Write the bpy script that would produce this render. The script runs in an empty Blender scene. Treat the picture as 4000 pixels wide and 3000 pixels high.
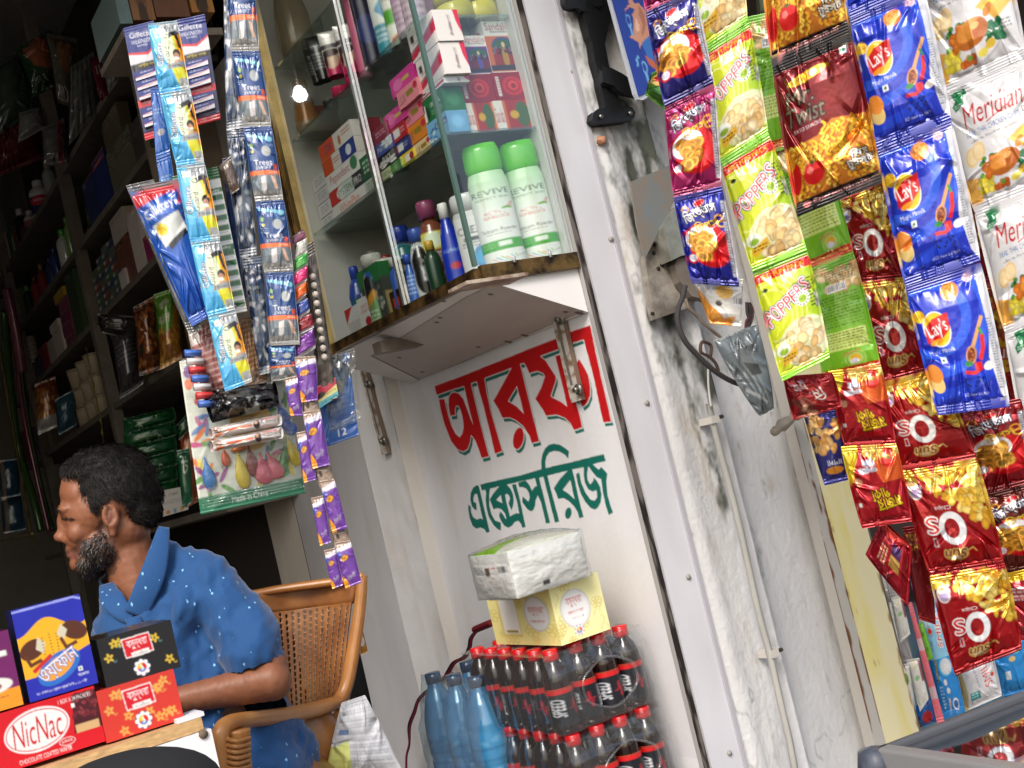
import bpy, math, random
import numpy as np
from mathutils import Vector, Matrix, Euler
R = math.radians
S = bpy.context.scene
# ------------------------------------------------------------ camera, sky, sun, exposure
CZ = 1.35
FPX = 4738.0
A_, P_, RO = R(31.6), R(3.3), R(13.5)
Fv = Vector((math.sin(A_)*math.cos(P_), math.cos(A_)*math.cos(P_), math.sin(P_)))
R0 = Vector((math.cos(A_), -math.sin(A_), 0)); U0 = R0.cross(Fv)
Rv = R0*math.cos(RO) - U0*math.sin(RO); Uv = R0*math.sin(RO) + U0*math.cos(RO)
CAM = Vector((0, 0, CZ))
cam = bpy.data.cameras.new('camera'); co = bpy.data.objects.new('camera', cam)
S.collection.objects.link(co); S.camera = co
cam.sensor_width = 36; cam.lens = 36*FPX/4000; cam.clip_start = .05; cam.clip_end = 300
co.matrix_world = Matrix(((Rv.x, Uv.x, -Fv.x, 0), (Rv.y, Uv.y, -Fv.y, 0), (Rv.z, Uv.z, -Fv.z, CZ), (0, 0, 0, 1)))
cam.dof.use_dof = False; cam.dof.focus_distance = 2.15; cam.dof.aperture_fstop = 11
W = bpy.data.worlds.new('World'); S.world = W; W.use_nodes = True
nt = W.node_tree; bg = nt.nodes['Background']; sky = nt.nodes.new('ShaderNodeTexSky')
sky.sky_type = 'NISHITA'; sky.sun_disc = False
SUN_EL, SUN_AZ = R(44), R(222)
sky.sun_elevation = SUN_EL; sky.sun_rotation = SUN_AZ; sky.air_density = 1.2; sky.dust_density = 4.0
nt.links.new(sky.outputs[0], bg.inputs[0]); bg.inputs[1].default_value = .15
sl = bpy.data.lights.new('sun', 'SUN'); so = bpy.data.objects.new('sun', sl); S.collection.objects.link(so)
sl.energy = 1.35; sl.angle = R(20); sl.color = (1, .985, .965)
sd = Vector((math.cos(SUN_EL)*math.sin(SUN_AZ), math.cos(SUN_EL)*math.cos(SUN_AZ), math.sin(SUN_EL)))
so.rotation_euler = sd.to_track_quat('Z', 'Y').to_euler()
S.view_settings.view_transform = 'Standard'; S.view_settings.look = 'None'
S.view_settings.exposure = 0.58; S.view_settings.gamma = 1
try:
    S.cycles.max_bounces = 8; S.cycles.transparent_max_bounces = 16; S.cycles.caustics_reflective = False
    S.cycles.caustics_refractive = False; S.cycles.sample_clamp_indirect = 6
except Exception: pass

# ------------------------------------------------------------ projection helpers (photo pixel -> point on a real plane)
def ray(px, py):
    return (Fv + Rv*((px-2000)/FPX) - Uv*((py-1500)/FPX)).normalized()
def atx(px, py, x): d = ray(px, py); return CAM + d*(x/d.x)
def aty(px, py, y): d = ray(px, py); return CAM + d*(y/d.y)
def atz(px, py, z): d = ray(px, py); return CAM + d*((z-CZ)/d.z)
def atd(px, py, dist):
    d = ray(px, py); return CAM + d*(dist/math.hypot(d.x, d.y))
def atpl(px, py, p0, n):
    d = ray(px, py); return CAM + d*((p0-CAM).dot(n)/d.dot(n))
def proj(p):
    q = Vector(p)-CAM; w = q.dot(Fv); return (2000+FPX*q.dot(Rv)/w, 1500-FPX*q.dot(Uv)/w)

# ------------------------------------------------------------ colour and materials
def L1(c):
    c = max(0., min(255., c))/255.
    return c/12.92 if c <= .04045 else ((c+.055)/1.055)**2.4
def L(c, k=1.0):
    if isinstance(c, str): c = HEX(c)
    return (L1(c[0])*k, L1(c[1])*k, L1(c[2])*k, 1)
def HEX(h): return (int(h[0:2], 16), int(h[2:4], 16), int(h[4:6], 16))
def nm(name):
    m = bpy.data.materials.new(name); m.use_nodes = True
    return m, m.node_tree, m.node_tree.nodes['Principled BSDF']
def noise_bump(t, b, scale, strength, dist=.002, detail=6, coords='Object'):
    tc = t.nodes.new('ShaderNodeTexCoord'); n = t.nodes.new('ShaderNodeTexNoise'); bp = t.nodes.new('ShaderNodeBump')
    n.inputs['Scale'].default_value = scale; n.inputs['Detail'].default_value = detail
    bp.inputs['Strength'].default_value = strength; bp.inputs['Distance'].default_value = dist
    t.links.new(tc.outputs[coords], n.inputs['Vector']); t.links.new(n.outputs['Fac'], bp.inputs['Height'])
    t.links.new(bp.outputs[0], b.inputs['Normal']); return n
def print_mat(name, metal=0., rough=.4, spec=.5, coat=0., bump=0., bscale=60.):
    m, t, b = nm(name)
    a = t.nodes.new('ShaderNodeAttribute'); a.attribute_name = 'Col'
    t.links.new(a.outputs['Color'], b.inputs['Base Color'])
    b.inputs['Metallic'].default_value = metal; b.inputs['Roughness'].default_value = rough
    b.inputs['Specular IOR Level'].default_value = spec; b.inputs['Coat Weight'].default_value = coat
    b.inputs['Coat Roughness'].default_value = .12
    if bump: noise_bump(t, b, bscale, bump)
    return m
def plain(name, col, rough=.5, metal=0., spec=.5, bump=0., bscale=60., var=0., vscale=8., col2=None, trans=0.):
    m, t, b = nm(name)
    c = L(col); b.inputs['Base Color'].default_value = c
    b.inputs['Roughness'].default_value = rough; b.inputs['Metallic'].default_value = metal
    b.inputs['Specular IOR Level'].default_value = spec
    if trans: b.inputs['Transmission Weight'].default_value = trans
    if bump: noise_bump(t, b, bscale, bump)
    if var or col2:
        tc = t.nodes.new('ShaderNodeTexCoord'); n = t.nodes.new('ShaderNodeTexNoise'); r = t.nodes.new('ShaderNodeValToRGB')
        n.inputs['Scale'].default_value = vscale; n.inputs['Detail'].default_value = 8; n.inputs['Roughness'].default_value = .65
        t.links.new(tc.outputs['Object'], n.inputs['Vector']); t.links.new(n.outputs['Fac'], r.inputs['Fac'])
        k = 1-var if var else 1
        r.color_ramp.elements[0].color = L(col2) if col2 else (c[0]*k, c[1]*k, c[2]*k, 1)
        r.color_ramp.elements[1].color = c
        r.color_ramp.elements[0].position = .38; r.color_ramp.elements[1].position = .62
        t.links.new(r.outputs[0], b.inputs['Base Color'])
    return m
def film_mat(name, tint=(.9, .92, .92), lo=.03, hi=.55, rough=.12, bscale=40, bstr=.6, haze=0.):
    m = bpy.data.materials.new(name); m.use_nodes = True; t = m.node_tree
    for n in list(t.nodes): t.nodes.remove(n)
    o = t.nodes.new('ShaderNodeOutputMaterial'); tr = t.nodes.new('ShaderNodeBsdfTransparent'); gl = t.nodes.new('ShaderNodeBsdfGlossy')
    mx = t.nodes.new('ShaderNodeMixShader'); lw = t.nodes.new('ShaderNodeLayerWeight'); mr = t.nodes.new('ShaderNodeMapRange')
    tr.inputs[0].default_value = (*tint, 1); gl.inputs[0].default_value = (.9, .92, .94, 1); gl.inputs['Roughness'].default_value = rough
    lw.inputs['Blend'].default_value = .35
    mr.inputs['To Min'].default_value = lo; mr.inputs['To Max'].default_value = hi
    t.links.new(lw.outputs['Facing'], mr.inputs['Value']); t.links.new(mr.outputs[0], mx.inputs[0])
    t.links.new(tr.outputs[0], mx.inputs[1]); t.links.new(gl.outputs[0], mx.inputs[2])
    last = mx
    if haze:
        df = t.nodes.new('ShaderNodeBsdfDiffuse'); df.inputs[0].default_value = (.8, .82, .83, 1); m2 = t.nodes.new('ShaderNodeMixShader')
        m2.inputs[0].default_value = haze; t.links.new(mx.outputs[0], m2.inputs[1]); t.links.new(df.outputs[0], m2.inputs[2]); last = m2
    if bstr:
        tc = t.nodes.new('ShaderNodeTexCoord'); n = t.nodes.new('ShaderNodeTexNoise'); bp = t.nodes.new('ShaderNodeBump')
        n.inputs['Scale'].default_value = bscale; n.inputs['Detail'].default_value = 4; bp.inputs['Strength'].default_value = bstr; bp.inputs['Distance'].default_value = .004
        t.links.new(tc.outputs['Object'], n.inputs['Vector']); t.links.new(n.outputs['Fac'], bp.inputs['Height'])
        t.links.new(bp.outputs[0], gl.inputs['Normal']); t.links.new(bp.outputs[0], lw.inputs['Normal'])
    t.links.new(last.outputs[0], o.inputs[0])
    return m
M = {}
M['paper'] = print_mat('printed_card', rough=.45, spec=.4)
M['gloss'] = print_mat('printed_glossy_card', rough=.3, spec=.5, coat=.3)
M['foil'] = print_mat('printed_foil', metal=.55, rough=.24, spec=.6, coat=.25)
M['plas'] = print_mat('printed_plastic_film', metal=.12, rough=.26, spec=.6, coat=.35)
M['matte'] = print_mat('printed_matte', rough=.75, spec=.25)
M['bottle'] = print_mat('coloured_bottle_plastic', rough=.22, spec=.6, coat=.3)
M['film'] = film_mat('clear_film'); M['shrink'] = film_mat('shrink_film', lo=.03, hi=.5, bscale=30, bstr=.8, haze=.025)
M['glass'] = film_mat('cabinet_glass', tint=(.93, .97, .95), lo=.035, hi=.6, rough=.02, bstr=0)
M['shelfglass'] = film_mat('shelf_glass', tint=(.84, .91, .88), lo=.05, hi=.6, rough=.05, bstr=0)
M['steel'] = plain('bright_steel', (150, 148, 142), .35, .8, var=.3, vscale=60)
M['screw'] = plain('galvanised_screw', (150, 145, 135), .4, .7)
M['black'] = plain('black_plastic', (22, 22, 24), .4)
M['white'] = plain('white_plastic', (225, 225, 222), .35)

# ------------------------------------------------------------ linking
def link(o, parent=None):
    S.collection.objects.link(o)
    if parent is not None: o.parent = parent
    return o
def tag(o, label=None, cat=None, group=None, kind=None):
    if label: o['label'] = label
    if cat: o['category'] = cat
    if group: o['group'] = group
    if kind: o['kind'] = kind
    return o
def empty(name, loc=(0, 0, 0)):
    o = bpy.data.objects.new(name, None); o.empty_display_size = .05; S.collection.objects.link(o); o.location = loc; return o
def raw(name, V, F, mat, parent=None, col=None, smooth=True, mats=None, fm=None):
    """V (n,3) in world space, F (m,4) or list; one mesh object. Parent offsets are removed."""
    me = bpy.data.meshes.new(name)
    V = np.asarray(V, dtype=np.float32)
    if parent is not None and parent.type == 'EMPTY' and tuple(parent.location) != (0, 0, 0):
        V = V - np.array(parent.location, dtype=np.float32)
    if isinstance(F, np.ndarray):
        n, k = F.shape
        me.vertices.add(len(V)); me.vertices.foreach_set('co', V.ravel())
        me.loops.add(n*k); me.loops.foreach_set('vertex_index', F.astype(np.int32).ravel())
        me.polygons.add(n); me.polygons.foreach_set('loop_start', np.arange(0, n*k, k, dtype=np.int32))
        me.update(calc_edges=True)
    else:
        me.from_pydata([tuple(v) for v in V], [], [tuple(f) for f in F]); me.update()
    me.polygons.foreach_set('use_smooth', np.full(len(me.polygons), smooth))
    if col is not None:
        at = me.color_attributes.new('Col', 'FLOAT_COLOR', 'POINT')
        c = np.ones((len(V), 4), np.float32); col = np.asarray(col, np.float32)
        c[:, :3] = col[..., :3]
        at.data.foreach_set('color', c.ravel())
    for m in (mats or [mat]): me.materials.append(M[m] if isinstance(m, str) else m)
    if fm is not None: me.polygons.foreach_set('material_index', np.asarray(fm, np.int32))
    me.validate()
    return link(bpy.data.objects.new(name, me), parent)

# ------------------------------------------------------------ a small painter (prints are stored in the mesh as colour attribute)
_tc = {}
def glyphs(s, bold=0., shear=0.):
    k = (s, bold, shear)
    if k in _tc: return _tc[k]
    c = bpy.data.curves.new('t', 'FONT'); c.body = s; c.offset = bold; c.shear = shear; c.resolution_u = 3
    o = bpy.data.objects.new('t', c); S.collection.objects.link(o)
    dg = bpy.context.evaluated_depsgraph_get(); cu = o.evaluated_get(dg).to_curve(dg)
    out = []
    for sp in cu.splines:
        bp = sp.bezier_points; n = len(bp)
        if n < 2: continue
        pts = []
        for i in range(n):
            a, b = bp[i], bp[(i+1) % n]
            p0, p1, p2, p3 = (np.array(q[:2]) for q in (a.co, a.handle_right, b.handle_left, b.co))
            for t in (0, .33, .66): pts.append((1-t)**3*p0+3*(1-t)**2*t*p1+3*(1-t)*t*t*p2+t**3*p3)
        out.append(np.array(pts))
    bpy.data.objects.remove(o); bpy.data.curves.remove(c)
    if not out: out = [np.zeros((3, 2))]
    al = np.concatenate(out); mn, mx = al.min(0), al.max(0)
    _tc[k] = (out, mn, mx); return _tc[k]
def vnoise(x, y, seed=0):
    """smooth value noise on arrays"""
    xi = np.floor(x).astype(int); yi = np.floor(y).astype(int); fx = x-xi; fy = y-yi
    def h(a, b):
        n = (a*374761393 + b*668265263 + seed*1442695041) & 0x7fffffff
        n = ((n ^ (n >> 13))*1274126177) & 0x7fffffff
        return ((n ^ (n >> 16)) & 0xffff)/65535.
    sx = fx*fx*(3-2*fx); sy = fy*fy*(3-2*fy)
    return (h(xi, yi)*(1-sx)+h(xi+1, yi)*sx)*(1-sy)+(h(xi, yi+1)*(1-sx)+h(xi+1, yi+1)*sx)*sy
def fbm(x, y, seed=0, o=4):
    s = 0; a = .5
    for i in range(o): s = s+a*vnoise(x*2**i, y*2**i, seed+i*17); a /= 2
    return s
def lin(c):
    if isinstance(c, str): c = HEX(c)
    return np.array([L1(v) for v in c])
class Cv:
    """canvas: x 0..1, y 0..asp (downwards); nx, ny = final samples"""
    def __init__(s, nx, ny, bg, asp=None, ss=2):
        s.nx, s.ny, s.ss = int(nx), int(ny), ss
        s.w, s.h = s.nx*ss, s.ny*ss; s.asp = asp if asp else s.ny/s.nx
        s.k = np.array([s.w, s.h/s.asp]); s.a = np.ones((s.h, s.w, 3))*lin(bg)
        s.X, s.Y = np.meshgrid((np.arange(s.w)+.5)/s.k[0], (np.arange(s.h)+.5)/s.k[1])
        s.clipm = None
    def _mask(s, loops):
        Wd = np.zeros((s.h, s.w+1), np.int32)
        for p in loops:
            p = np.asarray(p, float)*s.k; q = np.roll(p, -1, 0)
            for (x0, y0), (x1, y1) in zip(p, q):
                if y0 == y1: continue
                sg = 1 if y1 > y0 else -1
                if sg < 0: x0, y0, x1, y1 = x1, y1, x0, y0
                r0 = max(0, int(math.ceil(y0-.5))); r1 = min(s.h, int(math.ceil(y1-.5)))
                if r1 <= r0: continue
                rr = np.arange(r0, r1); xs = x0+(rr+.5-y0)*(x1-x0)/(y1-y0)
                cx = np.clip(np.ceil(xs-.5), 0, s.w).astype(int)
                np.add.at(Wd, (rr, cx), sg)
        return np.cumsum(Wd, 1)[:, :s.w] != 0
    def put(s, m, col, al=1.):
        if s.clipm is not None: m = m & s.clipm
        c = lin(col) if not isinstance(col, np.ndarray) else col
        if c.ndim == 1: s.a[m] = s.a[m]*(1-al)+c*al
        else: s.a[m] = s.a[m]*(1-al)+c[m]*al
        return m
    def poly(s, pts, col, al=1.): return s.put(s._mask([pts]), col, al)
    def rect(s, x0, y0, x1, y1, col, al=1.): return s.put((s.X >= x0) & (s.X < x1) & (s.Y >= y0) & (s.Y < y1), col, al)
    def ellm(s, cx, cy, rx, ry, rot=0):
        c, n = math.cos(R(rot)), math.sin(R(rot)); dx, dy = s.X-cx, s.Y-cy
        u = dx*c+dy*n; v = -dx*n+dy*c; return (u/rx)**2+(v/ry)**2
    def ell(s, cx, cy, rx, ry, col, rot=0, al=1.): return s.put(s.ellm(cx, cy, rx, ry, rot) < 1, col, al)
    def ring(s, cx, cy, rx, ry, t, col, rot=0):
        return s.put((s.ellm(cx, cy, rx, ry, rot) < 1) & (s.ellm(cx, cy, rx-t, ry-t, rot) >= 1), col)
    def line(s, pts, wd, col, al=1.):
        for (x0, y0), (x1, y1) in zip(pts, pts[1:]):
            l = math.hypot(x1-x0, y1-y0) or 1; nx, ny = -(y1-y0)/l*wd/2, (x1-x0)/l*wd/2
            ex, ey = (x1-x0)/l*wd*.3, (y1-y0)/l*wd*.3
            s.poly([(x0+nx-ex, y0+ny-ey), (x1+nx+ex, y1+ny+ey), (x1-nx+ex, y1-ny+ey), (x0-nx-ex, y0-ny-ey)], col, al)
    def text(s, t, cx, cy, w, h, col, rot=0, bold=0., shear=0., out=None, ow=.012, flip=False):
        """text fitted to a w x h box centred at cx,cy"""
        G, mn, mx = glyphs(t, bold, shear); sz = np.maximum(mx-mn, 1e-3)
        c, n = math.cos(R(rot)), math.sin(R(rot)); lo = []
        for g in G:
            q = (g-mn)/sz-.5; q = q*np.array([w, -h])
            if flip: q = -q
            lo.append(np.stack([cx+q[:, 0]*c-q[:, 1]*n, cy+q[:, 0]*n+q[:, 1]*c], 1))
        m = s._mask(lo)
        if out is not None:
            r = max(1, int(ow*s.k[0])); mm = m.copy()
            for dx in range(-r, r+1):
                for dy in range(-r, r+1):
                    if dx*dx+dy*dy <= r*r: mm |= np.roll(np.roll(m, dx, 1), dy, 0)
            s.put(mm, out)
        s.put(m, col)
    def scrib(s, x0, y0, x1, y1, n, col, th=.5, seed=0, al=.8):
        """rows of tiny print"""
        rh = (y1-y0)/n; rn = random.Random(seed)
        for i in range(n):
            x = x0; yy = y0+rh*i
            while x < x1:
                wd = rn.uniform(.2, 1.)*max(.03, rh*1.5); s.rect(x, yy, min(x1, x+wd), yy+rh*th, col, al); x += wd+rh*.35
    def bars(s, x0, y0, x1, y1, col=(20, 20, 20), bg=(240, 240, 240)):
        s.rect(x0, y0, x1, y1, bg); n = 14; rn = random.Random(3)
        for i in range(n):
            x = x0+(x1-x0)*(i+.2)/n; s.rect(x, y0+(y1-y0)*.08, x+(x1-x0)/n*rn.uniform(.3, .75), y1-(y1-y0)*.2, col)
    def noise(s, amt, sc, seed=0, m=None):
        f = 1+amt*(fbm(s.X*sc, s.Y*sc, seed)-.47)*2
        s.a = s.a*f[..., None] if m is None else np.where(m[..., None], s.a*f[..., None], s.a)
    def heap(s, region, n, rx, ry, cols, seed=0, edge=.55, kind='blob'):
        """printed picture of a heap of snacks: many shaded pieces; region(x,y)->bool"""
        rn = random.Random(seed); P = []
        x0, y0, x1, y1 = region[:4]; f = region[4] if len(region) > 4 else None
        for i in range(n):
            x, y = rn.uniform(x0, x1), rn.uniform(y0, y1)
            if f is None or f(x, y): P.append((x, y))
        P.sort(key=lambda p: p[1])
        for x, y in P:
            c = np.array(rn.choice(cols), float); a, b = rx*rn.uniform(.75, 1.2), ry*rn.uniform(.75, 1.2); ro = rn.uniform(0, 180)
            d = s.ellm(x, y, a, b, ro); m = d < 1
            if s.clipm is not None: m = m & s.clipm
            if not m.any(): continue
            lc = np.array([L1(v) for v in c]); de = d[m]
            sh = np.clip(1.12-.62*de**1.5, edge, 1.2)
            if kind == 'ring': sh = np.where(de < .22, .35, np.clip(1.15-2.2*abs(de-.6), .5, 1.2))
            s.a[m] = lc*sh[:, None]
    def out(s):
        a = s.a.reshape(s.ny, s.ss, s.nx, s.ss, 3).mean((1, 3)); return np.clip(a, 0, 1)
def samp(cvo, nu, nv):
    """sample canvas array at (nv+1)x(nu+1) grid vertices"""
    h, w = cvo.shape[:2]
    x = np.clip(np.linspace(0, w, nu+1)-.5, 0, w-1); y = np.clip(np.linspace(0, h, nv+1)-.5, 0, h-1)
    x0 = np.floor(x).astype(int); y0 = np.floor(y).astype(int); x1 = np.minimum(x0+1, w-1); y1 = np.minimum(y0+1, h-1)
    fx = (x-x0)[None, :, None]; fy = (y-y0)[:, None, None]
    return (cvo[y0][:, x0]*(1-fx)+cvo[y0][:, x1]*fx)*(1-fy)+(cvo[y1][:, x0]*(1-fx)+cvo[y1][:, x1]*fx)*fy
def gridF(nu, nv, off=0, flip=False):
    i = np.arange(nv)[:, None]*(nu+1)+np.arange(nu)[None, :]; i = i.ravel()+off
    q = [i, i+nu+1, i+nu+2, i+1]
    if flip: q = q[::-1]
    return np.stack(q, 1)
class MB:
    """collects coloured pieces into one mesh"""
    def __init__(s): s.V, s.F, s.C, s.n, s.fm = [], [], [], 0, []
    def grid(s, Pg, col, flip=False, mi=0):
        nv, nu = Pg.shape[0]-1, Pg.shape[1]-1
        s.V.append(Pg.reshape(-1, 3)); s.F.append(gridF(nu, nv, s.n, flip))
        c = np.asarray(col, float)
        s.C.append(np.broadcast_to(c, (len(Pg.reshape(-1, 3)), 3)) if c.ndim == 1 else c.reshape(-1, 3))
        s.n += Pg.shape[0]*Pg.shape[1]; s.fm.append(np.full(nu*nv, mi))
    def quadgrid(s, c4, cv, nu=None, nv=None, flip=False, fn=None):
        """bilinear patch TL,TR,BR,BL; cv = canvas/array/colour"""
        if isinstance(cv, Cv): cv = cv.out()
        if isinstance(cv, np.ndarray) and cv.ndim == 3:
            nv = nv or cv.shape[0]; nu = nu or cv.shape[1]; col = samp(cv, nu, nv)
        else: nu = nu or 1; nv = nv or 1; col = lin(cv) if not isinstance(cv, np.ndarray) else cv
        u = np.linspace(0, 1, nu+1)[None, :, None]; v = np.linspace(0, 1, nv+1)[:, None, None]
        a, b, c, d = (np.array(q, float) for q in c4)
        P = (a*(1-u)+b*u)*(1-v)+(d*(1-u)+c*u)*v
        if fn is not None: P = fn(P, u, v)
        s.grid(P, col, flip)
    def box(s, x0, x1, y0, y1, z0, z1, col=(200, 200, 200), faces=None, rot=None, piv=None):
        """axis box; faces dict F(-Y) L(-X) R(+X) K(+Y) T B -> canvas"""
        faces = faces or {}
        c = {'F': [(x0, y0, z1), (x1, y0, z1), (x1, y0, z0), (x0, y0, z0)],
             'L': [(x0, y1, z1), (x0, y0, z1), (x0, y0, z0), (x0, y1, z0)],
             'R': [(x1, y0, z1), (x1, y1, z1), (x1, y1, z0), (x1, y0, z0)],
             'K': [(x1, y1, z1), (x0, y1, z1), (x0, y1, z0), (x1, y1, z0)],
             'T': [(x0, y1, z1), (x1, y1, z1), (x1, y0, z1), (x0, y0, z1)],
             'B': [(x0, y0, z0), (x1, y0, z0), (x1, y1, z0), (x0, y1, z0)]}
        k0 = s.n; i0 = len(s.V)
        for k, q in c.items(): s.quadgrid(q, faces.get(k, col))
        if rot is not None:
            pv = np.array(piv if piv is not None else ((x0+x1)/2, (y0+y1)/2, z0)); Rm = np.array(rot)
            for i in range(i0, len(s.V)): s.V[i] = (s.V[i]-pv)@Rm.T+pv
        return s
    def tube(s, pts, rad, col=(100, 100, 100), n=8, cap=True):
        pts = [Vector(p) for p in pts]; rads = rad if isinstance(rad, (list, tuple)) else [rad]*len(pts); rings = []
        up = Vector((0, 0, 1)); pn = None
        for i, p in enumerate(pts):
            t = (pts[min(i+1, len(pts)-1)]-pts[max(i-1, 0)]).normalized()
            if pn is None: a = t.cross(up) if abs(t.dot(up)) < .95 else t.cross(Vector((1, 0, 0)))
            else: a = pn-t*pn.dot(t)
            a.normalize(); pn = a; b = t.cross(a)
            rings.append([p+(a*math.cos(2*math.pi*k/n)+b*math.sin(2*math.pi*k/n))*rads[i] for k in range(n+1)])
        if cap: rings = [[pts[0]]*(n+1)]+rings+[[pts[-1]]*(n+1)]
        s.grid(np.array([[tuple(q) for q in r] for r in rings]), lin(col))
        return s
    def lathe(s, prof, c, n=24, col=(200, 200, 200), cv=None, sx=1., sy=1., face=None, arc=200., lean=None):
        """prof [(r,z)] bottom->top around point c; canvas wraps the arc facing `face` (default camera)"""
        c = np.array(c, float); fa = face if face is not None else math.atan2(CAM.y-c[1], CAM.x-c[0])
        if cv is not None:
            a = cv.out() if isinstance(cv, Cv) else cv
            zz = np.array([p[1] for p in prof]); rr = np.array([p[0] for p in prof])
            nv = a.shape[0]; z = np.concatenate([np.linspace(zz[-1], zz[0], nv+1)])
            r = np.interp(z, zz, rr); nu = a.shape[1]; n = max(n, int(nu*360/arc))
            th = np.linspace(0, 2*math.pi, n+1)
            uu = (th/(2*math.pi)*360+arc/2)/arc; uu = np.where(uu > 360/arc-.0, uu-360/arc, uu); uu = np.where((th > math.pi), (th-2*math.pi)/(R(arc))+.5, th/R(arc)+.5)
            uu = np.clip(uu, 0, 1); cs = samp(a, nu, nv)
            xi = np.clip(uu*nu, 0, nu); x0 = np.floor(xi).astype(int); x1 = np.minimum(x0+1, nu); f = (xi-x0)[None, :, None]
            col_ = cs[:, x0]*(1-f)+cs[:, x1]*f
        else:
            z = np.array([p[1] for p in prof[::-1]]); r = np.array([p[0] for p in prof[::-1]]); th = np.linspace(0, 2*math.pi, n+1)
            col_ = lin(col)
        # angles run so that canvas u grows to the viewer's right
        X = r[:, None]*np.cos(th)[None, :]*sx; Y = r[:, None]*np.sin(th)[None, :]*sy
        ca, sa = math.cos(fa), math.sin(fa)
        P = np.stack([c[0]+X*ca-Y*sa, c[1]+X*sa+Y*ca, c[2]+z[:, None]+0*X], 2)
        if lean is not None: P[..., 0] += lean[0]*(P[..., 2]-c[2]); P[..., 1] += lean[1]*(P[..., 2]-c[2])
        P = P[:, ::1]
        s.grid(P, col_, flip=False)
        return s
    def build(s, name, mat, parent=None, smooth=True, mats=None):
        return raw(name, np.concatenate(s.V), np.concatenate(s.F), mat, parent, np.concatenate(s.C), smooth, mats, np.concatenate(s.fm) if mats else None)
# ============================================================ structure
XW, YF = 1.355, 1.865
def wallcanvas(axis, a0, a1, z0, z1, res, bg, ss=2):
    """canvas on a wall plane; a = y (axis x-plane, left edge = a1 far) or x"""
    cv = Cv(max(4, (a1-a0)/res[0]), max(4, (z1-z0)/res[1]), bg, asp=1., ss=ss)
    if axis == 'x': cv.m = lambda px, py: (lambda p: ((a1-p.y)/(a1-a0), (z1-p.z)/(z1-z0)))(atx(px, py, XW))
    else: cv.m = lambda px, py: (lambda p: ((p.x-a0)/(a1-a0), (z1-p.z)/(z1-z0)))(aty(px, py, YF))
    return cv
# ---- ground, floor
def sheet_obj(name, x0, x1, y0, y1, z, mat):
    return raw(name, [(x0, y0, z), (x1, y0, z), (x1, y1, z), (x0, y1, z)], [(0, 1, 2, 3)], mat)
gm = plain('road_dirt', (120, 112, 104), .9, bump=.4, bscale=30, var=.35, vscale=3)
tag(sheet_obj('ground', -60, 60, -60, 60, -.15, gm), kind='structure')
tag(sheet_obj('shop_floor', -2.2, 4.2, 1.9, 8.5, 0.0, plain('cement_floor', (118, 112, 104), .8, var=.3, vscale=4)), kind='structure')
# ---- shop shell
wm = plain('shop_inner_paint', (146, 142, 134), .85, bump=.2, bscale=25, var=.18, vscale=3)
def bx(name, x0, x1, y0, y1, z0, z1, mat, parent=None, bev=0.):
    V = [(x0, y0, z0), (x1, y0, z0), (x1, y1, z0), (x0, y1, z0), (x0, y0, z1), (x1, y0, z1), (x1, y1, z1), (x0, y1, z1)]
    F = [(0, 3, 2, 1), (4, 5, 6, 7), (0, 1, 5, 4), (1, 2, 6, 5), (2, 3, 7, 6), (3, 0, 4, 7)]
    o = raw(name, V, F, mat, parent, smooth=False)
    if bev:
        b = o.modifiers.new('b', 'BEVEL'); b.width = bev; b.segments = 2
    return o
tag(bx('ceiling', -2.2, 1.60, 1.9, 8.4, 3.75, 3.85, wm), kind='structure')
tag(bx('back_wall', -2.3, 1.7, 8.4, 8.5, -.1, 3.9, wm), 'dull plaster wall at the far back of the dark shop', 'wall')
tag(bx('left_wall', -2.3, -2.2, 1.9, 8.4, -.1, 3.9, wm), 'bare plaster side wall opposite the long goods shelves', 'wall')
tag(bx('side_wall', 1.60, 1.70, 3.1, 8.4, -.1, 3.9, wm), 'plaster side wall behind the long goods shelves', 'wall')
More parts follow.
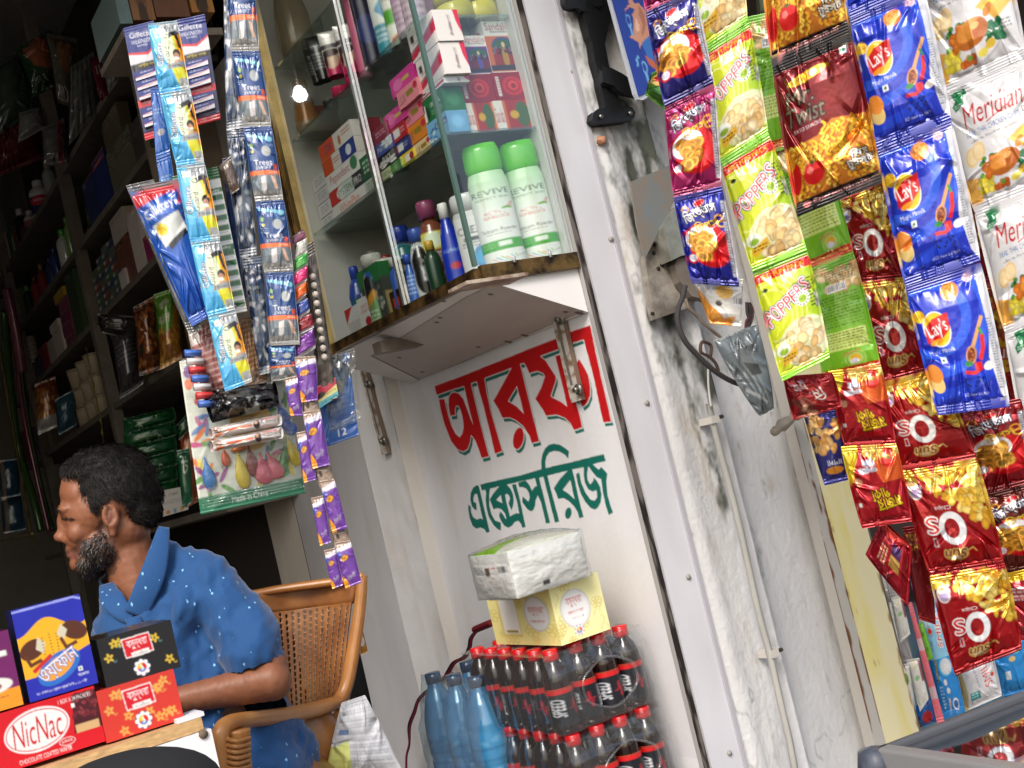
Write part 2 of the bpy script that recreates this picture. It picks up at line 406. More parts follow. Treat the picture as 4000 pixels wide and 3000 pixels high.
# ---- sign wall with hand painted lettering
z0, z1, ya, yb = -.1, 2.75, YF+.004, 2.965
zA, zB = .72, 1.72     # painted zone (fine mesh)
sc = wallcanvas('x', ya, yb, zA, zB, (.0019, .0014), (226, 226, 230))
Xn, Yn = sc.X*(yb-ya), sc.Y*(zB-zA)
st = fbm(Xn*9, Yn*2.2, 5); sp = fbm(Xn*120, Yn*120, 9, 3)
g = 1-.10*(st-.45)*2-.05*(sp-.47)
dirt = np.clip((fbm(Xn*14, Yn*4, 21)-.56)*4, 0, 1)*.22
base = sc.a*g[..., None]*(1-dirt[..., None]*np.array([.35, .5, .75]))
sc.a = base.copy()
def A1(p): return sc.m(1650+p[0]*.36166, 1220+p[1]*.36166)
def A2(p): return sc.m(1800+p[0]*.28933, 1700+p[1]*.28933)
RED = [[(133,798),(480,668),(720,570),(900,500),(1200,375),(1480,268),(1620,203),(1813,140),(1838,262),(1745,292),(1640,325),(1515,380),(1290,465),(1180,520),(1050,560),(970,597),(690,703),(590,745),(525,765),(450,795),(290,845),(155,893)],
 [(178,940),(238,937),(250,1000),(275,1100),(310,1220),(360,1315),(403,1352),(432,1310),(445,1240),(440,1170),(425,1095),(405,1035),(385,1005),(360,1015),(350,1050),(357,1108),(300,1117),(283,1010),(285,920),(310,875),(345,862),(395,880),(440,935),(480,1040),(520,1150),(553,1225),(600,1300),(525,1322),(515,1400),(490,1475),(440,1505),(380,1480),(310,1390),(240,1210),(200,1060)],
 [(448,790),(525,760),(540,850),(600,1100),(650,1300),(718,1555),(640,1573),(610,1480),(570,1380),(525,1322),(540,1270),(553,1225),(510,1060),(478,920)],
 [(588,740),(668,705),(695,880),(740,1080),(862,1500),(785,1527),(720,1250),(650,970),(610,840)],
 [(965,597),(1052,555),(1065,600),(1150,950),(1262,1395),(1180,1413),(1160,1340),(1090,1230),(1010,1165),(940,1135),(865,1140),(825,1050),(767,955),(850,810)],
 [(1095,540),(1270,475),(1330,520),(1380,600),(1440,690),(1440,740),(1385,905),(1410,925),(1500,970),(1565,1018),(1500,740),(1437,480),(1445,470),(1530,447),(1560,560),(1600,750),(1645,940),(1690,1080),(1728,1245),(1637,1272),(1600,1200),(1540,1140),(1450,1105),(1335,1118),(1300,1050),(1220,935),(1280,820),(1325,690),(1300,655),(1240,632),(1155,660),(1130,600)],
 [(1690,505),(1740,580),(1790,680),(1812,800),(1812,900),(1780,980),(1730,1025),(1700,960),(1640,930),(1600,760),(1640,600)],
 [(1740,285),(1838,255),(1860,380),(1930,700),(2000,1000),(2040,1180),(1955,1190),(1920,1040),(1850,700),(1770,400)]]
dot = [(1037+57*math.cos(t)-16*math.sin(t), 1362+117*math.sin(t)) for t in np.linspace(0, 6.2, 24)]
hole = [(1022,795),(1030,830),(1098,1100),(1020,1020),(925,960),(970,880)]
def dil(m, r):
    o = m.copy()
    for dx in range(-r, r+1):
        for dy in range(-r, r+1):
            if dx*dx+dy*dy <= r*r: o |= np.roll(np.roll(m, dx, 1), dy, 0)
    return o
def redmask(ox, oy):
    m = sc._mask([[A1((x+ox, y+oy)) for x, y in p] for p in RED[:1]])
    for p in RED[1:]+[dot]: m |= sc._mask([[A1((x+ox, y+oy)) for x, y in p]])
    return m & ~sc._mask([[A1((x+ox, y+oy)) for x, y in hole]])
mr_ = redmask(0, 0); mg = redmask(22, 42)
wob = 1+.10*(fbm(Xn*60, Yn*60, 3)-.47)
sc.put(mg, lin((26, 108, 98))*wob[..., None])
wo = dil(mr_, 3); sc.a[wo] = np.minimum(base[wo]*1.08, .8)
sc.put(mr_, lin((196, 28, 32))*wob[..., None]*(1+.14*(st-.5))[..., None])
GRN = [[(262,665),(540,600),(800,545),(1090,457),(1145,443),(1500,362),(1700,310),(1930,255),(1957,348),(1780,392),(1725,425),(1660,430),(1505,462),(1170,548),(1060,575),(1003,580),(870,612),(800,625),(620,668),(520,690),(400,720),(285,748)],
 [(100,935),(135,965),(140,1040),(165,1105),(215,1140),(265,1120),(298,1140),(220,790),(185,800),(170,850),(172,900),(210,915),(215,1010),(190,1008),(150,960),(128,870),(135,780),(165,710),(210,675),(240,680),(262,760),(320,1010),(390,1305),(345,1318),(320,1270),(265,1245),(210,1262),(160,1225),(120,1120),(100,1000)],
 [(330,740),(395,715),(385,800),(385,950),(410,1060),(460,1150),(510,1170),(540,1178),(543,1287),(500,1270),(440,1210),(380,1110),(350,1000),(335,860),(342,780)],
 [(520,690),(620,668),(670,720),(705,800),(715,880),(705,960),(682,1012),(645,920),(655,890),(665,850),(650,810),(620,790),(598,805),(610,880),(665,1100),(700,1075),(750,1052),(785,1058),(790,1065),(760,900),(690,670),(745,660),(800,880),(875,1240),(830,1252),(815,1200),(780,1155),(730,1170),(690,1225),(640,1250),(590,1225),(545,1160),(515,1085),(535,1030),(570,1070),(600,1125),(615,1130),(600,1060),(550,1000),(500,985),(440,1000),(420,940),(390,870),(430,800)],
 [(775,640),(870,612),(900,640),(935,690),(960,750),(1000,692),(1027,690),(1003,580),(1055,570),(1100,750),(1205,1185),(1150,1193),(1110,1020),(1080,900),(1040,810),(1010,880),(1005,950),(975,1015),(945,1028),(900,1000),(830,905),(835,825),(870,860),(915,898),(930,840),(920,780),(885,720),(830,700),(790,703)],
 [(1115,560),(1170,545),(1190,640),(1260,900),(1330,1165),(1272,1182),(1200,900)],
 [(1090,457),(1085,360),(1100,260),(1140,175),(1190,130),(1260,115),(1340,130),(1400,170),(1460,215),(1452,318),(1400,260),(1330,220),(1260,212),(1195,235),(1155,290),(1142,360),(1145,443)],
 [(1445,475),(1502,462),(1530,560),(1590,850),(1657,1108),(1600,1120),(1580,1040),(1530,960),(1460,890),(1390,850),(1313,860),(1290,790),(1255,715),(1340,590)],
 [(1555,525),(1600,505),(1625,640),(1680,770),(1750,870),(1805,885),(1840,840),(1838,770),(1830,740),(1780,762),(1720,730),(1675,640),(1660,540),(1660,430),(1720,425),(1705,520),(1710,600),(1740,660),(1760,655),(1790,610),(1795,570),(1840,620),(1880,700),(1900,800),(1890,900),(1850,980),(1810,1005),(1750,980),(1680,900),(1620,790),(1580,660)],
 [(1725,420),(1780,392),(1830,440),(1862,465),(1895,428),(1940,475),(1978,520),(1965,620),(1980,800),(2010,920),(2055,1045),(1998,1078),(1960,960),(1920,780),(1895,590),(1840,570),(1780,500)],
 [(1452+43*math.cos(t)-8*math.sin(t), 1053+78*math.sin(t)) for t in np.linspace(0, 6.2, 24)]]
mg = np.zeros_like(mr_)
for p in GRN: mg |= sc._mask([[A2(q) for q in p]])
for p in ([(540,805),(562,920),(478,875)], [(1478,605),(1537,865),(1455,790),(1375,738)]): mg &= ~sc._mask([[A2(q) for q in p]])
sc.put(mg, lin((26, 108, 96))*wob[..., None])
wallm = print_mat('enamel_painted_plaster', rough=.42, spec=.35, bump=.25, bscale=90)
M['wall'] = wallm
mb = MB()
def wq(x, y0_, y1_, zl, zh, c): mb.quadgrid([(x, y1_, zh), (x, y0_, zh), (x, y0_, zl), (x, y1_, zl)], c)
def blot(nu, nv, w, h, seed, bgc=(225, 225, 229), k=.12):
    c = Cv(nu, nv, bgc, asp=1, ss=1); c.a = c.a*(1-k*(fbm(c.X*w*9, c.Y*h*2.5, seed)-.45)*2)[..., None]
    d = np.clip((fbm(c.X*w*16, c.Y*h*5, seed+7)-.55)*4, 0, 1)*.25
    c.a = c.a*(1-d[..., None]*np.array([.4, .55, .8])); return c
wq(XW, ya, yb, zA, zB, sc)
wq(XW, ya, yb, z0, zA, blot(60, 80, 1.1, .8, 3)); wq(XW, ya, yb, zB, z1, blot(60, 100, 1.1, 1.1, 4))
# far pilaster of the same wall (raised 35 mm) and the set back strip behind it
yp0, yp1 = 2.745, 2.965
XP = XW-.03
mb.quadgrid([(XP, yp1, z1), (XP, yp0, z1), (XP, yp0, z0), (XP, yp1, z0)], blot(30, 260, .25, 2.9, 11, (228, 228, 230)), fn=lambda P, u, v: P+np.stack([.006*(fbm(u*3+0*v, v*40+0*u, 3)-.5)[..., 0], 0*P[..., 0], 0*P[..., 0]], 2))
mb.quadgrid([(XP, yp0, z1), (XW, yp0-.012, z1), (XW, yp0-.012, z0), (XP, yp0, z0)], (196, 192, 186))
mb.quadgrid([(XW+.25, yb, z1), (XP, yb, z1), (XP, yb, z0), (XW+.25, yb, z0)], (190, 190, 190))
mb.quadgrid([(XW+.03, yb, z1), (XW+.2, ya, z1), (XW+.2, ya, z0), (XW+.2, yb, z0)], (190, 190, 190))
tag(mb.build('sign_wall', 'wall'), 'white side wall with hand painted red and green Bengali lettering', 'wall')
# grey set-back wall beyond the pilaster, then white laminate board
mb = MB()
q1 = atx(1450, 2100, XW+.03).y
yc = atx(1085, 2240, XW+.05)
mb.quadgrid([(XW+.03, 3.72, z1), (XW+.03, 2.965, z1), (XW+.03, 2.965, z0), (XW+.03, 3.72, z0)], blot(90, 300, .8, 2.9, 31, (198, 198, 202), .2))
mb.quadgrid([(XW+.25, 3.72, z1), (XW+.03, 3.72, z1), (XW+.03, 3.72, z0), (XW+.25, 3.72, z0)], (120, 118, 116))
tag(mb.build('jamb_wall', 'wall'), 'stained grey wall strip behind the hanging purple sachets', 'wall')
# ---- street facade plaster (right of the steel frame) with mould
xa, xb = aty(2490, 1500, YF).x, 1.93
FX0, FX1 = xa, xb
fz0, fz1 = -.15, 2.9
fc = Cv(230, 1000, (208, 208, 209), asp=1., ss=1)
FX = FX0+fc.X*(FX1-FX0); FZ = fz1-fc.Y*(fz1-fz0)
def fm_(px, py): p = aty(px, py, YF); return p.x, p.z
f1 = fbm(FX*10, FZ*4, 2); f2 = fbm(FX*70, FZ*55, 8, 3); f3 = fbm(FX*28, FZ*9, 12)
fc.a = fc.a*(1-.16*(f1-.45)*2-.05*(f2-.47))[..., None]
def track(pts, w, seed, dens):
    """mould following a line given in photo pixels"""
    P = [fm_(*p[:2]) for p in pts]; zs = np.array([p[1] for p in P])[::-1]; xs = np.array([p[0] for p in P])[::-1]
    ws = np.array([p[2] for p in pts])[::-1]*w; ds = np.array([p[3] for p in pts])[::-1]*dens
    cx = np.interp(FZ, zs, xs); ww = np.interp(FZ, zs, ws); dd = np.interp(FZ, zs, ds)
    n = fbm(FX*38, FZ*12, seed, 5)*1.35+.25*(fbm(FX*140, FZ*110, seed+3, 2)-.45)
    return np.clip((n-.60+.5*dd*np.exp(-((FX-cx)/ww)**2)-.28)*3.2, 0, 1)*np.clip(dd*2, 0, 1)
m1 = track([(2400, -200, 1.6, .8), (2440, 200, 1.6, .8), (2500, 560, 1.7, 1), (2520, 900, 1., .9), (2590, 1200, .8, 1.05), (2640, 1340, 1.4, 1.2), (2730, 1520, .9, 1.0), (2760, 1800, .5, .75), (2830, 2150, .3, .4), (2960, 2600, .4, .2), (3050, 3050, .4, .2)], .05, 5, 1.)
m2 = track([(2530, 300, 2.2, .6), (2560, 700, 2.2, .95), (2600, 1000, 2.2, .6), (2700, 1300, 2.3, .85), (2760, 1450, 1.6, .6), (2800, 1700, .6, .2), (3000, 2600, .6, .2)], .06, 15, .9)
m3 = track([(2330, 100, 1, .5), (2370, 400, 1, .45), (2420, 800, 1, .75), (2480, 1100, .8, .5), (2700, 1700, 1, .45), (2740, 2000, 1, .5), (2840, 2400, 1, .3), (2900, 2900, 1, .2)], .035, 25, .9)
fc.a = fc.a*(1-m3[..., None]*np.array([.16, .22, .30]))
fc.a = fc.a*(1-.55*m2[..., None]*np.array([.9, .88, .92]))
fc.a = fc.a*(1-.88*m1[..., None]*np.array([.96, .945, .98]))
spk = np.clip((fbm(FX*90, FZ*90, 44, 2)-.68)*12, 0, 1); fc.a = fc.a*(1-.5*spk)[..., None]
crk = np.clip(1-abs(fbm(FX*7+2, FZ*5, 60, 4)-.47)*160, 0, 1)*(fbm(FX*3, FZ*3, 70) > .5); fc.a = fc.a*(1-.45*crk)[..., None]
# wall surface: vertical flutes
def flute(x):
    t = (x-FX0)/(FX1-FX0); y = 0*x
    for c, w, h in ((.10, .05, .008), (.34, .05, .012)): y = y+h*np.exp(-((t-c)/w)**2)
    return y+.004*np.sin(t*9)+.035*(t < .36)*1.0*np.clip((.37-t)*25, 0, 1)
mb = MB()
def ffn(P, u, v):
    x = P[..., 0]; d = flute(x)+.004*(fbm(x*30, P[..., 2]*14, 4)-.5)+.0015*(fbm(x*160, P[..., 2]*120, 9, 2)-.5)
    P = P.copy(); P[..., 1] = P[..., 1]-d+.025; return P
mb.quadgrid([(FX0, YF, fz1), (FX1, YF, fz1), (FX1, YF, fz0), (FX0, YF, fz0)], fc, nu=260, nv=1000, fn=ffn)
mb.quadgrid([(FX1, YF+.0, fz1), (FX1, YF+.5, fz1), (FX1, YF+.5, fz0), (FX1, YF+.0, fz0)], (170, 168, 165))
mb.quadgrid([(FX0, YF+.012, fz1), (FX1, YF+.1, fz1), (FX1, YF+.1, fz0), (FX0, YF+.1, fz0)], (170, 168, 165))
M['plaster'] = print_mat('rough_plaster', rough=.85, spec=.2, bump=.5, bscale=140)
tag(mb.build('plaster_wall', 'plaster'), 'weathered off-white plaster wall with black green mould streaks', 'wall')
# ---- steel door frame and rubber gap
fr = empty('door_frame', (aty(2400, 1500, YF).x, YF, 0)); tag(fr, 'white steel shutter frame with round screw heads beside mouldy plaster', 'door frame')
x1_, x2_ = aty(2408, 1500, YF-.01).x, aty(2536, 1500, YF-.01).x
c = Cv(30, 400, (204, 204, 210), asp=12, ss=1); c.a = c.a*(1-.08*(fbm(c.X*2, c.Y*2, 3)-.45)*2)[..., None]
sp = np.clip((fbm(c.X*14, c.Y*14, 8, 2)-.66)*9, 0, 1); c.a = c.a*(1-.35*sp[..., None]*np.array([.6, .8, 1]))
mb = MB(); mb.box(x1_, x2_, YF-.014, YF+.05, -.1, 2.9, (186, 185, 190), {'F': c})
M['framepaint'] = print_mat('grey_white_enamel', rough=.38, spec=.4)
mb.build('channel', 'framepaint', fr, smooth=False)
mb = MB(); mb.box(x2_-.004, x2_+.004, YF-.02, YF+.03, -.1, 2.9, (176, 175, 182)); mb.build('edge_strip', 'framepaint', fr, smooth=False)
for px, py in ((2238, 280), (2327+58, 935), (2525, 1574), (2687, 2254), (2848, 2942), (2230, -30)):
    p = aty(px, py, YF-.014); mb = MB()
    mb.lathe([(.0001, -.0001), (.0052, 0), (.0055, .002), (.004, .0042), (.0001, .005)], (0, 0, 0), 14, (150, 147, 140))
    for i in range(len(mb.V)):
        v = mb.V[i].copy(); mb.V[i] = np.stack([v[:, 0]+p.x, -v[:, 2]+p.y, v[:, 1]+p.z], 1)
    mb.build('screw_head', 'framepaint', fr)
p0 = aty(2384, 1500, YF).x
rb = MB(); rb.box(XW+.004, x1_-.003, YF-.004, YF+.03, -.1, 2.9, (30, 27, 26))
c = Cv(6, 400, (34, 30, 28), asp=60, ss=1); n_ = fbm(c.X*3, c.Y*1.2, 3); c.a = np.where((n_ > .5)[..., None], lin((104, 98, 94)), c.a)
rb.box(XW-.002, XW+.012, YF-.009, YF+.004, -.1, 2.9, (120, 116, 112), {'F': c, 'L': (168, 166, 165)})
tag(rb.build('rubber_strip', 'matte', smooth=False), 'dirty black rubber seal between lettered wall and white frame', 'door seal')
# ---- yellow side panel with rusty angle iron
yp = empty('steel_panel', (1.8, YF, 0)); tag(yp, 'yellowed white side panel with rusty angle iron edge', 'panel')
YY = YF-.012
xr0, xr1, xr2 = aty(3238, 2250, YY).x, aty(3282, 2250, YY).x, aty(3425, 2250, YY).x
c = Cv(14, 500, (186, 182, 174), asp=30, ss=1); n_ = fbm(c.X*2, c.Y*1.4, 5, 5); e_ = np.abs(c.X-.5)*2
rm = (n_+.33*e_**3 > .70); c.a = np.where(rm[..., None], lin((112, 72, 40)), c.a); c.a = c.a*(1-.1*(n_-.5))[..., None]
mb = MB(); mb.box(xr0, xr1, YY-.009, YY+.02, -.1, 2.9, (140, 128, 110), {'F': c, 'L': (190, 186, 178)}); mb.build('angle_iron', 'matte', yp, smooth=False)
c = Cv(50, 500, (236, 226, 182), asp=10, ss=1); n_ = fbm(c.X*3, c.Y*1.6, 9, 4)
c.a = c.a*(1-np.clip((n_-.40)*4.2, 0, 1)[..., None]*np.array([.04, .07, .42])); e = fbm(c.X*8, c.Y*8, 19, 3)
rm = (e+.22*np.clip((c.X-.85)*8, 0, 1)+.1*(c.X < .08) > .74); c.a = np.where(rm[..., None], lin((168, 132, 84)), c.a)
mb = MB(); mb.box(xr1, xr2, YY-.008, YY+.02, -.1, 2.9, (220, 208, 160), {'F': c}); mb.build('board', 'paper', yp, smooth=False)
# ---- neighbour shop recess on the right and its back
tag(bx('neighbour_wall', xr2+.006, 5.2, YF+.55, YF+.65, -.1, 2.9, plain('neighbour_dark', (62, 52, 48), .9)), 'dark back wall of the next shop behind the snack packets', 'wall')
tag(bx('canopy', 1.0, 5.2, .50, YF+.6, 2.9, 2.96, plain('canopy_sheet', (120, 122, 124), .6, .2)), 'sheet canopy above the hanging snack packets', 'canopy')
tag(bx('facade_lintel', -2.3, 1.95, YF+.02, 2.05, 2.80, 3.9, wm), 'plaster beam above the shop opening', 'wall')
# ============================================================ wall cabinet of glass with its goods
XC = 1.13
def dsl(nx, ny, bg, items, asp=1., ss=2, noise=0.):
    c = Cv(nx, ny, bg, asp=asp, ss=ss)
    for it in items:
        k, a = it[0], it[1:]
        if k == 'r': c.rect(*a)
        elif k == 'e': c.ell(*a)
        elif k == 't': c.text(a[0], a[1], a[2], a[3], a[4], a[5], **(a[6] if len(a) > 6 else {}))
        elif k == 'p': c.poly(*a)
        elif k == 's': c.scrib(*a)
        elif k == 'b': c.bars(*a)
        elif k == 'g': c.ring(*a)
        elif k == 'l': c.line(*a)
        elif k == 'h': c.heap(*a[:-1], **a[-1])
    if noise: c.noise(noise, 6, 3)
    return c
pb = aty(1862, 1058, YF); ZB = pb.z; YFAR = atx(1302, 1356, XC).y; ZA = aty(1827, 502, YF).z; ZBB = aty(1719, 47, YF).z; ZC = atx(1108, 199, XC).z
ZT = ZC+.42
cab = empty('display_cabinet', (XC, YF, ZB)); tag(cab, 'glass display cabinet with gold trim mounted above the painted lettering', 'cabinet')
XR = XW-.003
def g_(s0, s1, col, name, mat='gloss', **k):
    mb = MB(); mb.box(*s0, *s1, *k.pop('z'), col, k.pop('faces', None)); return mb.build(name, mat, cab, smooth=False)
M['gold'] = plain('gold_aluminium', (214, 186, 120), .28, .85, var=.45, vscale=14)
M['darkgold'] = plain('tarnished_gold_trim', (128, 100, 58), .35, .7, col2=(40, 32, 26), vscale=30)
M['under'] = print_mat('white_laminate_underside', rough=.4)
# sloping soffit board below, painted on its underside
zs, zw = ZB-.018, 1.582
xs_ = XC+.012
far = 2.66
uc = Cv(130, 330, (232, 231, 230), asp=1., ss=2)
SP, SN = Vector((xs_, YF, zs)), Vector((zw-zs, 0, -(XR-xs_))).normalized()
def um(px, py): p = atpl(px, py, SP, SN); return ((p.x-xs_)/(XR-xs_), (p.y-YF)/(far-YF))
hexp = [um(*p) for p in ((1452, 1390), (1825, 1158), (2042, 1056), (2285, 1213), (1990, 1335), (1643, 1485))]
uc.poly(hexp, (192, 186, 183)); uc.noise(.07, 9, 4)
for a, b in zip(hexp, hexp[1:]+hexp[:1]): uc.line([a, b], .010, (96, 62, 44))
for px, py in ((1721, 1240), (1708, 1258), (1870, 1355), (1650, 1453), (1560, 1397), (1920, 1148), (1735, 1175), (2048, 1092), (2213, 1217)):
    a = um(px, py); uc.ell(a[0], a[1], .022, .008, (50, 34, 26))
for px, py in ((1990, 1335), (2055, 1310), (2270, 1222), (2150, 1120)):
    a = um(px, py); uc.ell(a[0], a[1], .05, .010, (84, 58, 42))
mb = MB(); mb.quadgrid([(xs_, YF+.004, zs), (XR, YF+.004, zw), (XR, far, zw), (xs_, far, zs)], uc)
mb.quadgrid([(xs_, YF+.003, zs), (XR, YF+.003, zs), (XR, YF+.003, zw), (xs_, YF+.003, zs)], (236, 235, 234))
mb.quadgrid([(xs_, far, zs), (xs_, far, zs), (XR, far, zw), (XR, far, zs)], (180, 176, 170))
mb.box(XC+.004, XR, YF+.005, YFAR, ZB-.0165, ZB-.0125, (205, 200, 194))
mb.build('bottom_board', 'under', cab, smooth=False)
g_((XC+.002, XR), (YF+.001, YFAR), (60, 52, 48), 'floor_board', z=(ZB-.012, ZB-.001))
bx('bottom_rail', XC-.008, XC+.006, YF-.002, YFAR+.01, ZB-.017, ZB+.004, M['darkgold'], cab)
bx('front_rail', XC+.007, XR, YF-.009, YF+.005, ZB-.022, ZB+.008, M['darkgold'], cab)
bx('gold_post', XC-.012, XC+.004, YFAR+.0, YFAR+.028, ZB-.02, ZT, M['gold'], cab)
bx('dark_post', XC-.016, XC+.004, YFAR+.03, YFAR+.05, ZB-.02, ZT, M['darkgold'], cab)
bx('end_wall', XC+.006, XR, YFAR+.01, YFAR+.022, ZB, ZT, plain('cabinet_end_board', (216, 214, 208), .5, var=.1), cab)
bx('back_board', XR-.008, XR-.001, YF+.01, YFAR+.008, ZB, ZT, plain('cabinet_back_board', (210, 210, 206), .5, var=.12), cab)
ym = atx(1475, 740, XC-.004).y
bx('glass_edge', XC-.007, XC-.001, ym-.005, ym+.004, ZB+.005, ZT, plain('chromed_edge', (225, 228, 226), .12, .9), cab)
M['greenedge'] = plain('green_glass_edge', (84, 110, 102), .12, .1)
bx('corner_edge', XC-.004, XC+.004, YF-.003, YF+.006, ZB+.009, ZT, M['greenedge'], cab)
for nme, z in (('glass_shelf', ZA), ('glass_shelf', ZBB), ('glass_shelf', ZC)):
    sh = bx(nme, XC+.014, XR-.01, YF+.012, YFAR-.004, z-.006, z, M['shelfglass'], cab)
    e = bx('shelf_edge', XC+.010, XC+.0138, YF+.012, YFAR-.004, z-.0062, z+.0002, M['greenedge']); e.parent = sh
    e = bx('shelf_edge', XC+.014, XR-.01, YF+.008, YF+.0118, z-.0062, z+.0002, M['greenedge']); e.parent = sh
def pane(name, c4):
    return raw(name, c4, [(0, 1, 2, 3)], 'glass', cab)
pane('side_glass', [(XC, YF, ZB), (XC, YFAR, ZB), (XC, YFAR, ZT), (XC, YF, ZT)])
pane('front_glass', [(XC+.005, YF, ZB+.008), (XR, YF, ZB+.008), (XR, YF, ZT), (XC+.005, YF, ZT)])
for px in (2005, 2150):
    p = aty(px, 1000, YF-.004); mb = MB(); mb.lathe([(.0001, 0), (.013, 0), (.012, .008), (.006, .013), (.0001, .014)], (p.x, YF-.004, ZB+.004), 14, (190, 192, 192), sy=.3); mb.build('glass_clip', 'gloss', cab)
# supports below
def bar(pts, x, w, name, label, boltpx):
    t = empty(name, tuple(atx(*pts[0], x))); tag(t, label, 'bracket')
    a, b = atx(*pts[0], x), atx(*pts[1], x)
    c = Cv(8, 60, (198, 192, 184), asp=8, ss=1); n = fbm(c.X*2, c.Y*3, 4); c.a = np.where((n > .58)[..., None], lin((140, 112, 88)), c.a)
    mb = MB(); d = np.array([0, w/2, 0]); A_1, B_1 = np.array(a), np.array(b)
    for sx, cc in ((-.011, c), ):
        o = np.array([sx, 0, 0]); mb.quadgrid([A_1+d+o, A_1-d+o, B_1-d+o, B_1+d+o], cc)
    o = np.array([-.011, 0, 0])
    mb.quadgrid([A_1-d+o, A_1-d, B_1-d, B_1-d+o], (120, 104, 90)); mb.quadgrid([A_1+d, A_1+d+o, B_1+d+o, B_1+d], (130, 118, 104))
    mb.quadgrid([B_1+d+o, B_1-d+o, B_1-d, B_1+d], (120, 104, 90)); mb.quadgrid([A_1+d+o, A_1+d, A_1-d, A_1-d+o], (120, 104, 90))
    mb.build('flat_bar', 'paper', t, smooth=False)
    mb = MB(); A2_, B2_ = A_1*.93+B_1*.07, A_1*.2+B_1*.8; s = np.array([-.0125, 0, 0]); e = np.array([0, w*.12, 0])
    mb.quadgrid([A2_+e+s, A2_-e+s, B2_-e+s, B2_+e+s], (120, 112, 104)); mb.build('slot', 'matte', t, smooth=False)
    for bp in boltpx:
        q = atx(*bp, x-.012); mb = MB()
        mb.tube([q+Vector((.002, 0, 0)), q+Vector((-.004, 0, 0))], .011, (128, 122, 112), 12); mb.tube([q+Vector((-.004, 0, 0)), q+Vector((-.012, 0, 0))], .006, (168, 156, 132), 6)
        mb.build('bolt', 'steel', t)
bar([(1418, 1395), (1518, 1772)], XP-.002, .034, 'support_bar', 'grey slotted bracket bar on the white pilaster left of the red letters', [(1442, 1500), (1500, 1721)])
bar([(2190, 1232), (2268, 1565)], XW-.002, .036, 'support_bar', 'whitish slotted bracket bar hanging over the last red letter', [(2192, 1246), (2262, 1520)])
p = atz(1505, 1335, ZB-.036)
t = bx('angle_plate', p.x-.025, p.x+.10, p.y-.025, p.y+.015, ZB-.060, ZB-.035, plain('grey_angle_steel', (128, 120, 110), .5, .3, var=.3, vscale=40)); tag(t, 'grey steel angle under the far end of the cabinet', 'bracket')
p0, p1 = atz(1790, 1125, ZB-.037), atz(1985, 1085, ZB-.037)
t = bx('metal_plate', min(p0.x, p1.x)-.01, max(p0.x, p1.x)+.03, min(p0.y, p1.y)-.02, max(p0.y, p1.y)+.02, ZB-.041, ZB-.035, plain('rusty_plate', (196, 180, 164), .5, .2, col2=(120, 90, 70), vscale=25)); tag(t, 'small rusty metal plate under the middle of the cabinet', 'plate')

# ---- goods
def yb_(x, px, py): return atx(px, py, x).y
def xbox(name, x0, x1, y0, y1, z0, z1, col, F=None, L_=None, label=None, cat='box', group=None, yaw=0., mat='paper', T=None, B=None):
    mb = MB(); fc_ = {}
    if F is not None: fc_['F'] = F
    if L_ is not None: fc_['L'] = L_
    if T is not None: fc_['T'] = T
    if B is not None: fc_['B'] = B
    mb.box(x0, x1, y0, y1, z0, z1, col, fc_, rot=Matrix.Rotation(R(yaw), 3, 'Z') if yaw else None)
    o = mb.build(name, mat, smooth=False); tag(o, label, cat, group); return o
def bottle(name, c, h, r, body, cap, label, cat='bottle', group=None, prof=None, cv=None, capr=.5, caph=.14, sx=1., sy=1., mat='bottle', arc=200, capprof=None, lean=None, n=24):
    t = empty(name, c); tag(t, label, cat, group)
    hb = h*(1-caph)
    prof = prof or [(0, 0), (.9, 0), (1, .03), (1, .6), (.9, .78), (.6, .92), (.45, 1)]
    mb = MB(); mb.lathe([(max(1e-4, a*r), b*hb) for a, b in prof], c, n, body, cv, sx, sy, arc=arc, lean=lean); mb.build('body', mat, t)
    cp = capprof or [(0, 0), (1, 0), (1, .85), (.9, 1), (0, 1)]
    mb = MB(); mb.lathe([(max(1e-4, a*r*capr), hb*.985+b*(h-hb*.985)) for a, b in cp], c, n, cap, None, sx if capr > .8 else 1, sy if capr > .8 else 1, face=None if capr > .8 else 0., lean=lean); mb.build('cap', mat, t)
    return t
# talcum powder bottles on the front side
tc_ = Cv(60, 140, (240, 244, 240), asp=2.3, ss=2)
gr = np.clip(1-tc_.Y/1.0, 0, 1)[..., None]; tc_.a = tc_.a*(1-gr*.75)+lin((150, 216, 140))*gr*.75
tc_.text('REVIVE', .5, .50, .66, .13, (50, 66, 60)); tc_.text('PERFECT SKIN', .52, .64, .55, .045, (60, 70, 66))
tc_.text('ACTIVE', .5, .98, .34, .07, (214, 70, 60)); tc_.text('SUNBLOCK', .52, 1.08, .42, .07, (214, 70, 60)); tc_.ell(.72, .92, .10, .05, (110, 190, 60)); tc_.rect(.6, .93, .9, .99, (240, 244, 240))
for k in range(3): tc_.line([(.70+k*.04, .90), (.80+k*.03, .78)], .012, (214, 80, 60))
tc_.text('Talcum Powder', .52, 1.38, .62, .09, (40, 44, 44)); tc_.scrib(.3, 1.46, .7, 1.49, 1, (90, 90, 90))
tc_.rect(0, 1.62, 1, 1.86, (66, 170, 50)); tc_.rect(.46, 1.66, .66, 1.77, (235, 245, 235)); tc_.scrib(.14, 1.67, .4, 1.8, 3, (160, 220, 140))
for k in range(9): tc_.line([(.5+k*.04, 2.18-.02*k), (.30+k*.075, 2.02-.015*(k % 3))], .016, [(230, 120, 40), (60, 150, 210), (80, 180, 70)][k % 3])
tc_.rect(0, 2.25, 1, 2.3, (236, 236, 232))
tp = [(0, 0), (.93, 0), (1, .02), (1, .72), (.97, .9), (.86, 1)]
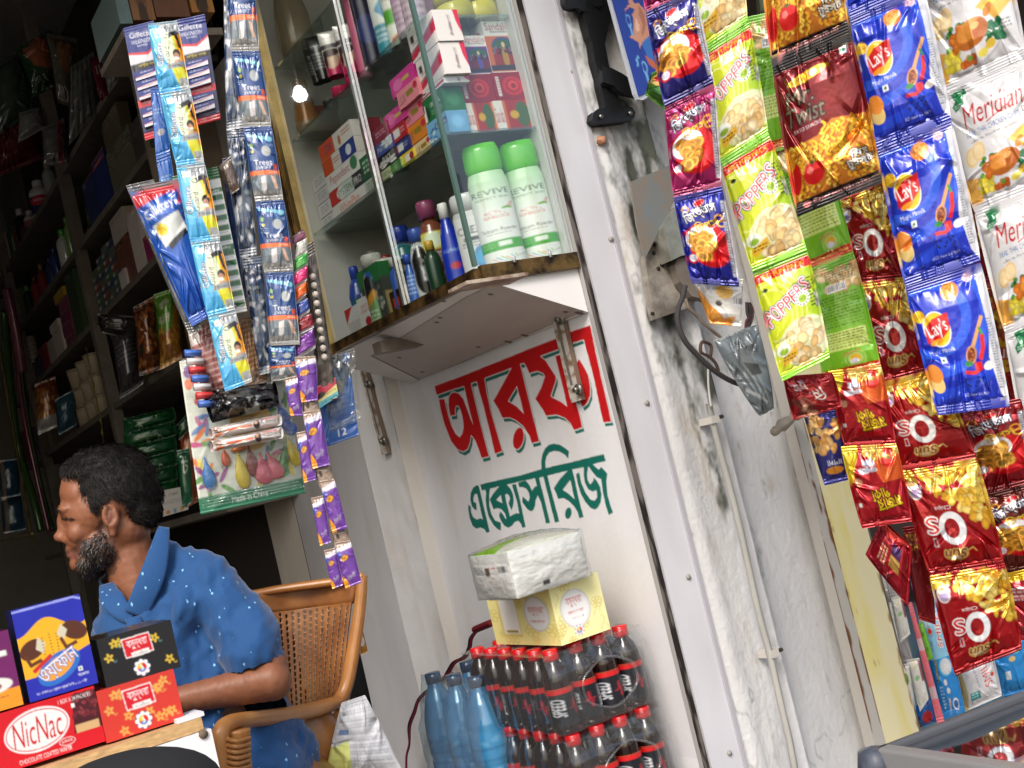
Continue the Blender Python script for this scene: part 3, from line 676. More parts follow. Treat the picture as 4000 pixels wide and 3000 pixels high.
for (px, py), lab in (((1978, 1025), 'green capped white talcum bottle nearer the cabinet corner'), ((2118, 1000), 'green capped white talcum bottle by the black door seal')):
    p = aty(px, py, YF+.045)
    bottle('talcum_bottle', (p.x, YF+.045, ZB+.001), min(.245, ZA-ZB-.012), .0395, (235, 240, 236), (96, 196, 50), lab, group='white and green talcum bottles', prof=tp, cv=tc_, capr=.93, caph=.23, sx=.62, arc=190,
           capprof=[(0, 0), (.86, 0), (.93, .1), (1, .2), (.98, .75), (.88, .97), (0, 1)])
# white shampoo bottle with blue oval
c = dsl(40, 90, (226, 228, 228), [('r', 0, 0, 1, .1, (200, 202, 204)), ('t', 'CLEAR', .5, .3, .6, .11, (60, 70, 80)), ('r', .3, .4, .62, .46, (70, 80, 90)), ('s', .25, .48, .75, .56, 2, (60, 60, 60)), ('e', .62, .72, .22, .2, (70, 140, 205)), ('e', .6, .72, .16, .12, (60, 170, 225)), ('s', .3, .93, .7, .97, 1, (90, 90, 90))])
p = aty(1925, 1045, YF+.075)
bottle('shampoo_bottle', (p.x-.012, YF+.09, ZB+.001), .165, .036, (226, 228, 228), (214, 216, 218), 'white shampoo bottle with blue oval beside the blue liquid bottle', prof=[(0, 0), (.95, 0), (1, .03), (1, .9), (.9, 1)], cv=c, capr=.95, caph=.2, sx=.6)
# row on the long side: (px of base centre on plane x, height, radius, body, cap, capratio, profile kind, label)
slim = [(0, 0), (.95, 0), (1, .04), (.95, .45), (.7, .75), (.4, .95), (.36, 1)]
sqr = [(0, 0), (.95, 0), (1, .03), (1, .78), (.8, .9), (.45, .97), (.4, 1)]
cur = [(0, 0), (.8, 0), (.95, .08), (1, .3), (.9, .5), (.98, .7), (.7, .9), (.4, 1)]
def lab_(bg, items, noise=0.): return dsl(34, 70, bg, items, noise=noise)
face = [('e', .5, .62, .2, .14, (220, 180, 155)), ('e', .5, .5, .22, .1, (40, 28, 26)), ('e', .34, .66, .09, .2, (44, 30, 28))]
rows = [
 ((1790, 1072), XC+.045, .165, .024, (34, 66, 190), (236, 236, 232), .42, slim, lab_((28, 54, 178), [('t', 'UJALA', .5, .5, .5, .06, (150, 190, 235)), ('e', .5, .72, .13, .05, (190, 40, 60))]), 'deep blue bottle with ribbed white cap'),
 ((1725, 1075), XC+.07, .200, .027, (120, 70, 50), (152, 70, 110), .75, sqr, lab_((120, 66, 46), [('r', 0, .2, 1, .42, (226, 214, 96)), ('e', .5, .3, .2, .1, (225, 240, 210)), ('r', 0, .42, 1, .7, (112, 34, 52)), ('t', 'শুভ্র', .5, .52, .5, .14, (245, 240, 240)), ('r', 0, .7, 1, .96, (232, 176, 150)), ('e', .4, .82, .2, .16, (30, 24, 26))]), 'oil bottle with plum cap and maroon label'),
 ((1668, 1115), XC+.04, .150, .022, (196, 206, 210), (58, 90, 180), .7, cur, lab_((206, 214, 216), [('e', .5, .5, .34, .4, (26, 26, 28)), ('t', 'Meril', .5, .5, .1, .4, (240, 240, 240)), ('s', .2, .05, .8, .2, 2, (90, 90, 95))]), 'clear bottle with black wavy label'),
 ((1612, 1140), XC+.068, .185, .027, (168, 196, 220), (36, 66, 170), .8, sqr, lab_((150, 186, 220), [('e', .5, .14, .3, .09, (40, 110, 110)), ('t', 'Keo', .5, .32, .5, .08, (30, 70, 150)), ('e', .5, .6, .3, .25, (34, 26, 30)), ('e', .45, .58, .14, .1, (214, 170, 150))]), 'pale blue oil bottle with blue cap and portrait label'),
 ((1582, 1060), XC+.13, .195, .026, (22, 30, 26), (28, 34, 32), .7, sqr, lab_((26, 34, 28), [('e', .5, .45, .3, .14, (60, 120, 70)), ('t', 'MEN', .5, .45, .3, .07, (220, 225, 210))]), 'black oil bottle with green round mark'),
 ((1660, 1040), XC+.15, .19, .026, (40, 60, 130), (36, 40, 46), .7, sqr, None, 'dark blue bottle in the back row'),
 ((1540, 1190), XC+.055, .135, .027, (96, 140, 84), (214, 214, 206), .82, sqr, lab_((112, 156, 96), [('e', .3, .4, .35, .3, (42, 84, 140)), ('e', .3, .45, .26, .24, (30, 34, 34)), ('p', [(.1, .75), (.6, .5), (.7, .62), (.2, .88)], (214, 150, 40)), ('s', .1, .8, .6, .96, 3, (200, 210, 190))]), 'green bottle with white screw cap behind the portrait box'),
 ((1498, 1218), XC+.04, .155, .029, (96, 140, 84), (206, 206, 198), .82, sqr, lab_((112, 156, 96), [('e', .2, .3, .35, .26, (42, 84, 140)), ('e', .2, .36, .26, .2, (30, 34, 34)), ('p', [(.0, .62), (.4, .4), (.5, .5), (.1, .74)], (214, 150, 40)), ('s', .0, .75, .4, .96, 3, (220, 224, 210))]), 'green bottle with white screw cap behind the black and white box'),
 ((1425, 1250), XC+.065, .165, .024, (44, 74, 160), (36, 70, 180), .45, cur, lab_((40, 70, 158), [('e', .5, .42, .28, .08, (30, 90, 90)), ('t', 'KUMARIS', .5, .5, .7, .07, (220, 230, 245)), ('s', .2, .58, .8, .66, 2, (150, 180, 225)), ('e', .5, .82, .18, .07, (150, 170, 210))]), 'taller blue curvy bottle of the pair by the gold post'),
 ((1380, 1262), XC+.08, .135, .022, (44, 74, 160), (36, 70, 180), .45, cur, lab_((40, 70, 158), [('e', .5, .42, .28, .08, (30, 90, 90)), ('t', 'KUMAR', .5, .52, .7, .07, (220, 230, 245)), ('e', .5, .82, .18, .07, (150, 170, 210))]), 'shorter blue curvy bottle of the pair by the gold post'),
 ((1356, 1310), XC+.10, .098, .026, (40, 40, 36), (206, 204, 186), .8, sqr, lab_((44, 44, 40), [('e', .6, .55, .42, .32, (225, 225, 220)), ('e', .6, .5, .2, .14, (60, 120, 70)), ('t', 'amla', .6, .72, .3, .08, (180, 40, 40))]), 'dark bottle with cream cap nearest the gold post'),
 ((1626, 1165), XC+.022, .105, .014, (52, 96, 180), (44, 80, 180), .6, slim, lab_((50, 96, 184), [('s', .2, .3, .8, .8, 5, (170, 200, 235))]), 'small slim blue bottle at the glass'),
 ((1880, 1000), XC+.13, .19, .028, (30, 30, 34), (28, 28, 30), .6, sqr, None, 'black bottle behind the white shampoo bottle'),
]
for (bpx, x, h, r, body, cap, cr, pf, cv, lb_) in rows:
    y = atx(bpx[0], bpx[1], x).y
    y = min(y, YFAR-r-.008)
    bottle('toiletry_bottle', (x, y, ZB+.001), h, r, body, cap, lb_+' on the cabinet floor', group='bottles on the cabinet floor', prof=pf, cv=cv, capr=cr, caph=.17)
def boxL(name, pxa, pxb, x, z0, h, dx, bg, L_, label, F=None, group=None, cat='box', mat='paper', ny=None):
    """box whose long-side face on plane x spans photo pixels pxa (far) .. pxb (near)"""
    y1, y0 = atx(*pxa, x).y, atx(*pxb, x).y
    return xbox(name, x, x+dx, y0, y1, z0, z0+h, bg, F, L_, label, cat, group, mat=mat)
zf = ZB+.001
boxL('carton', (1432, 1250), (1512, 1215), XC+.022, zf, .128, .03, (60, 66, 62), dsl(22, 60, (58, 62, 58), [('r', 0, 0, 1, .3, (44, 120, 60)), ('h', (0, .35, 1, 1), 70, .06, .03, [(210, 214, 205), (120, 126, 118)], {'seed': 3})]), 'tall black and white flowered carton with green top in the cabinet', F=dsl(14, 50, (70, 74, 68), [('r', 0, 0, 1, .25, (40, 110, 56)), ('r', .2, .5, .8, .9, (170, 150, 90))]))
boxL('carton', (1580, 1180), (1648, 1150), XC+.026, zf, .105, .03, (206, 196, 190), dsl(26, 50, (60, 84, 60), [('r', 0, 0, 1, .35, (44, 60, 44)), ('t', 'Vania', .5, .17, .7, .16, (230, 225, 215)), ('e', .45, .62, .3, .24, (226, 186, 160)), ('e', .5, .42, .34, .12, (70, 42, 30)), ('r', .2, .88, .9, 1, (230, 220, 220))]), 'small carton with a portrait in the cabinet')
boxL('carton', (1366, 1310), (1428, 1290), XC+.018, zf, .066, .03, (236, 234, 232), dsl(26, 34, (226, 224, 222), [('p', [(0, 0), (.5, 0), (0, .5)], (196, 40, 44)), ('s', .1, .5, .8, .95, 5, (110, 100, 100))]), 'white and red stain remover carton farther along the cabinet floor')
boxL('carton', (1420, 1300), (1478, 1275), XC+.016, zf, .072, .03, (236, 234, 232), dsl(26, 40, (232, 230, 228), [('p', [(.6, 0), (1, 0), (1, .45)], (206, 36, 44)), ('t', 'SPOT', .5, .28, .6, .12, (190, 40, 44)), ('t', 'CLEANER', .5, .42, .7, .1, (190, 40, 44)), ('e', .5, .75, .2, .14, (190, 30, 44)), ('s', .1, .9, .9, .97, 1, (120, 110, 110))]), 'white and red stain remover carton nearer the portrait carton')
boxL('carton', (1535, 1215), (1575, 1195), XC+.018, zf, .05, .03, (60, 40, 36), dsl(14, 20, (40, 26, 24), [('r', .2, .3, .8, .7, (190, 60, 30))]), 'tiny dark red carton at the cabinet glass')
# ---- shelf A : soaps, toothpaste, sandal soap cartons
za = ZA+.001
def small(cx0, txt, bg, fg, extra=(), nx=44, ny=22): return dsl(nx, ny, bg, list(extra)+[('t', txt, cx0, .5, .36, .5, fg, {'bold': .02})])
lux = lambda bg: dsl(54, 24, bg, [('t', 'LUX', .22, .55, .3, .5, (60, 40, 30)), ('r', .42, .3, .76, .6, (150, 130, 40)), ('e', .88, .3, .1, .2, (210, 40, 70))])
soaps = [  # far px, near px, z level(0..), h, colour, canvas, label
 ((1486, 668), (1560, 610), 0, .021, (150, 185, 130), dsl(44, 24, (190, 200, 160), [('r', .5, 0, 1, 1, (60, 120, 50)), ('e', .62, .5, .14, .3, (90, 150, 60)), ('s', .1, .3, .45, .7, 2, (90, 110, 70))]), 'green and lime soap bar, far end of the soap row'),
 ((1563, 665), (1625, 635), 0, .024, (232, 206, 60), dsl(40, 24, (236, 206, 60), [('r', .45, .2, .8, .75, (240, 240, 235)), ('e', .85, .5, .13, .3, (170, 30, 40)), ('s', .05, .3, .4, .7, 2, (190, 150, 30))]), 'yellow soap bar at the bottom of the soap pile'),
 ((1625, 620), (1690, 585), 0, .027, (238, 206, 150), lux((240, 210, 160)), 'cream soap bar at the bottom of the soap pile'),
 ((1480, 640), (1545, 600), .024, .024, (40, 40, 44), dsl(40, 24, (44, 44, 48), [('h', (0, .5, 1, 1), 12, .12, .2, [(225, 225, 220)], {'seed': 4}), ('t', 'BLACK', .5, .35, .5, .4, (225, 225, 225))]), 'black and white soap bar in the soap row'),
 ((1545, 625), (1610, 590), .026, .026, (44, 52, 120), dsl(40, 24, (40, 50, 120), [('e', .14, .5, .13, .34, (170, 30, 40)), ('r', .28, .2, .6, .75, (236, 236, 236)), ('s', .62, .3, .95, .7, 2, (150, 160, 210))]), 'navy and white soap bar in the soap pile'),
 ((1598, 600), (1680, 545), .029, .036, (232, 140, 40), lux((234, 138, 40)), 'orange soap bar in the soap pile'),
 ((1470, 600), (1535, 560), .05, .026, (50, 70, 140), dsl(40, 24, (60, 84, 160), [('h', (.5, 0, 1, .6), 10, .12, .2, [(225, 230, 235)], {'seed': 5}), ('t', 'Meril', .3, .5, .4, .4, (210, 220, 240))]), 'blue and white soap bar in the soap pile'),
 ((1527, 590), (1595, 545), .054, .03, (176, 30, 44), dsl(40, 24, (180, 34, 48), [('e', .16, .5, .15, .36, (150, 20, 34)), ('r', .32, .2, .66, .75, (236, 230, 230)), ('s', .7, .3, .95, .7, 2, (240, 160, 160))]), 'red and white soap bar in the soap pile'),
 ((1588, 530), (1668, 475), .066, .034, (238, 130, 150), lux((240, 140, 160)), 'pink soap bar, lower of two alike in the soap pile'),
 ((1575, 485), (1655, 430), .101, .034, (242, 150, 160), lux((244, 150, 165)), 'pink soap bar, upper of two alike in the soap pile'),
 ((1512, 530), (1595, 480), .085, .032, (212, 60, 150), dsl(54, 24, (214, 62, 150), [('e', .35, .5, .2, .3, (236, 110, 180)), ('r', .5, .4, .8, .6, (210, 190, 90))]), 'magenta soap bar lower in the soap pile'),
 ((1548, 440), (1640, 385), .136, .036, (220, 60, 160), dsl(54, 24, (222, 66, 160), [('e', .3, .5, .2, .3, (240, 120, 190)), ('r', .5, .35, .8, .55, (210, 190, 90))]), 'magenta soap bar on top of the soap pile'),
 ((1462, 570), (1520, 520), .076, .03, (140, 36, 66), dsl(30, 24, (140, 40, 70), [('s', .2, .3, .8, .7, 2, (220, 160, 180))]), 'wine red soap bar in the soap pile'),
 ((1690, 600), (1765, 545), 0, .042, (110, 170, 214), dsl(44, 34, (120, 180, 220), [('r', .4, .2, 1, .5, (40, 90, 160)), ('t', 'Kumarika', .7, .35, .5, .2, (230, 240, 250)), ('h', (0, .2, .4, 1), 12, .05, .12, [(60, 120, 180), (220, 235, 245)], {'seed': 6})]), 'pale blue soap carton next to the cabinet corner'),
 ((1675, 520), (1750, 465), .043, .045, (34, 110, 60), dsl(44, 34, (34, 112, 62), [('e', .14, .6, .13, .3, (20, 60, 40)), ('r', 0, .2, .1, .9, (235, 235, 230)), ('t', 'ORIGINAL', .6, .35, .5, .18, (230, 240, 230)), ('s', .35, .6, .9, .8, 2, (150, 210, 160))]), 'dark green soap carton next to the cabinet corner'),
]
for k, (a, b, zo, h, col, cv, lb_) in enumerate(soaps):
    x = XC+.022+.004*(k % 3)
    boxL('soap_bar' if 'carton' not in lb_ else 'soap_carton', a, b, x, za+zo, h, .045, col, cv, lb_, group='soaps piled on the lower glass shelf', cat='soap', mat='plas' if 'carton' not in lb_ else 'paper', F=dsl(10, 10, col, [('e', .5, .5, .3, .3, tuple(min(255, v+30) for v in col))]))
# white cream cartons with red wave
cr = lambda s: dsl(44, 50, (226, 220, 220), [('p', [(0, .75), (.5, .55), (1, .3), (1, .62), (.5, .8), (0, .95)], (190, 40, 70)), ('p', [(0, .66), (.5, .5), (1, .2), (1, .3), (.5, .56), (0, .74)], (150, 110, 130)), ('r', .08, .2, .2, .42, (80, 50, 60)), ('t', 'Shakabuti', .32, .46, .4, .12, (60, 50, 56)), ('e', .3, .9, .07, .07, (240, 210, 215)), ('e', .48, .86, .07, .07, (240, 210, 215))])
for k, (a, b, zo, h, lb_) in enumerate([((1632, 320), (1735, 250), .165, .06, 'topmost'), ((1655, 385), (1748, 320), .103, .06, 'middle'), ((1662, 440), (1752, 390), .09, .012, 'lowest')]):
    boxL('cream_carton', a, b, XC+.03, za+zo, h, .055, (225, 222, 222), cr(k), 'white cream carton with red wave, %s of its stack by the cabinet corner' % lb_, group='white cream cartons in the cabinet', F=dsl(44, 30, (230, 228, 226), [('t', 'Shakabuti', .6, .5, .14, .7, (110, 60, 80)), ('p', [(.8, 0), (1, 0), (1, .8), (.85, .4)], (214, 60, 90))]))
# front side cartons (sandal soap)
def arch(bg, ac, dress, low=True):
    return dsl(56, 76, bg, [('r', 0, 0, 1, .28, (236, 232, 228)), ('t', 'Sandalina', .5, .10, .86, .15, (176, 36, 44), {'bold': .02}), ('s', .2, .19, .8, .24, 1, (60, 50, 60)), ('e', .5, .5, .36, .2, (70, 86, 130)), ('e', .5, .5, .30, .15, (60, 100, 70)), ('r', .14, .5, .86, .84, ac), ('e', .5, .7, .09, .22, dress), ('e', .5, .45, .05, .05, (225, 200, 160)), ('h', (.18, .5, .82, .62), 30, .03, .03, [(120, 130, 150), (70, 40, 60)], {'seed': 5}), ('r', 0, .84, 1, .95, (60, 52, 70)), ('r', 0, .97, 1, 1, (236, 232, 228))])
def f_box(name, pl, pr_, zA_, h, y, dy, bg, F, label, L_=None, group='sandal soap cartons in the cabinet'):
    x0, x1 = aty(*pl, y).x, aty(*pr_, y).x
    return xbox(name, x0, x1, y, y+dy, zA_, zA_+h, bg, F, L_, label, 'soap carton', group)
yq = YF+.03
def rose(t=1): return dsl(50, 44, (150, 20, 44), [('e', .55, .5, .3, .34, (206, 40, 50)), ('e', .55, .5, .22, .26, (170, 20, 40)), ('e', .56, .48, .15, .18, (226, 66, 66)), ('e', .57, .5, .08, .1, (150, 20, 36)), ('r', .08, .15, .17, .85, (236, 225, 220)), ('s', .1, .2, .15, .8, 6, (150, 30, 50))])
def lowsand(): return dsl(50, 34, (170, 40, 44), [('r', 0, 0, .24, 1, (236, 230, 226)), ('t', 'Sandal', .12, .5, .86*.3, .5, (176, 36, 44), {'rot': 0}), ('r', .24, 0, .32, 1, (210, 110, 60)), ('r', .9, 0, 1, 1, (210, 110, 60)), ('e', .75, .5, .2, .44, (70, 100, 60)), ('e', .52, .5, .12, .14, (214, 170, 40))])
f_box('soap_carton', (1835, 490), (1942, 478), za, .058, yq, .1, (226, 214, 206), lowsand(), 'lying sandal soap carton at the bottom left of the front stack', dsl(20, 20, (225, 220, 216), [('s', .1, .1, .9, .9, 4, (176, 60, 60))]))
f_box('soap_carton', (1944, 478), (2084, 470), za, .058, yq-.004, .1, (226, 214, 206), lowsand(), 'lying sandal soap carton at the bottom right of the front stack')
f_box('soap_carton', (1812, 400), (1940, 388), za+.0585, .055, yq, .1, (140, 20, 44), rose(), 'red rose soap carton on the left of the front stack', (130, 16, 40))
f_box('soap_carton', (1943, 386), (2070, 370), za+.0585, .055, yq-.004, .1, (140, 20, 44), rose(), 'red rose soap carton on the right of the front stack')
f_box('soap_carton', (1838, 300), (1940, 290), za+.114, .078, yq+.004, .045, (230, 226, 222), arch((112, 60, 140), (120, 40, 60), (96, 80, 170)), 'upright violet sandal soap carton on the red rose cartons', dsl(20, 50, (222, 218, 216), [('s', .15, .15, .85, .6, 8, (90, 80, 80)), ('b', .2, .7, .8, .95)]))
f_box('soap_carton', (1925, 280), (2052, 270), za+.114, .105, yq+.002, .045, (230, 226, 222), arch((206, 110, 70), (150, 40, 40), (180, 140, 60)), 'upright orange sandal soap carton, tallest of the front stack', dsl(20, 50, (222, 218, 216), [('e', .5, .25, .3, .1, (190, 80, 50))]))
# toothpaste cartons
tp_ = lambda bg, items: dsl(70, 30, bg, items)
tps = [((1262, 905), (1312, 870), 0, .03, [('s', .2, .2, .8, .8, 3, (150, 150, 155))], (214, 214, 216)),
 ((1262, 905), (1312, 870), .032, .03, [('s', .2, .2, .8, .8, 3, (150, 150, 155))], (220, 220, 222)), ((1262, 905), (1312, 870), .064, .03, [('s', .2, .2, .8, .8, 3, (150, 150, 155))], (212, 212, 216)), ((1262, 905), (1312, 870), .096, .03, [('s', .2, .2, .8, .8, 3, (150, 150, 155))], (218, 218, 220)),
 ((1315, 888), (1440, 790), 0, .03, [('t', 'WhitePlus', .5, .5, .6, .6, (214, 90, 50))], (228, 224, 222)),
 ((1315, 888), (1440, 790), .031, .032, [('r', 0, 0, .3, 1, (200, 50, 50)), ('e', .35, .5, .14, .4, (226, 226, 226)), ('t', 'SYSTEMA', .5, .5, .5, .5, (60, 110, 70)), ('r', .72, 0, 1, 1, (50, 54, 60)), ('t', 'PRO', .86, .5, .2, .5, (225, 225, 225))], (200, 210, 205)),
 ((1315, 888), (1440, 790), .064, .036, [('t', 'Pepsodent', .42, .5, .6, .7, (170, 36, 50), {'bold': .02}), ('e', .85, .4, .1, .4, (60, 130, 90))], (228, 226, 224)),
 ((1315, 888), (1440, 790), .101, .034, [('r', 0, 0, .3, 1, (214, 84, 36)), ('r', .55, 0, 1, 1, (44, 66, 140)), ('e', .8, .5, .08, .34, (220, 226, 240)), ('s', .32, .3, .52, .7, 2, (200, 110, 80))], (226, 220, 214)),
 ((1315, 888), (1440, 790), .136, .036, [('r', 0, 0, .45, 1, (216, 86, 36)), ('t', 'CDR', .26, .5, .24, .5, (90, 60, 130)), ('e', .62, .6, .04, .3, (190, 120, 60)), ('s', .7, .2, .95, .6, 2, (200, 120, 90))], (226, 222, 218)),
 ((1440, 790), (1482, 760), 0, .03, [('s', .2, .2, .8, .8, 3, (90, 120, 90))], (180, 190, 180)), ((1440, 790), (1482, 760), .031, .05, [('r', 0, 0, 1, .5, (40, 110, 70)), ('s', .2, .2, .8, .8, 3, (200, 220, 200))], (44, 90, 64))]
for k, (a, b, zo, h, it, bg_) in enumerate(tps):
    boxL('toothpaste_carton', a, b, XC+.03+(.012 if k < 4 else 0), za+zo, h, .08, bg_, tp_(bg_, it), ['plain white toothpaste carton at the far end, level %d of its stack' % (k+1), '%s in the toothpaste stack' % ['', '', '', '', 'white and orange lettered carton', 'carton with red and grey ends', 'white carton with wine red lettering', 'carton with orange and navy ends', 'orange and white topmost carton', 'pale small carton', 'green small carton'][k]][k >= 4], group='toothpaste cartons on the lower glass shelf')
# second rows
zb = ZBB+.001
for k, (pa, pb, x_, z_, h_, col, lb_) in enumerate([((1455, 700), (1500, 665), .05, za, .05, (196, 160, 60), 'amber carton at the foot of the maroon one'), ((1500, 680), (1560, 640), .075, za, .11, (60, 90, 70), 'dark green carton in the second row'), ((1560, 640), (1620, 600), .075, za, .13, (150, 60, 110), 'plum carton in the second row'), ((1620, 600), (1680, 550), .075, za, .15, (206, 120, 60), 'orange carton in the second row'), ((1680, 560), (1750, 500), .072, za+.09, .07, (214, 190, 196), 'pale pink carton in the second row'),
    ((1205, 520), (1250, 480), .07, zb, .06, (120, 70, 60), 'brown carton by the end board of the upper shelf'), ((1440, 320), (1500, 260), .085, zb, .15, (196, 196, 200), 'white carton behind the pink bottle'), ((1500, 260), (1580, 190), .085, zb, .17, (70, 110, 140), 'teal carton behind the baby lotion'), ((1580, 190), (1660, 110), .085, zb, .16, (170, 130, 150), 'mauve carton behind the lilac bottle')]):
    boxL('carton', pa, pb, XC+x_, z_+.001, h_, .05, col, dsl(24, 30, col, [('s', .15, .15, .85, .4, 3, (230, 226, 220)), ('r', .1, .6, .9, .85, tuple(int(v*.6) for v in col))]), lb_, group='second row cartons in the cabinet')
for k, (px_, x_, h_, r_, bc, cc2, lb_) in enumerate([((1390, 1290), .13, .17, .024, (40, 60, 110), (200, 200, 196), 'navy bottle with pale cap'), ((1450, 1250), .14, .19, .024, (60, 96, 60), (30, 40, 34), 'tall green bottle with black cap'), ((1505, 1210), .13, .20, .023, (150, 60, 90), (210, 206, 200), 'rose bottle with white cap'), ((1545, 1180), .10, .16, .022, (200, 190, 120), (190, 60, 50), 'straw coloured bottle with red cap'), ((1575, 1165), .035, .12, .018, (50, 90, 170), (230, 230, 228), 'slender blue bottle with white cap'), ((1700, 1060), .035, .11, .017, (30, 60, 40), (206, 170, 60), 'small dark green bottle with golden cap'), ((1765, 1050), .13, .20, .025, (190, 150, 60), (40, 40, 40), 'amber bottle with black cap')]):
    bottle('toiletry_bottle', (XC+x_, min(atx(*px_, XC+x_).y, YFAR-.035), ZB+.001), h_, r_, bc, cc2, lb_+' between the others on the cabinet floor', group='bottles on the cabinet floor', prof=sqr, capr=.55, caph=.16)
# thin tall maroon cartons behind soaps
boxL('cosmetic_carton', (1452, 690), (1478, 660), XC+.02, za, .14, .03, (120, 40, 50), dsl(10, 50, (126, 44, 54), [('e', .5, .2, .3, .08, (200, 150, 160)), ('r', .2, .45, .8, .6, (200, 190, 190)), ('e', .5, .8, .3, .12, (230, 190, 190))]), 'slender maroon carton beside the toothpaste stack')
# ---- shelf B
zb = ZBB+.001
tube_p = [(0, 0), (.55, 0), (.6, .10), (.8, .16), (1, .35), (1, .9), (1, 1)]
def tube(px, x, h, r, cv, body, label, ln=None):
    y = atx(*px, x).y; t = empty('cream_tube', (x, y, zb)); tag(t, label, 'cosmetic tube', 'cream tubes on the upper glass shelf')
    mb = MB(); n = 20; H = np.linspace(0, 1, cv.ny+1)[::-1]; a = cv.out(); cs = samp(a, cv.nx, cv.ny)
    th = np.linspace(0, 2*math.pi, 41); u = np.where(th > math.pi, (th-2*math.pi)/R(190)+.5, th/R(190)+.5); u = np.clip(u, 0, 1)
    fl = np.clip(H, 0, 1); rx = r*(.85+.35*fl); ry = r*(1-fl)**.6*.8+.001; xi = np.clip((u*cv.nx).astype(int), 0, cv.nx)
    fa = math.atan2(-y, -x-.0); X = ry[:, None]*np.cos(th); Y = rx[:, None]*np.sin(th); ca, sa = math.cos(fa), math.sin(fa)
    z = zb+.022+H*(h-.022); P = np.stack([x+X*ca-Y*sa+0*z[:, None], y+X*sa+Y*ca+(ln or 0)*(z[:, None]-zb), z[:, None]+0*X], 2)
    mb.grid(P, cs[:, xi]); mb.build('tube_body', 'plas', t)
    mb = MB(); mb.lathe([(.0001, 0), (r*.8, 0), (r*.85, .022)], (x, y, zb), 20, body, sx=.75); mb.build('cap', 'bottle', t)
pk = dsl(30, 60, (230, 226, 222), [('r', 0, .3, 1, .4, (70, 60, 66)), ('s', .2, .08, .8, .2, 2, (130, 110, 110)), ('r', 0, .62, 1, 1, (206, 36, 96)), ('e', .4, .66, .26, .2, (226, 190, 166)), ('e', .4, .5, .3, .09, (60, 36, 34)), ('e', .2, .65, .08, .16, (70, 40, 40))])
bk = dsl(24, 60, (36, 38, 42), [('s', .2, .4, .8, .8, 5, (150, 155, 160)), ('t', 'MEN', .5, .25, .5, .08, (200, 205, 210))])
tube((1392, 360), XC+.035, .130, .021, pk, (200, 34, 90), 'pink and white cream tube with portrait, nearer of the two', -.1)
tube((1340, 405), XC+.03, .120, .022, pk, (200, 34, 90), 'pink and white cream tube with portrait, farther of the two', -.1)
tube((1300, 440), XC+.04, .125, .02, bk, (30, 30, 34), 'black cream tube beside the pink tubes')
tube((1275, 450), XC+.06, .105, .016, bk, (30, 30, 34), 'slim black tube leaning at the cabinet end board')
for (bpx, x, h, r, body, cap, pf, cv, lb_) in [
 ((1438, 310), XC+.05, .27, .016, (222, 110, 150), (214, 100, 140), sqr, None, 'tall slender pink bottle'),
 ((1472, 265), XC+.045, .25, .024, (34, 36, 70), (28, 30, 40), sqr, lab_((32, 34, 60), [('t', 'CLEAR', .5, .25, .6, .07, (200, 204, 215)), ('e', .5, .65, .3, .14, (50, 60, 110)), ('r', .85, 0, 1, 1, (60, 70, 140))]), 'black and navy shampoo bottle'),
 ((1530, 210), XC+.05, .23, .024, (222, 230, 226), (60, 150, 170), sqr, lab_((222, 228, 224), [('t', 'baby', .4, .25, .5, .12, (150, 80, 150)), ('p', [(.3, .55), (.6, .4), (.55, .66)], (70, 150, 190)), ('r', 0, .7, 1, 1, (50, 140, 160)), ('s', .2, .75, .8, .9, 3, (220, 235, 240))]), 'white and teal baby lotion bottle'),
 ((1565, 175), XC+.05, .22, .02, (226, 232, 222), (230, 230, 226), sqr, lab_((226, 230, 222), [('e', .5, .3, .2, .06, (120, 180, 70)), ('r', 0, .62, 1, .78, (90, 170, 60)), ('s', .2, .45, .8, .55, 2, (80, 90, 80)), ('l', [(.3, .95), (.8, .85)], .05, (214, 110, 50))]), 'white and green powder bottle'),
 ((1600, 140), XC+.055, .21, .022, (196, 176, 196), (90, 70, 80), sqr, lab_((200, 178, 196), [('r', .4, 0, .8, .35, (96, 76, 84)), ('s', .1, .5, .9, .9, 6, (150, 110, 150))]), 'mauve lotion bottle nearest the cabinet corner on that shelf'),
 ((1635, 110), XC+.06, .20, .024, (206, 190, 204), (200, 190, 200), sqr, lab_((208, 190, 202), [('s', .1, .1, .9, .9, 9, (150, 120, 150))]), 'pale lilac printed bottle')]:
    y = atx(*bpx, x).y
    bottle('lotion_bottle', (x, y, zb), h, r, body, cap, lb_+' on the upper glass shelf', group='bottles on the upper glass shelf', prof=pf, cv=cv, capr=.6, caph=.12)
for k, (px, col, lc, lb_) in enumerate([((1745, 40), (190, 184, 70), (170, 160, 50), 'yellow green'), ((1835, 35), (206, 196, 60), (196, 200, 40), 'bright yellow'), ((1960, 25), (80, 150, 190), (60, 140, 190), 'sky blue')]):
    p = aty(*px, YF+.06)
    bottle('cream_jar', (p.x+.02, YF+.065, zb), .06, .038, col, lc, lb_+' round jar at the front of the upper glass shelf', group='round jars in the cabinet', prof=[(0, 0), (.9, 0), (1, .1), (1, .9), (.9, 1)], capr=1.0, caph=.35)
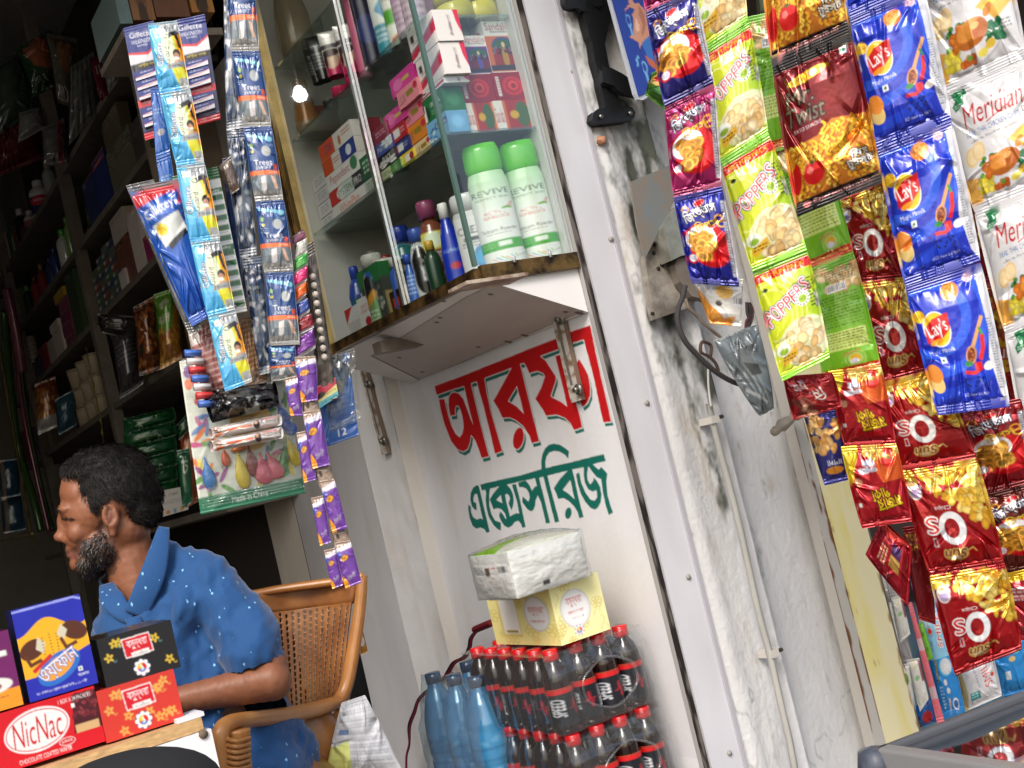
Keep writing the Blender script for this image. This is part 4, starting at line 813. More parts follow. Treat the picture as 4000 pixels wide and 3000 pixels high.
# things on the far top shelf and the brush behind
mb = MB(); p = atx(1175, 140, XC+.05)
mb.lathe([(.0001, 0), (.035, 0), (.042, .03), (.04, .1), (.03, .16), (.01, .18)], (XC+.06, YFAR-.055, ZC+.001), 22, (160, 146, 120)); tag(mb.build('brown_bag', 'plas'), 'brown see-through bag of brushes on the top glass shelf', 'bag')
mb = MB(); mb.lathe([(.0001, 0), (.025, 0), (.03, .02), (.02, .10), (.015, .13), (.0001, .135)], (XC+.05, YFAR-.035, zb), 20, (150, 128, 98), cv=dsl(20, 40, (160, 140, 112), [('r', .2, .5, .9, .8, (176, 120, 66)), ('r', .1, .2, .6, .4, (206, 200, 190))])); tag(mb.build('brown_pouch', 'plas'), 'brown pouch against the cabinet end board under the lamp', 'pouch')
# ============================================================ hanging snack packets
def folds(u, v, seed, n=7, amp=.004):
    rn = np.random.RandomState(seed); s = 0*u+0*v
    for i in range(n):
        e = rn.randint(0, 4); t = rn.rand()
        x0, y0 = [(0, t), (1, t), (t, 0), (t, 1)][e]; ang = math.atan2(.5-y0, .5-x0)+rn.normal(0, .55)
        dx, dy = math.cos(ang), math.sin(ang); al = (u-x0)*dx+(v-y0)*dy; d = abs(-(u-x0)*dy+(v-y0)*dx)
        w = rn.uniform(.035, .11); ln = rn.uniform(.25, .6); sg = 1 if rn.rand() < .55 else -1
        s = s+sg*amp*rn.uniform(.5, 1.2)*np.clip(1-d/w/(.4+al.clip(0, 2)), 0, 1)*np.clip(1-al/ln, 0, 1)*(al > 0)
    return s
def camdir(p): d = Vector((CAM.x-p.x, CAM.y-p.y, 0)); return d.normalized()
def sheetpts(c4, py_, yaw, tilt=0.):
    cx = sum(p[0] for p in c4)/4; cy = sum(p[1] for p in c4)/4; c = aty(cx, cy, py_)
    n = camdir(c); n = Matrix.Rotation(R(yaw), 3, 'Z')@n
    return [atpl(p[0], p[1], c, n) for p in c4], n, c
def bag(name, c4, Y, cv, label, group=None, cat='snack packet', mat='foil', thick=.016, yaw=0, seed=1, seal=.07, nf=9, amp=.0035, pinch=.05, bend=0., par=None, dens=2.9, sealrib=.0006):
    P4, n, c = sheetpts(c4, Y, yaw); n = np.array(n)
    wpx = (math.dist(c4[0], c4[1])+math.dist(c4[3], c4[2]))/2; hpx = (math.dist(c4[0], c4[3])+math.dist(c4[1], c4[2]))/2
    nu, nv = max(10, int(wpx/dens)), max(12, int(hpx/dens))
    a = cv.out() if isinstance(cv, Cv) else cv
    side = np.array(P4[1]-P4[0]); W_ = np.linalg.norm(side)
    k = W_/.12
    def fn(P, u, v):
        uu, vv = u[..., 0], v[..., 0]
        ev = np.clip(np.minimum(vv, 1-vv)-seal, 0, 1)/(.5-seal); e = np.clip(np.sin(np.pi*uu), 0, 1)**.55*np.clip(ev*2.6, 0, 1)**.6
        rp = (thick > .0065)*.0022*k*(np.sin(uu*(22+seed % 5*4)+seed)+.6*np.sin(uu*47+seed*2))*np.exp(-ev*9)*(ev > 0)
        off = thick*k*e+rp+folds(uu, vv, seed, nf+7, amp*2.1*k)*np.clip(ev*6+.25, 0, 1)*np.clip(np.minimum(uu, 1-uu)*12, 0, 1)
        off = off+.0018*k*(fbm(uu*6+seed, vv*9, seed)-.47)*np.clip(ev*5, 0, 1)+sealrib*np.sin(vv*nv*1.6)*(ev <= 0)
        off = off+bend*(vv-.5)**2+.004*k*(vnoise(uu*3+seed*3.1, vv*0+seed, seed)-.5)*(ev <= 0)
        P = P+off[..., None]*n
        cx = P.mean(1, keepdims=True)
        pin = pinch*np.clip(np.sin(np.pi*np.clip(vv, 0, 1)), 0, 1)**.5*(.6+.8*vnoise(vv*4+seed, 0*vv+uu*0+seed, seed))
        P = P-(uu-.5)[..., None]*pin[..., None]*2*side*.5
        z = (np.abs(((uu*nu/2.0) % 1)-.5)-.25)*.004*k
        P[..., 2] = P[..., 2]+np.where((vv > .995), z, 0)
        return P
    mb = MB(); mb.quadgrid(P4, a, nu=nu, nv=nv, fn=fn)
    def fb(P, u, v):
        uu, vv = u[..., 0], v[..., 0]; ev = np.clip(np.minimum(vv, 1-vv)-seal, 0, 1)/(.5-seal)
        pin = pinch*np.clip(np.sin(np.pi*vv), 0, 1)**.5
        P = P-(thick*k*.7*np.clip(np.sin(np.pi*uu), 0, 1)**.6*np.clip(ev*2.6, 0, 1)**.6+.0004)[..., None]*n+(bend*(vv-.5)**2)[..., None]*n
        return P-(uu-.5)[..., None]*pin[..., None]*side
    mb.quadgrid([P4[1], P4[0], P4[3], P4[2]], a[::4, ::-4], nu=16, nv=24, fn=fb)
    if par is not None: return mb.build(name, mat, par)
    o = mb.build(name, mat); return tag(o, label, cat, group)
# ---- prints
def cv_ring(c1, c2, seed=0, sc=1.):
    c = Cv(int(66*sc), int(138*sc), c1, asp=2.1)
    for k in range(6):
        x = -.1+k*.22; c.poly([(x+.1, .66), (x+.18, .66), (x+.36, .1), (x+.31, .1)], tuple(int(v*.6+70) for v in c1), .55)
    c.rect(0, 0, 1, .12, tuple(int(v*.75) for v in c1))
    c.ell(.56, 1.28, .46, .44, (206, 16, 26)); c.ell(.22, 1.1, .5, .62, c1, al=0)
    c.poly([(.02, .88), (.3, .72), (.75, .8), (.98, 1.05), (.6, 1.1), (.1, 1.2)], (200, 14, 24))
    c.ell(.38, 1.06, .34, .29, (236, 234, 236), rot=-10)
    c.heap((.12, 1.0, .62, 1.5, lambda x, y: ((x-.36)/.3)**2+((y-1.24)/.27)**2 < 1), 26, .13, .11, [(226, 160, 50), (238, 178, 70), (214, 140, 40)], seed, kind='ring')
    c.ell(.13, 1.52, .12, .11, (200, 30, 40)); c.ell(.13, 1.5, .085, .085, (226, 226, 232)); c.scrib(.07, 1.46, .19, 1.55, 3, (90, 60, 120))
    c.ring(.16, .36, .085, .085, .035, (222, 150, 50)); c.ell(.48, .26, .11, .065, (200, 30, 40), rot=-18); c.ring(.48, .26, .125, .08, .014, (240, 180, 160), rot=-18)
    c.text('িজ', .2, .53, .22, .30, (242, 242, 246), rot=-9, bold=.03, out=(22, 18, 50), ow=.03)
    c.text('েত্তাস', .56, .47, .52, .27, (242, 242, 246), rot=-9, bold=.03, out=(22, 18, 50), ow=.03)
    c.text('িচপস', .55, .75, .52, .2, (236, 200, 50), rot=-11, bold=.03, out=(80, 50, 20), ow=.015)
    c.ring(.84, .66, .10, .09, .035, (232, 164, 50)); c.ring(.88, .78, .10, .08, .035, (240, 178, 66))
    c.rect(0, 1.96, 1, 2.1, tuple(int(v*.7) for v in c1)); c.rect(.93, .3, 1, 1.9, (205, 205, 212)); c.scrib(.94, .35, .995, 1.85, 26, (90, 90, 110))
    return c
def cv_puff(seed=0):
    c = Cv(74, 150, (140, 196, 30), asp=2.15)
    g = np.clip(fbm(c.X*2.2, c.Y*1.6, 8)*1.5-.1+.35*(c.X < .5), 0, 1)[..., None]; c.a = lin((118, 184, 26))*(1-g)+lin((206, 220, 44))*g
    for k in range(4): c.ring(.15, .95, .35+.1*k, .5+.12*k, .03, (228, 234, 130))
    c.rect(0, 0, 1, .09, (110, 180, 30)); c.poly([(0, .09), (1, .09), (1, .3), (0, .27)], (206, 26, 24)); c.text('BIG FUN PACK', .5, .19, .8, .10, (240, 200, 40), bold=.03)
    c.poly([(.0, .27), (1, .3), (1, .315), (0, .29)], (236, 224, 60))
    for ps in range(3):
        x, y = .04, .98
        for ch, dx, dy, h in zip('POPPERS', (0, .14, .15, .13, .12, .12, .12), (0, -.06, -.05, -.06, -.07, -.06, -.08), (.27, .25, .22, .21, .21, .22, .24)):
            x += dx; y += dy; c.text(ch, x, y, .125, h*1.15, [(40, 30, 90), (250, 250, 252), (214, 26, 40)][ps], rot=-22, bold=.02, out=[(40, 30, 90), (250, 250, 252), None][ps], ow=[.04, .022, 0][ps])
    c2 = Cv(74, 150, (0, 0, 0), asp=2.15)
    c.ell(.74, .86, .15, .14, (240, 244, 238)); c.ell(.74, .86, .085, .08, (170, 206, 60)); c.text('NO', .74, .86, .11, .07, (40, 70, 30), bold=.04)
    for k in range(12): t = k*math.pi/6; c.ell(.74+.118*math.cos(t), .86+.112*math.sin(t), .016, .016, (90, 100, 90))
    c.put(((c.X-.62)/.55)**2+((c.Y-1.62)/.44)**2 < 1+.3*(fbm(c.X*6, c.Y*6, 3)-.5), (240, 238, 206), .75)
    c.heap((.12, 1.28, 1.0, 2.02, lambda x, y: ((x-.62)/.46)**2+((y-1.66)/.36)**2 < 1), 46, .105, .12, [(240, 214, 158), (236, 204, 140), (244, 226, 184), (226, 186, 120)], seed)
    c.ell(.15, 1.62, .14, .12, (236, 240, 226)); c.ell(.15, 1.66, .09, .06, (150, 190, 60)); c.poly([(.06, 1.78), (.4, 1.66), (.42, 1.80), (.09, 1.94)], (228, 180, 50)); c.scrib(.1, 1.75, .38, 1.86, 2, (70, 50, 20))
    c.ell(.1, .44, .05, .04, (40, 60, 30)); c.scrib(.88, .5, 1, 1.1, 9, (40, 60, 30)); c.rect(0, 2.06, 1, 2.15, (124, 196, 34))
    return c
def cv_puffback(seed=0, kind=0):
    c = Cv(60, 150, (118, 184, 36), asp=2.3); g = fbm(c.X*2, c.Y*2, 4)[..., None]; c.a = c.a*(.85+.35*g)
    c.rect(0, 0, 1, .10, (104, 176, 36))
    c.heap((0, .1, 1, .55), 40, .11, .08, [(226, 190, 120), (214, 170, 96), (236, 210, 150)], seed)
    c.scrib(.3, .14, .95, .42, 6, (70, 60, 40)); c.bars(.3, .44, .72, .6); c.scrib(.06, .66, .95, 1.32, 11, (36, 56, 30), .35)
    c.rect(.06, 1.38, .92, 1.76, (196, 216, 110)); c.scrib(.1, 1.41, .88, 1.74, 6, (50, 70, 30), .4)
    for k, cc in ((.2, (160, 206, 90)), (.165, (130, 190, 50)), (.14, (178, 214, 110))): c.ell(.62, 1.98, k, k*.9, cc)
    c.ell(.62, 1.97, .1, .085, (232, 180, 40)); c.ell(.6, 2.02, .08, .05, (225, 228, 236)); c.text('পপার্স', .56, 1.83, .34, .09, (222, 50, 80), rot=-12, bold=.03, flip=True)
    c.poly([(0, 2.12), (1, 2.10), (1, 2.3), (0, 2.3)], (204, 30, 26)); c.text('BIG FUN PACK', .5, 2.17, .85, .07, (236, 200, 50), bold=.03, flip=True); c.rect(0, 2.25, 1, 2.3, (120, 190, 40))
    return c
def cv_twist(seed=0):
    c = Cv(100, 190, (112, 14, 20), asp=1.75); c.noise(.25, 5, seed)
    c.rect(0, 0, 1, .10, (22, 16, 18)); c.ell(.4, .27, .27, .06, (226, 180, 50), rot=-8); c.ell(.48, .26, .05, .04, (240, 235, 220), rot=-8); c.text('BOMBAY SWEETS', .4, .27, .42, .045, (120, 30, 24), rot=-8, bold=.03)
    c.rect(.84, .10, .93, .19, (236, 236, 236)); c.ell(.885, .145, .028, .028, (20, 100, 60))
    c.text('Mr.', .26, .47, .36, .19, (128, 112, 92), bold=.05, shear=.15, out=(24, 14, 14), ow=.018); c.text('Twist', .30, .68, .50, .21, (128, 112, 92), bold=.05, shear=.15, out=(24, 14, 14), ow=.018); c.text('TATO SNACKS', .3, .84, .36, .04, (226, 200, 200), rot=-2)
    c.poly([(0, 1.0), (.4, .98), (.6, .86), (1, .92), (1, 1.6), (0, 1.6)], (196, 116, 34))
    rn = random.Random(seed+5)
    for k in range(120):
        x, y = rn.uniform(0, 1), rn.uniform(.92, 1.58); t = rn.uniform(-1.9, -1.1); l = rn.uniform(.10, .17); w = .022
        if y < 1.02 and x < .45: continue
        col = rn.choice([(240, 190, 50), (232, 170, 40), (246, 206, 80), (214, 140, 30)]); px_ = [(x+l*s*math.cos(t)+.025*math.sin(s*9), y+l*s*math.sin(t)) for s in np.linspace(-.5, .5, 6)]
        c.line([(a+.010, b+.012) for a, b in px_], w*1.5, (150, 80, 24)); c.line(px_, w*1.25, col)
    c.ell(.28, 1.36, .13, .13, (206, 22, 24)); c.ell(.24, 1.32, .04, .04, (236, 120, 110)); c.line([(.24, 1.24), (.32, 1.24)], .02, (50, 90, 40)); c.line([(.28, 1.27), (.30, 1.19)], .015, (50, 90, 40))
    c.ell(.06, 1.36, .06, .17, (196, 24, 26), rot=8)
    c.text('িমঃ', .83, 1.32, .2, .1, (245, 240, 226), bold=.04, rot=-4, out=(50, 30, 10), ow=.016); c.text('টুইস্ট', .83, 1.43, .3, .12, (245, 240, 226), bold=.04, rot=-4, out=(50, 30, 10), ow=.016); c.scrib(.75, 1.51, .93, 1.55, 1, (80, 40, 20))
    c.poly([(0, 1.6), (1, 1.6), (1, 1.75), (0, 1.75)], (20, 15, 17)); c.ell(.13, 1.655, .05, .035, (200, 120, 120)); c.text('BOMBAY SWEETS & CO. LTD.', .55, 1.655, .68, .045, (196, 130, 130), bold=.02)
    return c
def cv_lays(seed=0, S_=1.):
    c = Cv(int(104*S_), int(176*S_), (22, 46, 176), asp=1.72)
    for k, (r, col) in enumerate([(1.15, (30, 66, 204)), (1.0, (20, 44, 176)), (.84, (40, 84, 216)), (.7, (22, 48, 184)), (.56, (46, 92, 220)), (.42, (24, 50, 186))]):
        c.ell(.18, .5, r, r*.9, col)
    c.rect(0, 0, 1, .09, (20, 36, 140)); c.rect(0, 1.6, 1, 1.72, (20, 40, 150))
    for x, y, rx, ry in ((.52, .22, .125, .115), (.07, 1.2, .10, .14)):
        c.ell(x, y, rx, ry, (226, 136, 50), rot=-20); c.ell(x-.01, y-.01, rx*.75, ry*.7, (238, 160, 72), rot=-20)
        for k in range(8): c.ell(x+rx*.6*math.cos(k*2.4), y+ry*.6*math.sin(k*1.7), .012, .01, (190, 90, 30))
    c.ell(.08, 1.33, .09, .12, (236, 206, 130), rot=-20); c.ell(.07, 1.2, .085, .12, (228, 140, 54), rot=-20)
    c.ell(.055, .43, .07, .085, (240, 196, 40), rot=-15); c.text('২০', .055, .43, .08, .07, (150, 60, 20), bold=.03)
    c.ell(.245, .64, .175, .235, (240, 240, 244), rot=-12); c.ell(.245, .64, .16, .22, (240, 192, 34), rot=-12); c.poly([(.08, .60), (.2, .50), (.42, .46), (.42, .66), (.3, .76), (.08, .80)], (206, 20, 28))
    c.ell(.2, .8, .09, .035, (232, 150, 30), rot=-12)
    c.text("Lay's", .25, .64, .27, .24, (248, 248, 250), rot=-14, bold=.05)
    c.text('Magic Masala', .25, .93, .34, .07, (232, 236, 248), rot=-2, bold=.03); c.rect(.2, 1.0, .28, 1.08, (232, 236, 236)); c.ell(.24, 1.04, .022, .022, (20, 110, 60))
    c.line([(.86, .62), (.66, .95)], .05, (214, 160, 100)); c.ell(.62, 1.04, .075, .115, (206, 150, 92), rot=20); c.ell(.62, 1.04, .055, .09, (110, 40, 20), rot=20)
    for k in range(12): c.ell(.62+.035*math.cos(k*2.4), 1.04+.065*math.sin(k*1.9), .010, .010, (196, 110, 50))
    c.line([(.80, .74), (.83, .84)], .035, (60, 150, 60)); c.line([(.82, .84), (.80, .98), (.74, 1.1)], .055, (214, 30, 28)); c.line([(.5, 1.24), (.62, 1.26), (.72, 1.22)], .045, (206, 30, 30)); c.rect(.64, 1.14, .74, 1.22, (222, 40, 36))
    c.ell(.56, 1.14, .055, .035, (40, 130, 60)); c.ell(.84, 1.2, .085, .05, (236, 232, 222), rot=-15)
    for k in range(22): c.ell(.6+.13*math.sin(k*1.3), 1.37+.05*math.cos(k*2.2), .011, .011, (20, 20, 40))
    c.text('িনট ওজন ১২ গ্রাম', .6, 1.52, .36, .05, (214, 222, 244)); c.ell(.80, .12, .07, .055, (226, 196, 210)); c.scrib(.76, .1, .84, .15, 2, (150, 60, 90))
    c.poly([(.9, .1), (1, .05), (1, 1.66), (.93, 1.55), (.86, 1.1), (.93, .8)], (214, 216, 222)); c.scrib(.925, .65, .995, 1.5, 26, (90, 94, 110))
    return c
def cv_merid(seed=0, S_=1.):
    c = Cv(int(120*S_), int(170*S_), (222, 223, 226), asp=1.42)
    c.poly([(.62, .2), (1, .05), (1, 1.42), (.75, 1.42)], (216, 217, 220))
    c.poly([(.10, .05), (.26, .02), (.28, .10), (.22, .14), (.22, .22), (.10, .28), (.08, .2), (.13, .15)], (20, 116, 70)); c.scrib(.11, .2, .2, .25, 2, (200, 230, 210))
    c.text('Meridian', .52, .36, .74, .25, (190, 24, 36), rot=-3, bold=.0, shear=.35); c.line([(.42, .52), (.72, .42)], .012, (190, 24, 36))
    c.text('REAL THAI CHICKEN CHIPS', .48, .57, .66, .062, (54, 110, 180), rot=-3, shear=.1, bold=.01); c.rect(.84, .50, .9, .56, (60, 60, 60)); c.rect(.85, .51, .89, .55, (230, 230, 230))
    c.text('রিয়েল থাই িচেকন িচপস | ريل تهاي', .47, .665, .58, .045, (50, 50, 56), rot=-3, shear=.2)
    for x, y in ((.14, .84), (.24, .80)): c.ell(x, y, .08, .11, (236, 206, 150), rot=15); c.ell(x, y, .06, .08, (244, 222, 176), rot=15)
    c.poly([(.0, 1.05), (.22, 1.1), (.1, 1.42), (0, 1.42)], (226, 170, 80)); c.poly([(.6, .8), (.95, .62), (1, .85), (.8, .98)], (236, 186, 90)); c.poly([(.66, .84), (.84, .72), (.86, .8)], (250, 226, 90))
    c.ell(.48, 1.13, .37, .19, (196, 196, 200), rot=-12); c.ell(.48, 1.12, .355, .175, (232, 232, 234), rot=-12)
    c.heap((.2, .9, .46, 1.12), 24, .035, .03, [(50, 120, 50), (36, 96, 44), (80, 150, 60)], 3); c.heap((.62, .98, .84, 1.16), 20, .045, .035, [(30, 110, 70), (50, 130, 80)], 4)
    c.heap((.16, 1.1, .3, 1.26), 14, .05, .035, [(232, 214, 60), (240, 224, 90)], 5); c.heap((.32, 1.2, .5, 1.28), 14, .032, .03, [(226, 120, 40), (216, 104, 30)], 6)
    c.heap((.27, .93, .4, 1.12), 6, .05, .05, [(214, 120, 40)], 9)
    c.ell(.50, 1.02, .20, .125, (190, 108, 36), rot=-18); c.ell(.48, .98, .16, .085, (220, 144, 60), rot=-18); c.ell(.6, 1.0, .10, .08, (176, 92, 30), rot=-40); c.ell(.72, .86, .075, .04, (206, 130, 50), rot=-50); c.ell(.55, .96, .05, .03, (236, 176, 100), rot=-18)
    c.ell(.58, 1.22, .06, .035, (238, 222, 90), rot=-15); c.ell(.68, 1.17, .06, .04, (226, 190, 60), rot=-15); c.ell(.42, 1.22, .03, .025, (110, 160, 60))
    c.scrib(.84, 1.0, .95, 1.1, 3, (60, 60, 66)); c.rect(0, 1.35, 1, 1.42, (206, 207, 212)); c.rect(0, 0, 1, .035, (206, 207, 212))
    return c
def cv_sun(seed=0, S_=1.):
    c = Cv(int(104*S_), int(140*S_), (158, 12, 20), asp=1.3); c.noise(.22, 3, seed)
    f = lambda x, y: y < .18+.62*np.clip((x-.22)/.7, 0, 1)**1.1 and y > .03 and x > .02
    c.heap((.0, .03, 1., .80, f), 190, .075, .045, [(232, 186, 60), (242, 204, 84), (222, 166, 44), (246, 218, 120)], seed, edge=.6)
    c.text('Chips', .4, .50, .22, .06, (232, 226, 226), bold=.03, flip=True)
    c.ell(.46, .76, .18, .20, (232, 234, 238)); c.ell(.45, .76, .10, .12, (150, 12, 20))
    c.text('S', .2, .70, .16, .2, (206, 26, 34), bold=.06, flip=True, out=(236, 232, 234), ow=.022); c.rect(.17, .86, .21, .95, (190, 20, 28)); c.poly([(.165, .85), (.215, .85), (.22, .96), (.16, .96)], (224, 210, 214)); c.rect(.175, .865, .205, .945, (170, 16, 24))
    c.ell(.1, .26, .09, .11, (228, 214, 206)); c.ell(.1, .24, .07, .07, (230, 170, 60)); c.ell(.1, .29, .06, .06, (180, 160, 200)); c.rect(.03, .2, .2, .24, (236, 230, 232))
    c.ell(.42, 1.08, .17, .075, (214, 170, 92)); c.ell(.42, 1.08, .13, .05, (232, 218, 190)); c.text('Sun', .42, 1.07, .3, .11, (120, 30, 26), bold=.03, shear=.2, out=(226, 190, 120), ow=.02, flip=True); c.line([(.56, 1.06), (.66, 1.02), (.7, 1.07)], .02, (220, 180, 100))
    c.rect(0, 1.24, 1, 1.3, (120, 8, 16)); return c
def cv_curry(seed=0):
    c = Cv(70, 100, (170, 16, 30), asp=1.4); c.noise(.2, 3, seed)
    c.poly([(.45, 0), (1, 0), (1, .62), (.62, .66), (.5, .4)], (222, 96, 40)); c.heap((.4, .02, 1, .22), 18, .09, .06, [(240, 206, 110), (230, 180, 90)], seed)
    c.ell(.78, .3, .13, .1, (206, 44, 34)); c.ell(.82, .12, .1, .07, (200, 50, 34)); c.line([(.74, .22), (.84, .24)], .03, (60, 130, 50))
    c.poly([(.0, .0), (.3, .0), (.24, .2), (.12, .4), (.05, .62), (0, .62)], (226, 196, 50)); c.ell(.14, .62, .07, .07, (196, 140, 110))
    c.text('কাশ্মীির', .38, .42, .34, .1, (36, 50, 130), bold=.05, out=(236, 236, 246), ow=.02, flip=True, rot=-3); c.text('ঝাল', .42, .30, .22, .1, (36, 50, 130), bold=.05, out=(236, 236, 246), ow=.02, flip=True)
    c.text('পাকা', .52, .86, .36, .2, (236, 214, 20), bold=.07, out=(110, 20, 20), ow=.03, flip=True, rot=-8); c.text('মজার', .66, 1.02, .5, .2, (236, 214, 20), bold=.07, out=(110, 20, 20), ow=.03, flip=True, rot=-8)
    c.rect(.03, .98, .09, 1.04, (230, 236, 230)); c.rect(0, 1.24, 1, 1.4, (150, 12, 26)); return c
def simple(nx, ny, bg, items, asp=None, noise=.15): return dsl(nx, ny, bg, items, asp=asp or ny/nx, noise=noise)
YB = 1.20
CC = [cv_ring((32, 30, 110), 0, 1), cv_ring((150, 26, 88), 0, 2), cv_ring((28, 34, 138), 0, 3), cv_ring((140, 12, 26), 0, 4), cv_ring((96, 30, 24), 0, 5)]
G1 = 'navy and pink ring chips packets on one strip'
bag('snack_packet', [(2470,-300),(2660,-380),(2712,-35),(2523,52)], YB, CC[1], 'pink foil ring chips packet cut off by the top of the picture', G1, seed=3)
bag('snack_packet', [(2523,48),(2712,-40),(2787,325),(2597,420)], YB, CC[0], 'navy foil ring chips packet beside the blue poster', G1, seed=11, nf=14, amp=.005)
bag('snack_packet', [(2597,420),(2787,325),(2817,731),(2632,771)], YB, CC[1], 'pink foil ring chips packet between two navy ones', G1, seed=14, nf=14, amp=.005)
bag('snack_packet', [(2632,771),(2819,727),(2888,1120),(2703,1107)], YB, CC[2], 'navy foil ring chips packet at the bottom of its strip', G1, seed=17, nf=14, amp=.005)
wht = simple(50, 50, (222, 220, 214), [('e', .6, .3, .2, .15, (226, 176, 80)), ('e', .3, .06, .16, .06, (130, 40, 40)), ('p', [(0, .2), (.2, .6), (.5, .86), (.85, .8), (.7, 1), (0, 1)], (222, 150, 60)), ('e', .42, .55, .09, .06, (30, 26, 24)), ('b', .8, .4, 1, .58), ('s', .66, .05, 1, .2, 3, (90, 90, 90))])
bag('snack_packet', [(2705,1085),(2903,1090),(2895,1275),(2775,1265)], YB+.03, wht, 'small white snack packet hanging below the navy ring chips', seed=5, pinch=.02, thick=.02, mat='plas')
GP = 'lime green puff packets on one strip'
for k, (q, lb_) in enumerate([([(2680,-350),(2870,-420),(2920,85),(2737,212)], 'lime green puff packet reaching the top of the picture'), ([(2737,210),(2926,88),(3001,520),(2816,640)], 'lime green puff packet second down its strip'), ([(2816,638),(3003,521),(3152,978),(2940,1062)], 'lime green puff packet third down its strip'), ([(2940,1060),(3152,975),(3242,1397),(3056,1490)], 'lime green puff packet at the bottom of its strip')]):
    bag('snack_packet', q, YB+.04, cv_puff(k), lb_, GP, seed=30+k, mat='plas', nf=7, amp=.003, yaw=6)
GQ = 'reversed lime green puff packets'
for k, (q, lb_) in enumerate([([(2900,70),(3085,30),(3150,560),(3000,600)], 'back side of a lime green packet left of the maroon twist packet'), ([(3010,560),(3190,470),(3335,992),(3160,1062)], 'back side of a lime green packet under the maroon twist packet'), ([(3160,1062),(3336,992),(3443,1443),(3215,1490)], 'back side of a lime green packet with red band at the bottom')]):
    bag('snack_packet', q, YB+.12, cv_puffback(k), lb_, GQ, seed=40+k, mat='plas', nf=6, amp=.003)
tw = cv_twist(2)
bag('snack_packet', [(2940,-420),(3215,-500),(3318,130),(3018,262)], YB-.05, tw, 'maroon twist snack packet with only its lower end in the picture', 'maroon twist packets', seed=51, nf=12, amp=.004, yaw=-4)
bag('snack_packet', [(3018,262),(3322,130),(3446,712),(3115,847)], YB-.05, tw, 'maroon twist snack packet seen whole with black sealed ends', 'maroon twist packets', seed=53, nf=14, amp=.0045, yaw=-6)
ly = cv_lays(1)
for k, (q, lb_) in enumerate([([(3220,-420),(3530,-510),(3607,-50),(3320,75)], 'blue potato crisps packet cut off by the top of the picture'), ([(3320,75),(3607,-50),(3716,470),(3425,583)], 'blue potato crisps packet, topmost seen whole'), ([(3425,583),(3716,470),(3830,1020),(3538,1121)], 'blue potato crisps packet in the middle of its strip'), ([(3538,1121),(3830,1025),(3945,1588),(3665,1622)], 'blue potato crisps packet at the bottom of its strip')]):
    bag('snack_packet', q, YB-.02, ly, lb_, 'blue crisps packets on one strip', seed=60+k, mat='plas', nf=12, amp=.0045, yaw=8)
me = cv_merid(1)
for k, (q, lb_) in enumerate([([(3545,-200),(3890,-350),(4010,225),(3670,375)], 'white chicken chips packet at the top right'), ([(3672,372),(4012,225),(4130,700),(3807,828)], 'white chicken chips packet second down at the right edge'), ([(3807,826),(4130,700),(4230,1180),(3925,1300)], 'white chicken chips packet third down at the right edge'), ([(3925,1298),(4230,1180),(4330,1700),(4020,1800)], 'white chicken chips packet, lowest at the right edge')]):
    bag('snack_packet', q, YB+.0, me, lb_, 'white chicken chips packets on one strip', seed=70+k, mat='plas', nf=12, amp=.004, yaw=-6)
ku = simple(50, 130, (206, 160, 40), [('h', (0, .2, 1, 1.2), 60, .1, .09, [(170, 70, 30), (190, 96, 40), (140, 50, 26)], {'seed': 2}), ('t', 'KurMur', .5, 1.5, 1.1, .3, (240, 230, 220), {'bold': .05, 'rot': 10, 'out': (170, 30, 30), 'ow': .04}), ('r', 0, 1.9, 1, 2.6, (150, 20, 26)), ('s', .1, 1.75, .9, 1.85, 1, (150, 30, 30)), ('r', 0, 0, 1, .12, (150, 24, 28))])
for k, (q, lb_) in enumerate([([(3570,-110),(3740,-170),(3880,520),(3735,590)], 'brown and yellow packet behind the top blue crisps'), ([(3735,585),(3880,520),(3985,1085),(3830,1120)], 'brown and yellow packet behind the middle blue crisps'), ([(3825,1110),(3985,1080),(4080,1560),(3910,1590)], 'brown and yellow packet behind the bottom blue crisps')]):
    bag('snack_packet', q, YB+.12, ku, lb_, 'brown and yellow spicy packets', seed=80+k, nf=10, amp=.004)
su = [cv_sun(1), cv_sun(2)]
for k, (q, lb_) in enumerate([([(3190,420),(3430,350),(3490,705),(3265,790)], 'red corn chips packet almost hidden behind the twist packet'), ([(3262,790),(3488,700),(3555,1085),(3342,1105)], 'red corn chips packet right below the twist packet'), ([(3342,1105),(3560,1078),(3665,1440),(3418,1505)], 'red corn chips packet beside the barcode of a green packet'),
    ([(3418,1500),(3668,1435),(3814,1789),(3511,1843)], 'red corn chips packet just under the blue crisps strip'), ([(3511,1843),(3814,1789),(3922,2205),(3634,2250)], 'red corn chips packet next to last on its strip'), ([(3632,2250),(3924,2200),(3992,2537),(3733,2640)], 'red corn chips packet at the bottom of its strip')]):
    bag('snack_packet', q, [YB+.15, YB+.14, YB+.13, YB+.08, YB+.05, YB+.02][k], su[k % 2], lb_, 'red corn chips packets on one strip', seed=90+k, nf=15, amp=.005, yaw=4)
g1 = cv_curry(1)
bag('snack_packet', [(3235,1450),(3440,1425),(3500,1732),(3300,1745)], YB+.11, g1, 'red packet with yellow lettering, upper of two', 'red packets with yellow lettering', seed=101, nf=12, amp=.005)
bag('snack_packet', [(3285,1745),(3500,1732),(3563,2035),(3368,2064)], YB+.09, g1, 'red packet with yellow lettering, lower of two', 'red packets with yellow lettering', seed=104, nf=12, amp=.005)
